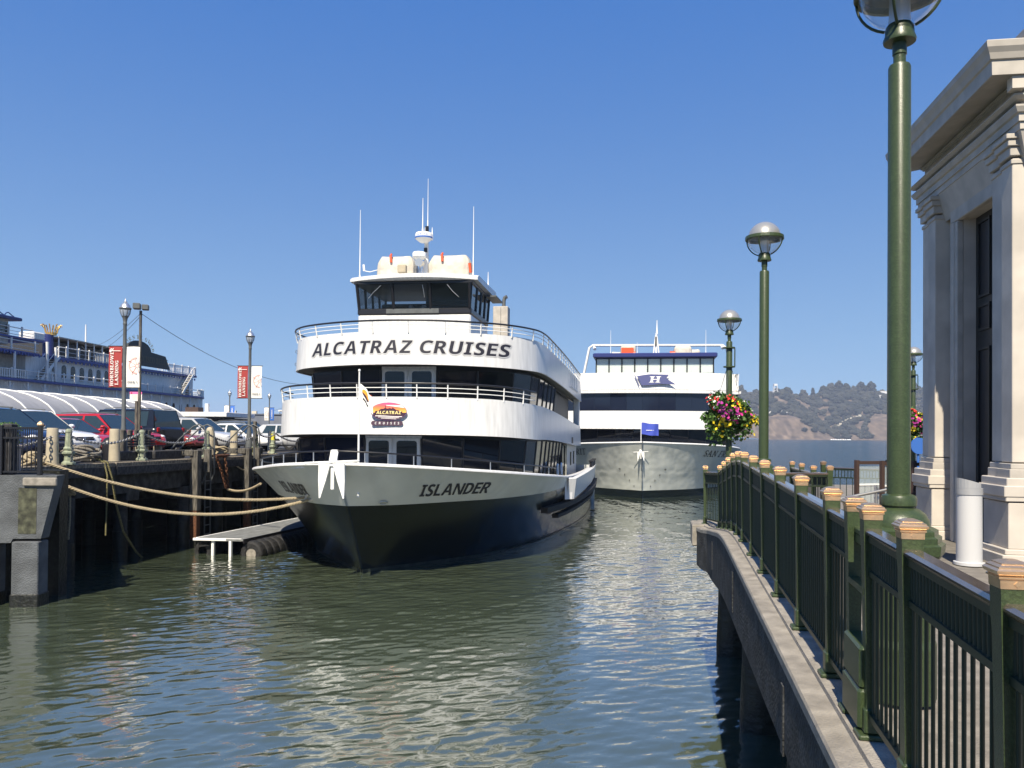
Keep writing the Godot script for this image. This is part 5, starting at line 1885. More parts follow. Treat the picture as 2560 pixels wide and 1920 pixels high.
	obj("ship_name", letters("SPIRIT", 0.42, nm.call(-1.0, 2.3, 0.36, 2.85), false, true, 0.25, 1.0), M.lettering, t)
	for side in [-1.0, 1.0]:
		for i in 4:
			obj("draught_mark", letters(["4", "6", "8", "10"][i], 0.12, nm.call(side, 0.35 + i * 0.18, 0.5, 0.75 + i * 0.38)), M.lettering, t)
	anchor_part(t, V(-1.35, -0.1, 3.14), 0.0, 0.62)
	var bs := st()
	cyl(bs, V(-1.0, -0.1, 3.6), V(-1.0, -0.1, 5.2), 0.03, 0.02, 6)
	obj("jackstaff", bs, M.white_trim, t)
	var side := st()
	for i in 5: box(side, V(16 + i * 4, 7.15, 3.9), Vector3(0.12, 2.0, 1.6))
	obj("side_window", side, M.window_dark, t)
	var rl := st()
	cyl(rl, V(9.0, 6.9, 8.9), V(9.0, 7.3, 8.75), 0.08, 0.10, 8)
	obj("side_lamp", rl, M.black_trim, t)
	var ft := thing("flag", "small blue flag flying from the bow staff of the far ferry", "flag", t.transform * V(-1.0, -0.07, 5.1), -0.1)
	put("cloth", flag_mesh(1.15, 0.78, 0.12, 1.2), M.flag_blue, ft)
	var fl := st()
	box(fl, Vector3(0.55, -0.50, 0.06), Vector3(0.5, 0.035, 0.004))
	obj("flag_print", fl, M.banner_white, ft)

# ---------------------------------------------------------------- left pier. frame L: origin on the deck edge, -z along the pier, -x inland, deck at y = 0
const PIER_AT := Vector3(-12.84, 3.25, -22.69)
const PIER_YAW := 0.1571

func L(along_: float, inland: float, y: float) -> Vector3:
	return PIER_AT + Basis(Vector3.UP, -PIER_YAW) * Vector3(-inland, y, -along_)

func left_pier() -> void:
	var xf := Transform3D(Basis(Vector3.UP, -PIER_YAW), PIER_AT)
	var s := st()
	slab(s, PackedVector3Array([Vector3(-0.25, -0.02, 2), Vector3(-0.25, -0.02, -75), Vector3(-60, -0.02, -75), Vector3(-60, -0.02, 2)]), 0.5)
	var d := struct("pier_deck", s, M.asphalt, self, "asphalt car park deck of the old pier")
	d.transform = xf
	# worn timber stringers along the edge, each a plank of its own
	rng.seed = 9
	var z := 2.0
	while z > -60:
		var len := rng.randf_range(3.4, 5.2)
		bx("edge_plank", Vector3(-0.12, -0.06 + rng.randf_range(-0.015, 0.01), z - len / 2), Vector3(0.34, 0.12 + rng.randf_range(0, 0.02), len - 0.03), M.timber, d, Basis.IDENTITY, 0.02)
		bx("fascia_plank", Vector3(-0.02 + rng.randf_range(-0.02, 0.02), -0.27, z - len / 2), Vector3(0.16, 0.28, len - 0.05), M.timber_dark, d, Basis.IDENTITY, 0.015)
		z -= len
	# concrete edge beam behind, caps and piles below
	var be := st()
	box(be, Vector3(-0.45, -0.72, -36), Vector3(0.5, 0.62, 76))
	box(be, Vector3(-30, -0.7, -36), Vector3(58, 0.4, 76))
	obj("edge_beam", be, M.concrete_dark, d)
	for i in 18:
		var pz := -1.2 - i * 3.1
		var big := i % 2 == 0
		var c := st()
		box(c, Vector3(-2.4, -1.15, pz), Vector3(4.4, 0.62 if big else 0.3, 0.7), Basis.IDENTITY, 0.03)
		obj("pile_cap", c, M.concrete_dark, d)
		for k in 3:
			var p := st()
			var px := -0.65 - k * 1.9 + (0.4 if big else 0.0)
			cyl(p, Vector3(px, -1.0, pz), Vector3(px, -2.35, pz), 0.22, 0.22, 10)
			obj("pile", p, M.concrete_dark, d)
			var q := st()
			cyl(q, Vector3(px, -2.3, pz), Vector3(px, -4.2, pz), 0.24, 0.25, 10)
			obj("wet_pile", q, M.slime, d)
	var bk := st()
	box(bk, Vector3(-9.0, -2.4, -36), Vector3(0.4, 3.6, 80))
	obj("bulkhead", bk, M.slime, d)
	# fender piles standing proud of the edge, with bracket arms
	for q in [[7.5, "nearer", 0.30], [11.5, "farther", 0.26]]:
		var t := thing("fender_pile", "square grey timber fender pile on the pier edge, the %s one" % q[1], "pile", L(q[0], -0.14, 0), -PIER_YAW, "timber fender piles on the pier edge")
		bx("post", Vector3(0, -0.80, 0), Vector3(q[2], 2.2, 0.30), M.timber_grey, t, Basis.IDENTITY, 0.02)
		bx("worn_foot", Vector3(0, -2.4, 0), Vector3(q[2] * 0.86, 1.1, 0.28), M.rust, t, Basis.IDENTITY, 0.02)
		bx("wet_foot", Vector3(0, -3.45, 0), Vector3(q[2] * 0.80, 1.1, 0.26), M.slime, t, Basis.IDENTITY, 0.02)
		bx("arm", Vector3(-0.55, 0.20, 0.10), Vector3(1.1, 0.22, 0.24), M.timber_grey, t, Basis.IDENTITY, 0.02)
		bx("second_post", Vector3(0.12, -0.10, -0.62), Vector3(0.24, 0.86, 0.2), M.timber_grey, t, Basis.IDENTITY, 0.02)
	# ladders with hooped grab rails
	for q in [[8.15, 8.75, "nearer", 1.25], [12.0, 12.5, "farther", 1.30]]:
		var t := thing("pier_ladder", "grey pipe ladder hooped over the pier edge, the %s one" % q[2], "ladder", Vector3.ZERO, 0.0, "ladders on the pier edge")
		for a in [q[0], q[1]]:
			var s2 := st()
			tube(s2, [L(a, 1.5, 0.0), L(a, 0.9, 0.7), L(a, 0.35, q[3] - 0.08), L(a, 0.12, q[3]), L(a, -0.08, q[3] - 0.1), L(a, -0.16, q[3] - 0.35), L(a, -0.18, 0.0), L(a, -0.18, -0.6), L(a, -0.02, -0.95)], 0.028, 6)
			obj("grab_rail", s2, M.lamp_grey, t)
		for k in 9:
			var r := st()
			cyl(r, L(q[0], -0.14, -0.2 - k * 0.33), L(q[0] + 0.42, -0.14, -0.2 - k * 0.33), 0.02, 0.02, 5)
			obj("rung", r, M.lamp_grey, t)
		var st2 := st()
		for a in [q[0] + 0.02, q[0] + 0.42]: cyl(st2, L(a, -0.14, -0.1), L(a, -0.14, -3.0), 0.025, 0.025, 5)
		obj("stile", st2, M.lamp_grey, t)
	bx_thing("gauge_post", "tall thin grey post standing on the pier edge beside the ferry", "post", L(12.6, 0.1, 0.6), Vector3(0.14, 1.7, 0.14), M.timber_grey)
	# timber kerb blocks on the deck
	for q in [[1.0, 0.75, 1.4, "behind the first iron bollard"], [2.9, 0.7, 0.7, "short one right of the first iron bollard"], [4.95, 0.55, 2.2, "longest, under the banner lamp"], [6.55, 0.45, 1.9, "in front of the first bench"], [9.9, 0.8, 0.9, "beside the rusty chain"], [13.6, 0.7, 1.4, "farthest, by the thin post"]]:
		bx_thing("kerb_timber", "dark squared timber kerb on the pier edge, %s" % q[3], "timber", L(q[0], q[1], 0.16), Vector3(0.34, 0.30, q[2]), M.timber_dark, "timber kerbs along the pier edge")
	# cream concrete bollards
	var bs := st()
	lathe(bs, [[0.175, 0.0], [0.172, 0.05], [0.158, 0.62], [0.152, 0.625], [0.157, 0.63], [0.150, 1.02], [0.138, 1.04]], Vector3.ZERO, 20)
	var bm := fin(bs)
	for q in [[0.65, 0.30, 1.0, "nearest, beside the black fence"], [3.75, 0.52, 1.02, "against the red car"], [9.55, 0.45, 1.0, "with a rounded top beside the ladder"], [12.5, 1.0, 1.0, "in front of the silver saloon"], [-0.5, 1.2, 1.0, "half hidden behind the black fence"], [16.5, 1.2, 1.0, "farthest along the edge"]]:
		var t := thing("concrete_bollard", "cream concrete bollard, %s" % q[3], "bollard", L(q[0], q[1], 0.0), -PIER_YAW, "cream concrete bollards")
		put("shaft", bm, M.cream_post, t)
		if "rounded" in q[3]:
			var dm := st()
			ball(dm, Vector3(0, 1.03, 0), Vector3(0.148, 0.14, 0.148), 16, 5, 0.0, PI / 2)
			obj("dome", dm, M.cream_post, t)
	# iron bollards with chains
	var ib := st()
	lathe(ib, [[0.20, 0.0], [0.20, 0.05], [0.17, 0.07], [0.12, 0.11], [0.12, 0.24], [0.155, 0.28], [0.19, 0.31], [0.19, 0.35], [0.13, 0.38], [0.115, 0.40], [0.145, 0.43], [0.145, 0.47], [0.105, 0.51], [0.088, 0.90], [0.10, 0.92], [0.10, 0.95], [0.085, 0.97], [0.085, 1.0], [0.04, 1.02]], Vector3.ZERO, 8, -1, PI / 8)
	var im := fin(ib)
	var iron := [[0.95, "nearest, in front of the white car"], [4.75, "second along the edge"], [8.9, "between ladder and domed bollard"], [13.2, "with yellow paint on its foot"], [14.9, "painted yellow on its neck"], [19.5, "half hidden by the ferry fascia"]]
	for i in iron.size():
		var q: Array = iron[i]
		var t := thing("iron_bollard", "pale green cast iron bollard, %s" % q[1], "bollard", L(q[0], 0.02 if i < 1 else 0.22 if i < 3 else 0.35, 0.0), -PIER_YAW, "green iron bollards strung with chain")
		put("shaft", im, M.iron_green, t)
		var cc := st()
		chain(cc, [Vector3(0.10, 0.92, 0.04), Vector3(0.12, 0.5, 0.06), Vector3(0.17, 0.4, 0.06), Vector3(0.13, 0.02, 0.08)], 0.075, 0.011)
		obj("hanging_chain", cc, M.lamp_grey, t)
		if i == 3 or i == 4:
			var y := st()
			if i == 3: lathe(y, [[0.128, 0.10], [0.128, 0.25], [0.16, 0.285], [0.196, 0.312]], Vector3.ZERO, 8, -1, PI / 8)
			else: lathe(y, [[0.100, 0.62], [0.093, 0.90], [0.105, 0.92]], Vector3.ZERO, 8, -1, PI / 8)
			obj("yellow_band", y, M.yellow_paint, t)
	for i in iron.size() - 1:
		var a: float = iron[i][0]
		var b: float = iron[i + 1][0]
		var t := st()
		chain(t, catenary(L(a, 0.22, 0.92), L(b, 0.25, 0.92), minf(0.36, (b - a) * 0.09), 14), 0.11, 0.016)
		var o := obj("edge_chain", t, M.galvanised, self)
		tag(o, "sagging grey chain, " + ["from the nearest iron bollard past the red car", "in front of the wooden benches", "from the ladder to the yellow-footed bollard", "short, between the two yellow-painted bollards", "farthest, running to the ferry"][i], "chain", "chains between the iron bollards")
	var c0 := st()
	chain(c0, catenary(L(-1.6, 0.3, 0.5), L(0.95, 0.22, 0.92), 0.12, 8), 0.11, 0.016)
	tag(obj("edge_chain", c0, M.galvanised, self), "grey chain from the black fence up to the nearest iron bollard", "chain", "chains between the iron bollards")
	# rusty chains and the short hawser at the edge
	for q in [[9.1, 9.75], [9.7, 9.85]]:
		var rc := st()
		chain(rc, [L(q[0], -0.1, -0.02), L(lerpf(q[0], q[1], 0.5), -0.14, -0.62), L(q[1], -0.16, -1.25)], 0.16, 0.026)
		tag(obj("rusty_chain", rc, M.rust, self), "rusty heavy chain hanging over the pier edge, %s strand" % ("left" if q[0] < 9.5 else "right"), "chain", "rusty chains over the pier edge")
	bx_thing("rusty_beam", "rusty flat steel bar on the pier edge above the chains", "beam", L(9.6, 0.02, 0.05), Vector3(0.2, 0.1, 1.1), M.rust)
	# mooring ropes
	var bowp := Vector3(-6.00, 2.29, -24.30)
	var ropes := [
		[catenary(L(0.1, 0.15, 0.10), bowp + Vector3(-0.1, 0.02, 0), 0.42, 30), 0.045, "rope", "upper of the two long ropes from pier corner to ferry bow"],
		[catenary(L(0.35, -0.22, -0.52), bowp + Vector3(0.02, -0.05, 0.05), 0.62, 30), 0.048, "rope", "lower of the two long ropes, sagging nearest the water"],
		[catenary(L(9.85, -0.16, -1.28), Vector3(-9.15, 2.35, -30.1), 0.16, 8), 0.05, "rope", "short thick rope from the rusty chain to the ferry"],
		[[L(9.8, 0.1, 0.03), L(11.2, -0.05, -0.55), L(12.4, -0.1, -0.75)], 0.03, "rope", "thin rope slanting down the pier edge behind the fender pile"],
		[[L(2.55, 0.25, 0.12), L(2.6, -0.05, 0.0), L(2.7, -0.15, -0.5), L(2.95, -0.12, -1.3), L(3.5, 0.0, -2.2), L(4.5, 0.2, -3.0), L(5.2, 0.3, -3.4)], 0.036, "rope_weedy", "weedy rope hanging from the pier edge into the water"],
		[[L(2.45, 0.25, 0.12), L(2.48, -0.03, 0.0), L(2.45, -0.16, -0.4), L(2.4, -0.17, -2.2)], 0.026, "rope_weedy", "thin straight rope hanging beside the weedy one"],
		[[L(0.62, -0.3, -0.85), L(0.6, -0.32, -1.5), L(0.58, -0.30, -2.1)], 0.030, "rope", "frayed rope end hanging at the pier corner under a knot"]]
	for q in ropes:
		var s3 := st()
		rope(s3, q[0], q[1], 0.26)
		tag(obj("mooring_rope", s3, M[q[2]], self), q[3], "rope", "mooring ropes")
	# loop round the bow fairlead
	var lp := st()
	var lpp := []
	for k in 12: lpp.append(bowp + Vector3(0.06 + cos(TAU * k / 12) * 0.10, sin(TAU * k / 12) * 0.09 + 0.03, sin(TAU * k / 12) * 0.05))
	tube(lp, lpp, 0.045, 6, false, true)
	tag(obj("rope_eye", lp, M.canvas, self), "pale rope eye where the two long ropes meet the bow", "rope")
	# heaps of old rope
	for q in [[L(2.35, 0.65, 0.05), 0.62, 44, "grey heap of coiled rope behind the pier edge"], [L(0.1, 0.45, 0.0), 0.40, 51, "tangle of brown rope at the pier corner"], [L(10.6, 0.7, 0.02), 0.42, 57, "low coil of pale rope by the cream bollard"]]:
		rng.seed = q[2]
		var hs := st()
		for k in 7:
			var rad: float = q[1] * rng.randf_range(0.45, 1.0)
			var cp := []
			var ph := rng.randf() * TAU
			for i in 15:
				var an := ph + TAU * i / 14.0 * rng.randf_range(0.9, 1.0)
				cp.append(q[0] + Vector3(cos(an) * rad, 0.06 + k * 0.055 * q[1] / 0.6 + 0.07 * sin(an * 2 + k), sin(an) * rad * 0.8))
			tube(hs, cp, 0.045, 6)
		tag(obj("rope_heap", hs, M.rope if q[2] != 44 else M.rope_old, self), q[3], "rope")
	var kn := st()
	for k in 4:
		var cp := []
		for i in 12: cp.append(L(0.6, -0.3, -0.72) + Vector3(cos(TAU * i / 12 + k) * 0.12, sin(TAU * i / 12) * 0.12, sin(TAU * i / 12 * 2.0 + k) * 0.08))
		tube(kn, cp, 0.03, 5, false, true)
	tag(obj("rope_knot", kn, M.rope, self), "knotted bundle of rope hanging on the pier corner", "rope")
	# posts and benches behind the chain
	for q in [[6.7, 1.9, "nearer, in front of the black car"], [8.3, 2.2, "farther, in front of the pale car"]]:
		var b := thing("bench", "dark slatted park bench seen from behind, the %s" % q[2], "bench", L(q[0], q[1], 0), PI / 2 - PIER_YAW, "benches on the pier")
		for k in 4: bx("back_slat", Vector3(0, 0.50 + k * 0.10, -0.22 - k * 0.02), Vector3(1.35, 0.075, 0.03), M.timber_dark, b, Basis.IDENTITY, 0.006)
		for k in 4: bx("seat_slat", Vector3(0, 0.43, -0.15 + k * 0.12), Vector3(1.35, 0.035, 0.095), M.timber_dark, b, Basis.IDENTITY, 0.006)
		for x in [-0.45, 0.45]: bx("leg", Vector3(x, 0.2, 0.02), Vector3(0.14, 0.42, 0.34), M.cream_post, b, Basis.IDENTITY, 0.02)
	for q in [[5.75, 1.6, 0.16, "left of the nearer bench"], [7.2, 2.3, 0.14, "behind the nearer bench"], [7.75, 2.4, 0.12, "at the bench end with a pale head"], [8.75, 2.6, 0.2, "behind the farther bench"]]:
		bx_thing("wooden_post", "grey-sided wooden guard post, %s" % q[3], "post", L(q[0], q[1], 0.5), Vector3(q[2], 1.05, 0.2), M.timber_grey, "wooden posts on the pier")
	var bt := thing("litter_bin", "small dark domed bin at the foot of the first banner lamp", "bin", L(5.2, 1.75, 0))
	var bb := st()
	lathe(bb, [[0.20, 0], [0.21, 0.55], [0.20, 0.6], [0.12, 0.72], [0.02, 0.76]], Vector3.ZERO, 16)
	obj("body", bb, M.black_trim, bt)

func bx_thing(called: String, label: String, cat: String, at: Vector3, d: Vector3, m: Material, group := "") -> void:
	var s := st()
	box(s, Vector3.ZERO, d, Basis.IDENTITY, minf(0.03, d.x * 0.2))
	var o := obj(called, s, m, self, Transform3D(Basis(Vector3.UP, -PIER_YAW), at))
	tag(o, label, cat, group)

# ---------------------------------------------------------------- near left corner: concrete wharf end with black fence and planter
func wharf_corner() -> void:
	var c := Vector3(-10.98, 0, -19.9)
	var s := st()
	# fascia with a slanted right edge, in two lifts, piles below
	slab(s, PackedVector3Array([Vector3(-11.0, 3.12, -19.9), Vector3(-25, 3.12, -19.0), Vector3(-25, 3.12, -40), Vector3(-13.3, 3.12, -24)]), 0.25)
	var w := struct("wharf_slab", s, M.concrete_dark, self, "dark concrete wharf end at the left edge")
	var f := st()
	plate(f, PackedVector2Array([Vector2(0.06, 0), Vector2(-0.30, -1.52), Vector2(-0.95, -1.52), Vector2(-1.0, -1.62), Vector2(-7, -1.66), Vector2(-7, 0)]), 0.4, Transform3D(Basis(Vector3.UP, 0.065), Vector3(-11.0, 3.13, -19.85)))
	obj("fascia", f, M.concrete_blue, w)
	bx("edge_patch", Vector3(-11.32, 2.98, -19.80), Vector3(0.78, 0.20, 0.1), M.concrete, w, Basis(Vector3.UP, 0.065), 0.02)
	bx("stained_patch", Vector3(-11.62, 2.28, -19.815), Vector3(0.42, 1.1, 0.03), M.iron_stain, w, Basis(Vector3.UP, 0.065))
	for q in [[-11.62, 0.62], [-12.75, 0.80], [-13.9, 0.7]]:
		bx("wharf_pile", Vector3(q[0], 0.6, -19.95), Vector3(q[1], 1.9, 0.5), M.concrete_blue, w, Basis(Vector3.UP, 0.065), 0.02)
		bx("wet_pile", Vector3(q[0], -0.35, -19.95), Vector3(q[1] + 0.05, 1.3, 0.55), M.slime, w, Basis(Vector3.UP, 0.065), 0.02)
	var bk := st()
	box(bk, Vector3(-17, 1.2, -21.2), Vector3(11.0, 4.0, 0.4))
	obj("bulkhead", bk, M.slime, w)
	var st_ := thing("iron_fence", "black iron fence with brass corner cap on the wharf corner", "fence", Vector3(-11.42, 3.13, -19.95), 0.05)
	var spans := [0.0, -0.92, -1.84, -2.76]
	for i in spans.size():
		bx("post", Vector3(spans[i] - (0.0 if i != 1 else 0.0), 0.6, 0), Vector3(0.10 if i else 0.10, 1.2, 0.10), M.black_trim, st_, Basis.IDENTITY, 0.01)
	var cp := st()
	lathe(cp, [[0.075, 1.2], [0.08, 1.23], [0.06, 1.27], [0.015, 1.31]], Vector3.ZERO, 4, -1, PI / 4)
	obj("cap", cp, M.brass, st_)
	for y in [0.08, 0.90, 1.14]:
		bx("rail", Vector3(-1.4, y, 0), Vector3(2.8, 0.045, 0.035), M.black_trim, st_)
	var sp := st()
	cyl(sp, Vector3(0, 0.08, 0), Vector3(0, 0.90, 0), 0.013, 0.013, 6, false)
	var sm := fin(sp)
	for i in 27:
		if i % 9: put("baluster", sm, M.black_trim, st_, Transform3D(Basis.IDENTITY, Vector3(-0.102 * i, 0, 0)))
	var s2 := st()
	cyl(s2, Vector3(0, 0.90, 0), Vector3(0, 1.14, 0), 0.012, 0.012, 6, false)
	var s2m := fin(s2)
	for i in 54:
		if i % 18: put("short_baluster", s2m, M.black_trim, st_, Transform3D(Basis.IDENTITY, Vector3(-0.051 * i, 0, 0)))
	bx_thing("fence_pillar", "square grey-brown pillar behind the black fence", "pillar", Vector3(-12.25, 3.75, -20.1), Vector3(0.26, 1.25, 0.26), M.timber_dark)
	var pl := thing("planter", "pinkish slatted planter box with a clipped green shrub behind the fence", "planter", Vector3(-12.75, 3.13, -20.55))
	for k in 5: bx("slat", Vector3(-0.30 + k * 0.15, 0.33, 0.30), Vector3(0.13, 0.66, 0.04), M.planter_pink, pl, Basis.IDENTITY, 0.008)
	bx("box", Vector3(0, 0.32, 0), Vector3(0.72, 0.62, 0.54), M.planter_pink, pl)
	bx("rim", Vector3(0, 0.68, 0), Vector3(0.84, 0.06, 0.7), M.planter_pink, pl, Basis.IDENTITY, 0.01)
	rng.seed = 71
	var lf := st()
	for i in 900:
		var d := Vector3(rng.randf_range(-1, 1), rng.randf_range(0, 1), rng.randf_range(-1, 1))
		var p := Vector3(d.x * 0.34, 0.72 + d.y * 0.52, d.z * 0.28)
		var b := Basis(Vector3(rng.randfn(), rng.randfn(), rng.randfn()).normalized(), rng.randf() * TAU)
		lf.set_smooth_group(-1)
		quad(lf, p, p + b * Vector3(0.025, 0.03, 0), p + b * Vector3(0, 0.07, 0.01), p + b * Vector3(-0.025, 0.03, 0))
	var o := obj("shrub", lf, M.leaf, pl)
	o.set_meta("kind", "stuff")

# ---------------------------------------------------------------- pontoon between pier and ferry
func pontoon() -> void:
	var t := thing("float_dock", "low floating dock on black tyre rollers between pier and ferry", "floating dock", Vector3(-9.9, 0, -28.3), -0.24)
	var s := st()
	box(s, Vector3(0.05, 0.56, -3.6), Vector3(1.75, 0.06, 7.6))
	obj("deck", s, M.deck_grey, t)
	var b := st()
	box(b, Vector3(-0.05, 0.555, 0.22), Vector3(1.7, 0.09, 0.06), Basis(Vector3.UP, 0.16), 0.01)
	box(b, Vector3(-0.87, 0.555, -3.6), Vector3(0.06, 0.09, 7.6), Basis.IDENTITY, 0.01)
	obj("white_edge", b, M.white_trim, t)
	bx("dark_edge", Vector3(0.94, 0.53, -3.6), Vector3(0.05, 0.14, 7.6), M.black_trim, t)
	for x in [-0.25, 0.42]: bx("white_leg", Vector3(x, 0.25, 0.15), Vector3(0.09, 0.6, 0.09), M.white_trim, t)
	for x in [-0.75, 1.1]:
		for k in 16:
			var r := st()
			var rings := []
			for q in [[0.0, 0.20], [0.0, 0.33], [-0.03, 0.40], [-0.10, 0.425], [-0.28, 0.425], [-0.36, 0.40], [-0.40, 0.33], [-0.40, 0.20]]:
				rings.append(ring(Vector3(x, 0.10, 0.02 - k * 0.42 + q[0]), Vector3.RIGHT, Vector3.UP, q[1] * (0.85 if x < 0 else 1.0), 18))
			loft(r, rings, true, -1)
			obj("tyre", r, M.rubber, t)
	var hub := st()
	cyl(hub, Vector3(1.1, 0.10, -0.02), Vector3(1.1, 0.10, -0.3), 0.2, 0.2, 12)
	obj("hub", hub, M.concrete, t)

# ---------------------------------------------------------------- banner lamps, floodlight poles, wires
func wheel_print(parent: Node, xf: Transform3D, r: float, m: Material) -> void:
	var s := st()
	s.set_smooth_group(-1)
	for k in 24:
		var a := TAU * k / 24
		var b := TAU * (k + 1) / 24
		if cos(a) > 0.18 or cos(b) > 0.24: continue
		quad(s, xf * (Vector3(cos(a), sin(a), 0) * r), xf * (Vector3(cos(b), sin(b), 0) * r), xf * (Vector3(cos(b), sin(b), 0) * r * 0.82), xf * (Vector3(cos(a), sin(a), 0) * r * 0.82))
	for k in 8:
		var a := TAU * k / 8 + 0.28
		var d := Vector3(cos(a), sin(a), 0)
		var w := Vector3(-sin(a), cos(a), 0) * r * 0.045
		var far := 1.22 if k in [1, 3, 5] else 0.82
		if d.x > 0.2: far = minf(far, 0.24 / d.x)
		quad(s, xf * (d * r * 0.12 + w), xf * (d * r * far + w), xf * (d * r * far - w), xf * (d * r * 0.12 - w))
	obj("wheel_print", s, m, parent)

func banner_lamp(label: String, at: Vector3, sc: float, blue: bool, pier_txt: String) -> void:
	var t := thing("banner_lamp", label, "lamp post", at, 0.0, "lamp posts with banners on the pier")
	t.scale = Vector3.ONE * sc
	var p := st()
	lathe(p, [[0.16, 0], [0.16, 0.25], [0.115, 0.9], [0.075, 1.15], [0.062, 4.0], [0.058, 4.7], [0.07, 4.72], [0.07, 4.78], [0.06, 4.80], [0.085, 4.95], [0.13, 5.02]], Vector3.ZERO, 14)
	obj("pole", p, M.lamp_grey, t)
	var g := st()
	lathe(g, [[0.115, 5.02], [0.165, 5.12], [0.185, 5.26], [0.18, 5.28]], Vector3.ZERO, 8)
	obj("lantern_glass", g, M.lamp_glass, t)
	var rb := st()
	for k in 8:
		var a := TAU * k / 8
		var u := Vector3(cos(a), 0, sin(a))
		tube(rb, [u * 0.118 + Vector3(0, 5.02, 0), u * 0.168 + Vector3(0, 5.12, 0), u * 0.188 + Vector3(0, 5.27, 0)], 0.009, 4)
	lathe(rb, [[0.19, 5.26], [0.205, 5.27], [0.205, 5.30], [0.19, 5.31]], Vector3.ZERO, 16)
	obj("lantern_cage", rb, M.lamp_grey, t)
	var r := st()
	lathe(r, [[0.19, 5.31], [0.15, 5.40], [0.10, 5.47], [0.055, 5.49], [0.06, 5.52], [0.03, 5.56], [0.015, 5.58], [0.012, 5.66]], Vector3.ZERO, 16)
	obj("lantern_roof", r, M.stainless, t)
	for y in [2.50, 3.96]:
		var a := st()
		cyl(a, Vector3(-0.58, y, 0), Vector3(0.58, y, 0), 0.018, 0.018, 6)
		obj("banner_arm", a, M.black_trim, t)
	for k in 2:
		var s := st()
		var x := -0.31 if k == 0 else 0.31
		var rings := []
		for j in 9:
			var f := j / 8.0
			var bow := 0.03 * sin(PI * f)
			rings.append(PackedVector3Array([Vector3(x - 0.23, 2.51 + f * 1.44, bow), Vector3(x, 2.51 + f * 1.44, bow * 1.5 + 0.01), Vector3(x + 0.23, 2.51 + f * 1.44, bow), Vector3(x + 0.23, 2.51 + f * 1.44, bow - 0.006), Vector3(x - 0.23, 2.51 + f * 1.44, bow - 0.006)]))
		loft(s, rings, true, -1)
		var red := k == 0 if not blue else k == 1
		var o := obj("banner", s, (M.banner_blue if blue else M.banner_red) if red else M.banner_white, t)
		if red:
			var up := func(y0: float) -> Callable:
				return func(a: float, b: float) -> Vector3: return Vector3(x + y0 - b, 3.22 + a, 0.062)
			if not blue:
				obj("banner_text", letters("HORNBLOWER", 0.115, up.call(-0.045), true, true, 0.0, 1.05), M.banner_white, o)
				obj("banner_text", letters("LANDING", 0.115, func(a, b): return Vector3(x + 0.125 - b, 3.02 + a, 0.062), true, true, 0.0, 1.05), M.banner_white, o)
				var ln := st()
				box(ln, Vector3(x + 0.02, 3.79, 0.056), Vector3(0.34, 0.022, 0.003))
				box(ln, Vector3(x - 0.16, 3.79, 0.056), Vector3(0.07, 0.07, 0.0035))
				obj("banner_print", ln, M.banner_white, o)
			else:
				obj("banner_text", letters("LANDING", 0.14, up.call(0.05), true, true), M.banner_white, o)
		else:
			wheel_print(o, Transform3D(Basis.IDENTITY, Vector3(x + 0.15, 3.28, 0.058)), 0.30, M.print_pink)
			obj("banner_text", letters(pier_txt, 0.075, func(a, b): return Vector3(x + a, 2.66 + b, 0.058), true, true), M.lamp_grey, o)

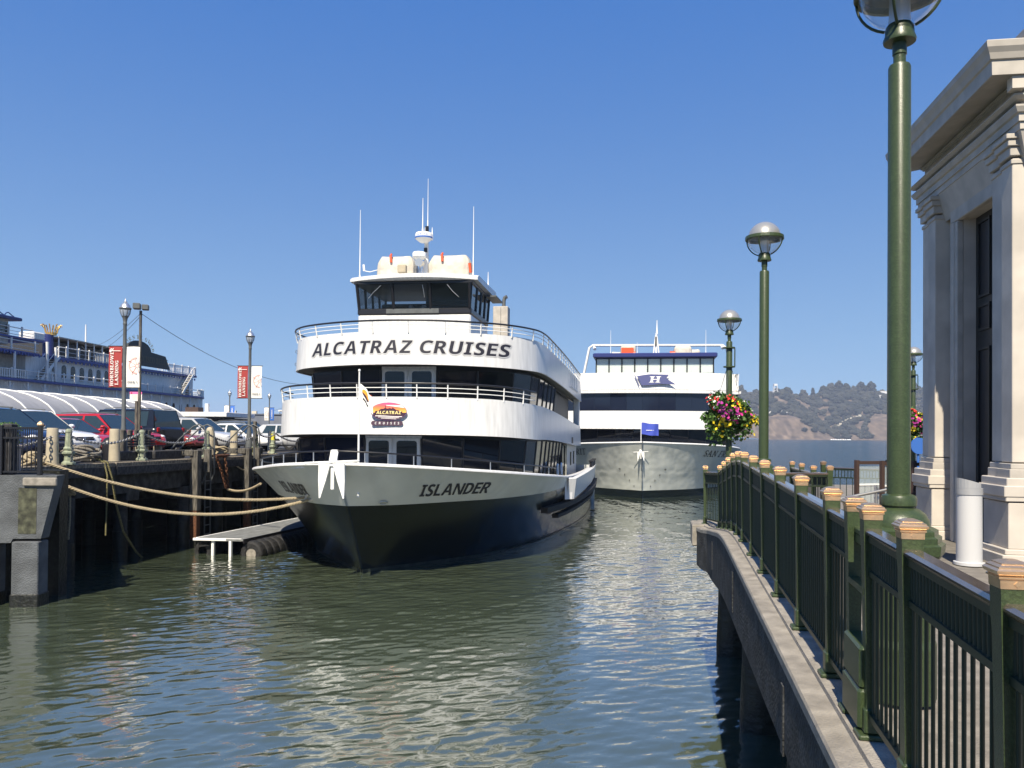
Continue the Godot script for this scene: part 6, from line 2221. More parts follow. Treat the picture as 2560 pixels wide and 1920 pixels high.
func poles_and_wires() -> void:
	M.lamp_glass = glass("lamp_glass", 0.5, 0.52, 0.54, 0.45, 0.2)
	banner_lamp("nearer grey lamp post with a red and a white banner", L(6.05, 1.78, 0.0), 1.0, false, "PIER 3")
	banner_lamp("farther grey lamp post with a red and a white banner", L(14.3, 1.22, 0.0), 1.0, false, "PIER 3")
	banner_lamp("distant lamp post with white and blue banners beside the paddle ship stern", Vector3(-25.6, 3.25, -74.6), 0.86, true, "PIER 3")
	banner_lamp("distant lamp post with white and blue banners close to the ferry", Vector3(-23.0, 3.25, -78.0), 0.85, true, "PIER 3")
	var tops := []
	for q in [[L(8.2, 2.6, 0.0), 5.70, "tall floodlight pole behind the nearer banner lamp"], [L(36.0, 2.6, 0.0), 5.9, "floodlight pole beside the ferry's upper deck"]]:
		var t := thing("floodlight_pole", q[2], "light pole", q[0], 0.3, "floodlight poles")
		var p := st()
		cyl(p, Vector3.ZERO, Vector3(0, q[1] - 0.15, 0), 0.06, 0.05, 8)
		obj("pole", p, M.timber_grey, t)
		bx("floodlight", Vector3(-0.13, q[1], 0.05), Vector3(0.26, 0.22, 0.34), M.lamp_grey, t, Basis.IDENTITY, 0.02)
		bx("floodlight", Vector3(0.16, q[1] - 0.02, -0.02), Vector3(0.24, 0.20, 0.30), M.lamp_grey, t, Basis.IDENTITY, 0.02)
		tops.append(q[0] + Vector3(0, q[1] - 0.25, 0))
	var wires := [[tops[0], tops[1], 1.9, "long sagging wire from floodlight pole to floodlight pole"], [tops[0], Vector3(-44, 13.2, -84), 0.7, "upper of two wires running to the paddle ship"], [tops[0] + Vector3(0, -0.1, 0), Vector3(-44, 12.9, -84), 0.95, "lower of two wires running to the paddle ship"], [tops[1], Vector3(-32, 6.2, -100), 0.5, "thin wire running down behind the far banner lamps"]]
	for q in wires:
		var s := st()
		tube(s, catenary(q[0], q[1], q[2], 24), 0.012, 4)
		tag(obj("wire", s, M.lamp_grey, self), q[3], "wire", "wires over the pier")
	var sg := thing("notice_board", "pink-headed white notice sign on a post above the parked cars", "sign", L(9.6, 3.65, 0.0), 0.0)
	bx("post", Vector3(0, 1.1, 0), Vector3(0.09, 2.2, 0.06), M.timber_grey, sg)
	bx("panel", Vector3(0, 2.35, 0.05), Vector3(0.48, 0.36, 0.02), M.banner_white, sg)
	bx("header", Vector3(0, 2.49, 0.064), Vector3(0.48, 0.09, 0.006), M.pink, sg)
	for i in 5: bx("print_line", Vector3(0, 2.40 - i * 0.045, 0.064), Vector3(0.34 - 0.05 * (i % 2), 0.012, 0.004), M.print_pink, sg)
	for x in [-0.17, 0.17]:
		var d := st()
		cyl(d, Vector3(x, 2.49, 0.066), Vector3(x, 2.49, 0.072), 0.03, 0.03, 10)
		obj("dot", d, M.banner_red, sg)

# ---------------------------------------------------------------- cars
func car(label: String, at: Vector3, turn: float, paint: Material, kind: String, emblem := false) -> void:
	var t := thing("parked_car", label, "car", at, turn, "cars parked on the pier")
	var suv := kind == "suv"
	var len := 4.65
	var wid := 1.86 if suv else 1.80
	var roof := 1.68 if suv else 1.45
	var belt := 1.05 if suv else 0.93
	if kind == "big":
		suv = true
		len = 4.9
		wid = 1.98
		roof = 1.95
		belt = 1.16
	# lower body: rings along x (front at +x)
	var tab := [[-1.0, 0.80, 0.42, belt - 0.12], [-0.975, 0.93, 0.34, belt - 0.03], [-0.9, 0.985, 0.27, belt], [-0.4, 1.0, 0.25, belt - 0.01], [0.1, 1.0, 0.25, belt - 0.03], [0.40, 0.985, 0.25, belt - 0.04], [0.62, 0.975, 0.27, belt - 0.10], [0.82, 0.95, 0.29, belt - 0.16], [0.93, 0.90, 0.30, belt - 0.24], [0.985, 0.80, 0.33, belt - 0.36], [1.0, 0.70, 0.40, belt - 0.50]]
	var s := st()
	var rings := []
	for q in tab:
		var w: float = q[1] * wid / 2
		var x: float = q[0] * len / 2
		var y0: float = q[2]
		var y1: float = q[3]
		var a := PackedVector3Array()
		for e in [[0.0, y0], [0.80, y0], [0.97, y0 + 0.10], [1.0, lerpf(y0, y1, 0.55)], [0.985, y1 - 0.12], [0.93, y1 - 0.02], [0.80, y1 + 0.012], [0.0, y1 + 0.035]]: a.append(Vector3(x, e[1], e[0] * w))
		for e in [[0.80, y1 + 0.012], [0.93, y1 - 0.02], [0.985, y1 - 0.12], [1.0, lerpf(y0, y1, 0.55)], [0.97, y0 + 0.10], [0.80, y0]]: a.append(Vector3(x, e[1], -e[0] * w))
		rings.append(a)
	loft(s, rings, true, 1)
	cap(s, rings[0], true)
	cap(s, rings[-1])
	obj("body", s, paint, t)
	# greenhouse: base and roof outlines, glass between pillars
	var bf := 0.44 * len / 2
	var bb := (-0.93 if suv else -0.72) * len / 2
	var tf := 0.06 * len / 2
	var tb := (-0.80 if suv else -0.42) * len / 2
	if kind == "big":
		bf = 0.46 * len / 2
		tf = 0.22 * len / 2
		tb = -0.86 * len / 2
	var wb := wid / 2 * 0.93
	var wt := wid / 2 * 0.74
	var yb := belt - 0.03
	var P := func(x: float, f: float, side: float) -> Vector3:
		return Vector3(x, lerpf(yb, roof - 0.05, f), side * lerpf(wb, wt, f))
	var rf := st()
	var rr := []
	for q in [[tf + 0.10, -0.055, 0.97], [tf - 0.05, -0.012, 1.0], [lerpf(tf, tb, 0.35), 0.0, 1.0], [lerpf(tf, tb, 0.75), -0.012, 1.0], [tb, -0.06, 0.97]]:
		var a := PackedVector3Array()
		for z in [-1.0, -0.86, 0.0, 0.86, 1.0]: a.append(Vector3(q[0], roof + q[1] - (0.055 if absf(z) > 0.9 else 0.012 if z != 0.0 else 0.0), z * wt * q[2]))
		rr.append(a)
	loft(rf, rr, false, 1)
	obj("roof", rf, paint, t)
	var gl := [["windscreen", bf, tf + 0.10, 0], ["rear_window", bb, tb, 1]]
	for g in gl:
		var q := st()
		q.set_smooth_group(-1)
		quad(q, P.call(g[1], 0.02, -0.93), P.call(g[1], 0.02, 0.93), P.call(g[2], 0.97, 0.93), P.call(g[2], 0.97, -0.93))
		obj(g[0], q, M.car_glass, t)
	for side in [-1.0, 1.0]:
		var m1 := lerpf(tf, tb, 0.28)
		for g in [[bf - 0.12, m1 + 0.05, tf + 0.02, m1 + 0.04], [m1 - 0.05, lerpf(tb, bb, 0.3) + 0.25, m1 - 0.05, tb + 0.22]]:
			var q := st()
			q.set_smooth_group(-1)
			quad(q, P.call(g[0], 0.08, side), P.call(g[1], 0.08, side), P.call(g[3], 0.90, side), P.call(g[2], 0.90, side))
			obj("side_window", q, M.car_glass, t)
		# pillars as a painted frame a few millimetres behind the glass
		var fr := st()
		fr.set_smooth_group(-1)
		var ins := 0.988
		quad(fr, P.call(bf, 0.0, side * ins), P.call(bb, 0.0, side * ins), P.call(tb, 1.0, side * ins), P.call(tf + 0.1, 1.0, side * ins))
		obj("pillar_frame", fr, paint, t)
		for k in 2:
			var wx := (0.60 if k == 0 else -0.60) * len / 2
			var wr := 0.36 if suv else 0.33
			var ty := st()
			cyl(ty, Vector3(wx, wr, side * (wid / 2 - 0.19)), Vector3(wx, wr, side * (wid / 2 + 0.012)), wr, wr, 20)
			var o := obj("tyre", ty, M.car_tyre, t)
			var ar := st()
			cyl(ar, Vector3(wx, wr + 0.03, side * (wid / 2 - 0.03)), Vector3(wx, wr + 0.03, side * (wid / 2 + 0.004)), wr + 0.07, wr + 0.07, 20)
			obj("wheel_arch", ar, M.black_trim, t)
			var rm := st()
			cyl(rm, Vector3(wx, wr, side * (wid / 2)), Vector3(wx, wr, side * (wid / 2 + 0.02)), wr * 0.66, wr * 0.6, 16)
			obj("rim", rm, M.rim, o)
		var mi := st()
		ball(mi, Vector3(bf - 0.25, belt + 0.08, side * (wid / 2 + 0.08)), Vector3(0.09, 0.075, 0.12), 8, 5)
		obj("mirror", mi, paint, t)
		var hl := st()
		var fy := belt - 0.26
		ball(hl, Vector3(0.90 * len / 2, fy - 0.02, side * wid * 0.345), Vector3(0.17, 0.075, 0.17), 10, 5)
		obj("headlight", hl, M.lens_clear, t)
		var tl := st()
		box(tl, Vector3(-0.985 * len / 2, belt - 0.12, side * wid * 0.40), Vector3(0.07, 0.2, 0.16), Basis.IDENTITY, 0.02)
		obj("tail_light", tl, M.lens_red, t)
		var dh := st()
		box(dh, Vector3(-0.12, belt - 0.13, side * (wid / 2 - 0.005)), Vector3(0.16, 0.03, 0.03))
		obj("door_handle", dh, paint, t)
	var gr := st()
	box(gr, Vector3(0.965 * len / 2, belt - 0.40, 0), Vector3(0.12, 0.24, wid * 0.48), Basis.IDENTITY, 0.05)
	var go := obj("grille", gr, M.black_trim, t)
	if emblem:
		var e := st()
		var tp := []
		for k in 18: tp.append(Vector3(0.965 * len / 2 + 0.075, belt - 0.40 + sin(TAU * k / 18) * 0.10, cos(TAU * k / 18) * 0.10))
		tube(e, tp, 0.012, 5, false, true)
		for k in 3:
			var a := PI / 2 + TAU * k / 3
			cyl(e, Vector3(0.965 * len / 2 + 0.075, belt - 0.40, 0), Vector3(0.965 * len / 2 + 0.075, belt - 0.40 + sin(a) * 0.1, cos(a) * 0.1), 0.014, 0.006, 5)
		obj("star_emblem", e, M.chrome, go)
		for y in [-0.06, 0.06]: bx("grille_bar", Vector3(0.965 * len / 2 + 0.06, belt - 0.40 + y, 0), Vector3(0.02, 0.02, wid * 0.46), M.chrome, go)
	var bp := st()
	box(bp, Vector3(0.965 * len / 2, 0.40, 0), Vector3(0.14, 0.16, wid * 0.66), Basis.IDENTITY, 0.05)
	obj("lower_intake", bp, M.black_trim, t)
	if suv:
		for side in [-1.0, 1.0]:
			var rl := st()
			tube(rl, [Vector3(tf - 0.1, roof + 0.01, side * wt * 0.86), Vector3(lerpf(tf, tb, 0.4), roof + 0.045, side * wt * 0.86), Vector3(tb + 0.2, roof + 0.0, side * wt * 0.86)], 0.018, 5)
			obj("roof_rail", rl, M.lamp_grey, t)

func cars() -> void:
	var face := -PIER_YAW - 0.12
	car("dark blue estate car nearest the left edge of the photo", L(2.2, 3.5, 0), face, M.car_blue, "suv")
	car("white off-roader with a round star on its grille", L(4.7, 4.35, 0), face, M.car_white, "suv", true)
	car("low bright red car just behind the white off-roader", L(7.2, 5.0, 0), face, M.car_red, "sedan")
	car("taller red off-roader beside the banner lamp", L(9.8, 5.1, 0), face, M.car_red, "suv")
	car("big glossy black off-roader with the sun flashing on its side", L(12.6, 6.2, 0), face + PI, M.car_black, "big")
	car("maroon car mostly hidden in front of the pale silver one", L(15.8, 6.4, 0), face, M.car_maroon, "sedan")
	car("pale silver tall car with a sloping windscreen", L(17.6, 5.6, 0), face, M.car_silver, "suv")
	car("white-nosed saloon behind the domed bollard", L(20.5, 5.0, 0), face, M.car_white, "sedan")
	car("silver saloon seen side-on near the ferry", L(22.0, 3.0, 0), -0.16, M.car_silver, "sedan")
	car("dark car behind the silver saloon, close to the ferry", L(25.5, 2.5, 0), -0.2, M.car_black, "sedan")
	car("small grey car in the second row by the shed", L(27.5, 8.0, 0), face, M.car_grey, "suv")
	car("dark roofed car tucked behind the red ones", L(10.5, 11.0, 0), face, M.car_black, "suv")
	car("grey car at the end of the far row", L(27.0, 5.2, 0), face, M.car_grey, "sedan")

# ---------------------------------------------------------------- tent, shed and walls behind the cars
func back_of_pier() -> void:
	var t := thing("tent", "long white barrel-roofed canopy with pale ribs behind the cars", "tent", Vector3(-33.0, 3.25, -46.0), -0.055)
	var n := 10
	var W := 8.6
	var arc := func(z: float, f: float) -> Vector3:
		var a := PI * f
		return Vector3(W / 2 * cos(a), 1.2 + 2.35 * pow(sin(a), 0.9), z)
	for i in n:
		var s := st()
		var rings := []
		for k in 5:
			var z := 2.0 - (i + k / 4.0) * 2.6
			var a := PackedVector3Array()
			for j in 17:
				var p: Vector3 = arc.call(z, j / 16.0)
				p.y -= 0.04 * sin(PI * k / 4.0)
				a.append(p)
			rings.append(a)
		loft(s, rings, false, 1)
		obj("roof_panel", s, M.tent, t)
	for i in n + 1:
		var s := st()
		var q := []
		for j in 17: q.append(arc.call(2.0 - i * 2.6, j / 16.0) + Vector3(0, 0.02, 0))
		tube(s, q, 0.055, 6)
		obj("rib", s, M.white_paint, t)
	var e := st()
	var pl := PackedVector2Array()
	for j in 17:
		var p: Vector3 = arc.call(0.0, j / 16.0)
		pl.append(Vector2(p.x, p.y))
	pl.append(Vector2(-W / 2, -0.2))
	pl.append(Vector2(W / 2, -0.2))
	plate(e, pl, 0.02, Transform3D(Basis.IDENTITY, Vector3(0, 0, 2.0)))
	obj("end_wall", e, M.tent, t)
	for sd in [-1.0, 1.0]:
		bx("side_wall", Vector3(sd * (W / 2 - 0.02), 0.6, 2.0 - n * 1.3), Vector3(0.03, 1.25, n * 2.6), M.tent, t)
	var sh := thing("shed", "tan and grey low shed with a white flat roof behind the cars", "shed", Vector3(-27.8, 3.25, -72.0), -0.1)
	bx("wall", Vector3(-0.8, 1.1, -2), Vector3(3.0, 2.2, 5), M.tan, sh)
	bx("dark_wall", Vector3(1.9, 1.1, -2), Vector3(2.4, 2.2, 5), M.timber_dark, sh)
	bx("roof", Vector3(0.2, 2.5, -2), Vector3(6.4, 0.42, 6), M.white_paint, sh, Basis.IDENTITY, 0.04)
	for x in [1.4, 2.1, 2.75]: bx("window", Vector3(x, 1.35, 0.53), Vector3(0.4, 0.5, 0.05), M.window_dark, sh)
	bx("rooftop_unit", Vector3(-1.0, 2.95, -2), Vector3(1.2, 0.5, 1.0), M.rust_dark, sh)
	bx("vent", Vector3(0.7, 3.1, -1), Vector3(0.3, 0.8, 0.3), M.white_paint, sh)
	var wl := thing("storage_wall", "long blue-grey shed wall behind the silver saloon", "building", Vector3(-27.0, 3.25, -84.0), -0.05)
	bx("wall", Vector3(0, 1.4, -3), Vector3(9.0, 2.8, 6), M.steel_blue, wl)
	bx("roof_edge", Vector3(0, 2.86, -3), Vector3(9.2, 0.1, 6.2), M.steel_blue, wl)
	for q in [[0.0, 0.35, 0.3], [3.3, 0.3, 0.45], [-2.2, 0.4, 0.3]]: bx("roof_vent", Vector3(q[0], 3.05, -2), Vector3(0.5, q[1], q[2]), M.tan, wl)
	var fk := st()
	box(fk, Vector3(-1.2, 1.3, 1.0), Vector3(1.6, 1.0, 0.6), Basis(Vector3.BACK, 0.1), 0.03)
	box(fk, Vector3(-2.6, 1.0, 1.0), Vector3(0.8, 0.6, 0.5), Basis.IDENTITY, 0.03)
	box(fk, Vector3(-1.8, 0.3, 1.0), Vector3(2.4, 0.7, 0.5), Basis.IDENTITY, 0.03)
	obj("bucket", fk, M.navy_dull, thing("skip", "dark blue tilted skip in front of the blue-grey wall", "skip", Vector3(-26.6, 3.25, -81.0)))
	var cv := thing("kiosk_roof", "white flat awning just left of the ferry's decks", "awning", Vector3(-21.9, 3.25, -80.0))
	bx("roof", Vector3(0.6, 3.1, 0), Vector3(2.4, 0.14, 1.6), M.white_paint, cv)
	bx("post", Vector3(0.2, 1.5, 0), Vector3(0.1, 3.1, 0.1), M.tan, cv)
	bx("post", Vector3(1.4, 1.5, 0), Vector3(0.1, 3.1, 0.1), M.tan, cv)

# ---------------------------------------------------------------- paddle ship. frame: -z along the ship, s metres from the left edge of the picture; +x towards the pier; heights above water
func paddle_ship() -> void:
	var t := thing("paddle_ship", "white multi-decked paddle ship with blue trim and arched windows", "ship", Vector3(-46.6, 0, -75.0), -deg_to_rad(5.6))
	var W := func(s: float, x: float, y: float) -> Vector3: return Vector3(x, y, -s)
	# hull and lower house
	var hl := st()
	box(hl, Vector3(-6, 2.0, -16), Vector3(14.5, 4.6, 60))
	obj("hull", hl, M.white_paint, t)
	var lw := st()
	box(lw, Vector3(-6.5, 6.6, -13.5), Vector3(11.5, 4.6, 54))
	obj("lower_house", lw, M.white_paint, t)
	# second deck slab with curved stern
	var deck := func(y: float, s1: float, x: float, round_: float, th: float) -> SurfaceTool:
		var q := st()
		var p := PackedVector3Array([Vector3(x, y, 14), Vector3(-13, y, 14)])
		for i in 9:
			var a := PI * i / 16.0
			p.append(Vector3(-13 + (1 - cos(a)) * 0.0 + (sin(a)) * 6.5, y, -s1 + round_ - sin(PI / 2 - a) * 0.0 - round_ * sin(a)))
		for i in 9:
			var a := PI / 2 - PI * i / 16.0
			p.append(Vector3(-6.5 + cos(a) * (x + 6.5), y, -s1 + round_ - round_ * sin(a)))
		slab(q, p, th)
		return q
	obj("second_deck", deck.call(9.12, 44.5, 0.15, 7.0, 0.22), M.royal, t)
	obj("second_deck_floor", deck.call(9.15, 44.3, -0.1, 7.0, 0.05), M.deck_grey, t)
	# second deck house: cream recess forward, white side aft
	bx("second_house", Vector3(-6.1, 10.35, -21.0), Vector3(10.6, 2.45, 33.4), M.white_paint, t)
	bx("forward_house", Vector3(-7.2, 10.35, 5.0), Vector3(10.6, 2.45, 18.5), M.cream_trim, t)
	bx("dark_doorway", Vector3(-0.76, 10.0, -35.6), Vector3(0.1, 1.7, 1.7), M.window_navy, t)
	for i in 12:
		var s := 8.3 + i * 1.5 if i < 8 else 20.3 + (i - 8) * 1.62 + 0.2
		if i == 11: continue
		_arched_window(t, Vector3(-0.77, 9.66, -s - 0.3), 0.74, 1.36)
	for i in 5: bx("low_window", Vector3(-1.88, 10.2, 1.0 - i * 1.1 + 3), Vector3(0.08, 0.6, 0.5), M.window_dark, t)
	_arched_window(t, Vector3(-1.88, 9.75, -0.2), 0.7, 1.3)
	# third deck
	var d3 := st()
	slab(d3, PackedVector3Array([Vector3(-0.15, 11.72, -7.5), Vector3(-12.5, 11.72, -7.5), Vector3(-12.5, 11.95, -38), Vector3(-0.4, 11.95, -38)]), 0.28)
	obj("third_deck", d3, M.royal, t)
	var d3b := st()
	slab(d3b, PackedVector3Array([Vector3(0.2, 11.85, 14), Vector3(-12.5, 11.85, 14), Vector3(-12.5, 11.72, -5.2), Vector3(0.0, 11.72, -5.2)]), 0.26)
	obj("forward_deck", d3b, M.royal, t)
	# scalloped valances under both
	var sc := st()
	for i in 44: box(sc, Vector3(-0.22, 11.36, -7.8 - i * 0.68), Vector3(0.05, 0.26 if i % 2 else 0.16, 0.34))
	for i in 26: box(sc, Vector3(0.12, 11.48, 5.0 - i * 0.4), Vector3(0.05, 0.30 if i % 2 else 0.18, 0.2))
	obj("scallop_trim", sc, M.royal, t)
	# rails: posts and pickets
	_ship_rail(t, [W.call(-6.0, 0.1, 9.15), W.call(3.4, 0.1, 9.15)], 0.78, true)
	_ship_rail(t, [W.call(3.4, 0.1, 9.15), W.call(37.0, 0.1, 9.15)], 0.78, false)
	var cur := []
	for i in 9:
		var a := PI * i / 16.0
		cur.append(W.call(37.4 + 7.0 * sin(a), -6.5 + cos(a) * 6.55, 9.15))
	_ship_rail(t, cur, 0.85, true)
	_ship_rail(t, [W.call(8.2, -0.25, 11.74), W.call(14.8, -0.3, 11.78)], 1.0, false)
	_ship_rail(t, [W.call(14.8, -0.3, 11.78), W.call(18.0, -0.35, 11.82)], 1.0, true)
	_ship_rail(t, [W.call(30.4, -0.4, 11.95), W.call(37.8, -0.45, 11.95), W.call(37.8, -6.0, 11.95)], 1.0, true)
	_ship_rail(t, [W.call(-6.0, 0.1, 11.85), W.call(5.0, 0.0, 11.75)], 0.9, false)
	# awning over the third deck
	var aw := st()
	slab(aw, PackedVector3Array([Vector3(-0.5, 13.85, -8.8), Vector3(-11, 13.85, -8.8), Vector3(-11, 13.75, -22), Vector3(-0.7, 13.75, -22)]), 0.10)
	obj("awning", aw, M.tan, t)
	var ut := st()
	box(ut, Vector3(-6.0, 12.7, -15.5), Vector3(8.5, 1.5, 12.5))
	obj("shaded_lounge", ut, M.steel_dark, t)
	for i in 9:
		var p := st()
		cyl(p, W.call(9.2 + i * 1.5, -0.8, 11.8), W.call(9.2 + i * 1.5, -0.8, 13.8), 0.08, 0.08, 6)
		obj("awning_post", p, M.white_paint, t)
	# tall white posts through two decks, stairs, box, funnel base, crown funnels
	for q in [[6.3, 13.0, 0.16], [7.6, 12.6, 0.13], [1.7, 11.6, 0.14]]:
		var p := st()
		cyl(p, W.call(q[0], 0.0, 9.15), W.call(q[0], 0.0, q[1]), q[2], q[2], 8)
		obj("tall_post", p, M.white_paint, t)
	_ship_stairs(t, W.call(5.6, -0.6, 9.2), W.call(8.3, -0.6, 11.7), 10, M.rust_dark)
	_ship_stairs(t, W.call(32.6, -0.15, 9.2), W.call(35.6, -0.15, 11.9), 11, M.tan)
	var wb := st()
	box(wb, Vector3(-1.0, 13.45, -5.4), Vector3(1.6, 0.8, 1.7), Basis.IDENTITY, 0.1)
	for y in [13.2, 13.45, 13.7]: box(wb, Vector3(-0.18, y, -5.4), Vector3(0.04, 0.04, 1.6))
	obj("white_box", wb, M.white_paint, t)
	bx("upper_deck", Vector3(-3.0, 12.98, -1.8), Vector3(5.8, 0.16, 9.0), M.royal, t)
	_ship_rail(t, [W.call(-2.6, -0.1, 13.1), W.call(4.4, -0.1, 13.1)], 0.75, false)
	bx("upper_cabin", Vector3(-4.5, 13.5, -1.5), Vector3(3.0, 0.9, 6.0), M.white_paint, t)
	var ss := st()
	cyl(ss, W.call(8.4, -1.4, 11.7), W.call(8.4, -1.4, 14.0), 0.5, 0.5, 14)
	obj("funnel", ss, M.navy, t)
	var rb := st()
	cyl(rb, W.call(7.2, -1.6, 13.2), W.call(7.2, -1.6, 13.8), 0.3, 0.3, 10)
	obj("red_drum", rb, M.orange_red, t)
	_crown(t, W.call(8.6, -1.2, 13.95), 0.62, 1.05, M.gold, 16)
	_crown(t, W.call(4.4, -4.0, 13.95), 0.28, 0.42, M.gold, 10)
	_crown(t, W.call(14.9, -4.5, 13.9), 0.3, 0.45, M.white_paint, 8)
	# pilothouse at the left edge
	bx("pilothouse", Vector3(-1.9, 13.4, 0.9), Vector3(3.2, 2.4, 4.2), M.cream_trim, t)
	for i in 3: bx("pilothouse_window", Vector3(-0.26, 13.7, -0.5 + i * 1.2), Vector3(0.06, 1.0, 0.9), M.car_glass, t)
	bx("pilothouse_roof", Vector3(-1.9, 14.62, 0.6), Vector3(4.4, 0.3, 5.8), M.navy, t, Basis.IDENTITY, 0.05)
	var sw := st()
	for i in 4:
		var q := []
		for k in 9: q.append(Vector3(-0.1, 14.85 + 0.24 * sin(PI * k / 8.0) + 0.08 * sin(TAU * k / 8.0), 3.6 - i * 1.35 - k * 0.15))
		tube(sw, q, 0.05, 5)
	obj("roof_scrolls", sw, M.navy, t)
	var mt_ := st()
	cyl(mt_, W.call(0.6, -1.0, 14.7), W.call(0.6, -1.0, 16.0), 0.09, 0.06, 6)
	obj("roof_mast", mt_, M.white_paint, t)
	# name board with arched crest, letters and side scroll
	var nb := st()
	var pl := PackedVector2Array([Vector2(18.6, 12.15), Vector2(30.6, 12.15), Vector2(30.0, 12.9), Vector2(29.4, 13.75), Vector2(26.2, 13.95)])
	for i in 9:
		var a := PI * i / 8.0
		pl.append(Vector2(23.4 + cos(a) * 2.6, 13.95 + sin(a) * 1.15))
	pl.append_array(PackedVector2Array([Vector2(19.4, 13.75), Vector2(18.9, 13.0)]))
	var bxf := Transform3D(Basis(Vector3(0, 0, -1), Vector3.UP, Vector3(1, 0, 0)), Vector3(-0.25, 0, 0))
	plate(nb, pl, 0.2, bxf)
	obj("name_board", nb, M.board, t)
	obj("board_name", letters("SAN FRANCISCO BELLE", 0.72, func(x, y): return bxf * Vector3(24.6 + x * 0.86, 12.62 + y, 0.02), true, true), M.board_letter, t)
	for i in 10:
		var a := PI * (1.0 - (i + 0.5) / 10.0)
		var ch := "HORNBLOWER"[i]
		obj("crest_letter", letters(ch, 0.5, func(x, y): return bxf * (Vector3(23.4 + cos(a) * 2.75, 14.0 + sin(a) * 1.25, 0.0) + Vector3(x * sin(a) + y * cos(a), y * sin(a) - x * cos(a), 0)), true, true), M.gold, t)
	var sc2 := st()
	tube(sc2, [bxf * Vector3(17.6, 12.2, -0.1), bxf * Vector3(17.7, 12.9, -0.1), bxf * Vector3(18.0, 13.4, -0.1), bxf * Vector3(18.5, 13.7, -0.1)], 0.22, 8)
	obj("white_scroll", sc2, M.white_paint, t)
	var fp := st()
	cyl(fp, W.call(18.6, -4, 13.8), W.call(18.6, -4, 16.4), 0.09, 0.06, 6)
	obj("flagpole", fp, M.white_paint, t)
	# lower deck pillars with brackets, windows below
	for i in 18:
		var s := -3.5 + i * 2.45 - 0.05
		var p := st()
		cyl(p, W.call(s, -0.15, 4.4), W.call(s, -0.15, 8.85), 0.11, 0.11, 6)
		for sg in [-1.0, 1.0]: tube(p, [W.call(s, -0.15, 8.1), W.call(s + sg * 0.25, -0.15, 8.35), W.call(s + sg * 0.6, -0.15, 8.75)], 0.05, 4)
		obj("pillar", p, M.white_paint, t)
	for q in [[41.5, -1.5], [43.3, -3.5], [44.0, -5.5], [44.2, -7.5]]:
		var p := st()
		cyl(p, W.call(q[0], q[1], 3.0), W.call(q[0], q[1], 8.85), 0.12, 0.12, 6)
		for sg in [-1.0, 1.0]: tube(p, [W.call(q[0], q[1], 8.1), W.call(q[0] + sg * 0.25, q[1] - sg * 0.2, 8.4), W.call(q[0] + sg * 0.55, q[1] - sg * 0.4, 8.75)], 0.06, 4)
		obj("pillar", p, M.steel_blue, t)
	for i in 14: _arched_window(t, Vector3(-0.72, 6.9, -14.0 - i * 1.85), 0.6, 1.1)

func _arched_window(t: Node, at: Vector3, w: float, h: float) -> void:
	var pl := PackedVector2Array([Vector2(-w / 2, 0), Vector2(w / 2, 0)])
	for i in 9:
		var a := PI * i / 8.0
		pl.append(Vector2(cos(a) * w / 2, h - w / 2 + sin(a) * w / 2))
	var s := st()
	plate(s, pl, 0.06)
	var o := obj("window", s, M.window_dark, t, Transform3D(Basis(Vector3(0, 0, -1), Vector3.UP, Vector3(1, 0, 0)), at))
	bx("sill", Vector3(0, -0.05, 0.03), Vector3(w + 0.1, 0.06, 0.08), M.white_trim, o)

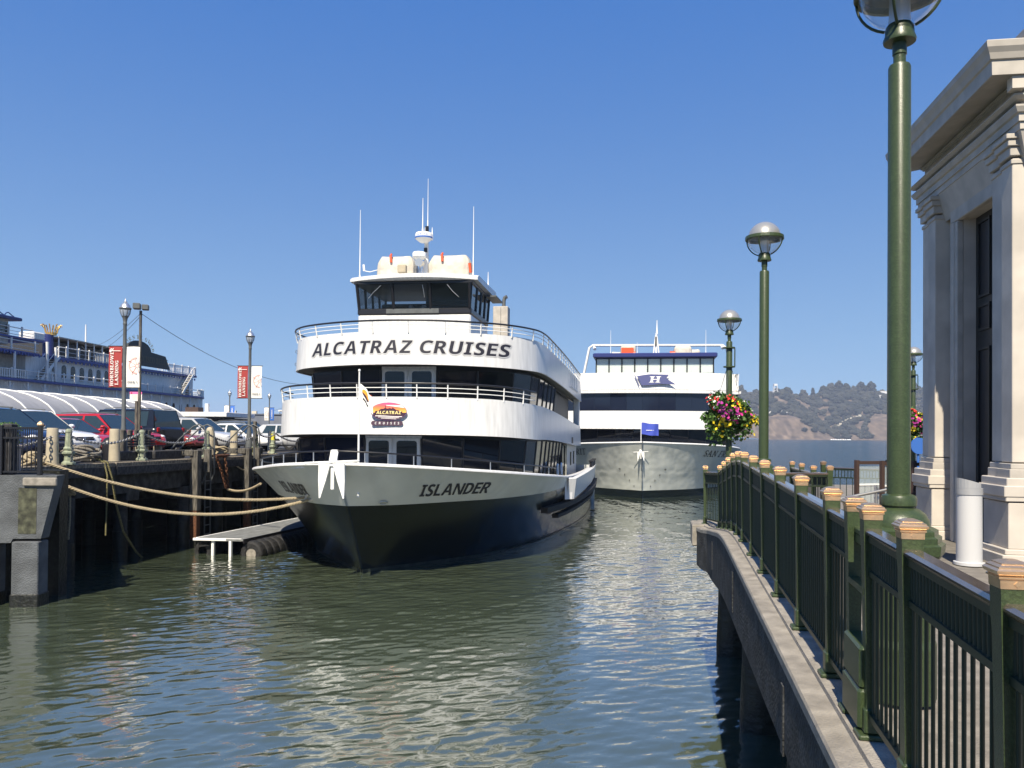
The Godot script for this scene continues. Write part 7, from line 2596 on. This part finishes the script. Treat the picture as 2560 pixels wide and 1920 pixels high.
func _ship_rail(t: Node, pts: Array, h: float, pickets: bool) -> void:
	var r := st()
	var top := []
	for p in pts: top.append(p + Vector3(0, h, 0))
	tube(r, top, 0.05, 6)
	var low := []
	for p in pts: low.append(p + Vector3(0, 0.12, 0))
	tube(r, low, 0.035, 5)
	if not pickets:
		var m := []
		for p in pts: m.append(p + Vector3(0, h * 0.55, 0))
		tube(r, m, 0.025, 5)
	obj("rail", r, M.white_paint, t)
	var run := 0.0
	var pk := st()
	for i in pts.size() - 1:
		var Ln: float = pts[i].distance_to(pts[i + 1])
		var k := 0.0
		while k < Ln:
			var p: Vector3 = pts[i].lerp(pts[i + 1], k / Ln)
			run += 0.3
			if fmod(run, 1.8) < 0.3:
				var q := st()
				box(q, p + Vector3(0, h / 2 + 0.08, 0), Vector3(0.13, h + 0.2, 0.13))
				obj("rail_post", q, M.white_paint, t)
			elif pickets:
				box(pk, p + Vector3(0, h / 2, 0), Vector3(0.06, h, 0.10))
			k += 0.3
	if pickets: obj("pickets", pk, M.white_paint, t).set_meta("kind", "stuff")

func _ship_stairs(t: Node, a: Vector3, b: Vector3, n: int, m: Material) -> void:
	for sx in [-0.5, 0.5]:
		var s := st()
		bar(s, a + Vector3(sx, 0.15, 0), b + Vector3(sx, 0.15, 0), 0.06, 0.28)
		bar(s, a + Vector3(sx, 1.0, 0), b + Vector3(sx, 1.0, 0), 0.05, 0.05)
		obj("stair_string", s, M.white_trim, t)
	for i in n:
		bx("stair_tread", a.lerp(b, (i + 0.5) / n), Vector3(1.0, 0.07, 0.26), m, t)

func _crown(t: Node, c: Vector3, r: float, h: float, m: Material, n: int) -> void:
	var s := st()
	lathe(s, [[r * 0.8, 0.0], [r * 0.85, h * 0.25]], c, 16)
	for k in n:
		var a := TAU * k / n
		var u := Vector3(cos(a), 0, sin(a))
		tube(s, [c + u * r * 0.85 + Vector3(0, h * 0.2, 0), c + u * r * 1.0 + Vector3(0, h * 0.6, 0), c + u * r * 1.35 + Vector3(0, h * (1.0 if k % 2 else 0.9), 0), c + u * r * 1.6 + Vector3(0, h * (0.98 if k % 2 else 0.86), 0)], r * 0.085, 5)
	obj("crown", s, m, t)

func _ready() -> void:
	light_and_camera()
	materials()
	water()
	far_island()
	promenade()
	cream_building()
	left_pier()
	wharf_corner()
	islander()
	spirit()
	paddle_ship()
	back_of_pier()
	railing()
	right_side_things()
	pontoon()
	poles_and_wires()
	cars()
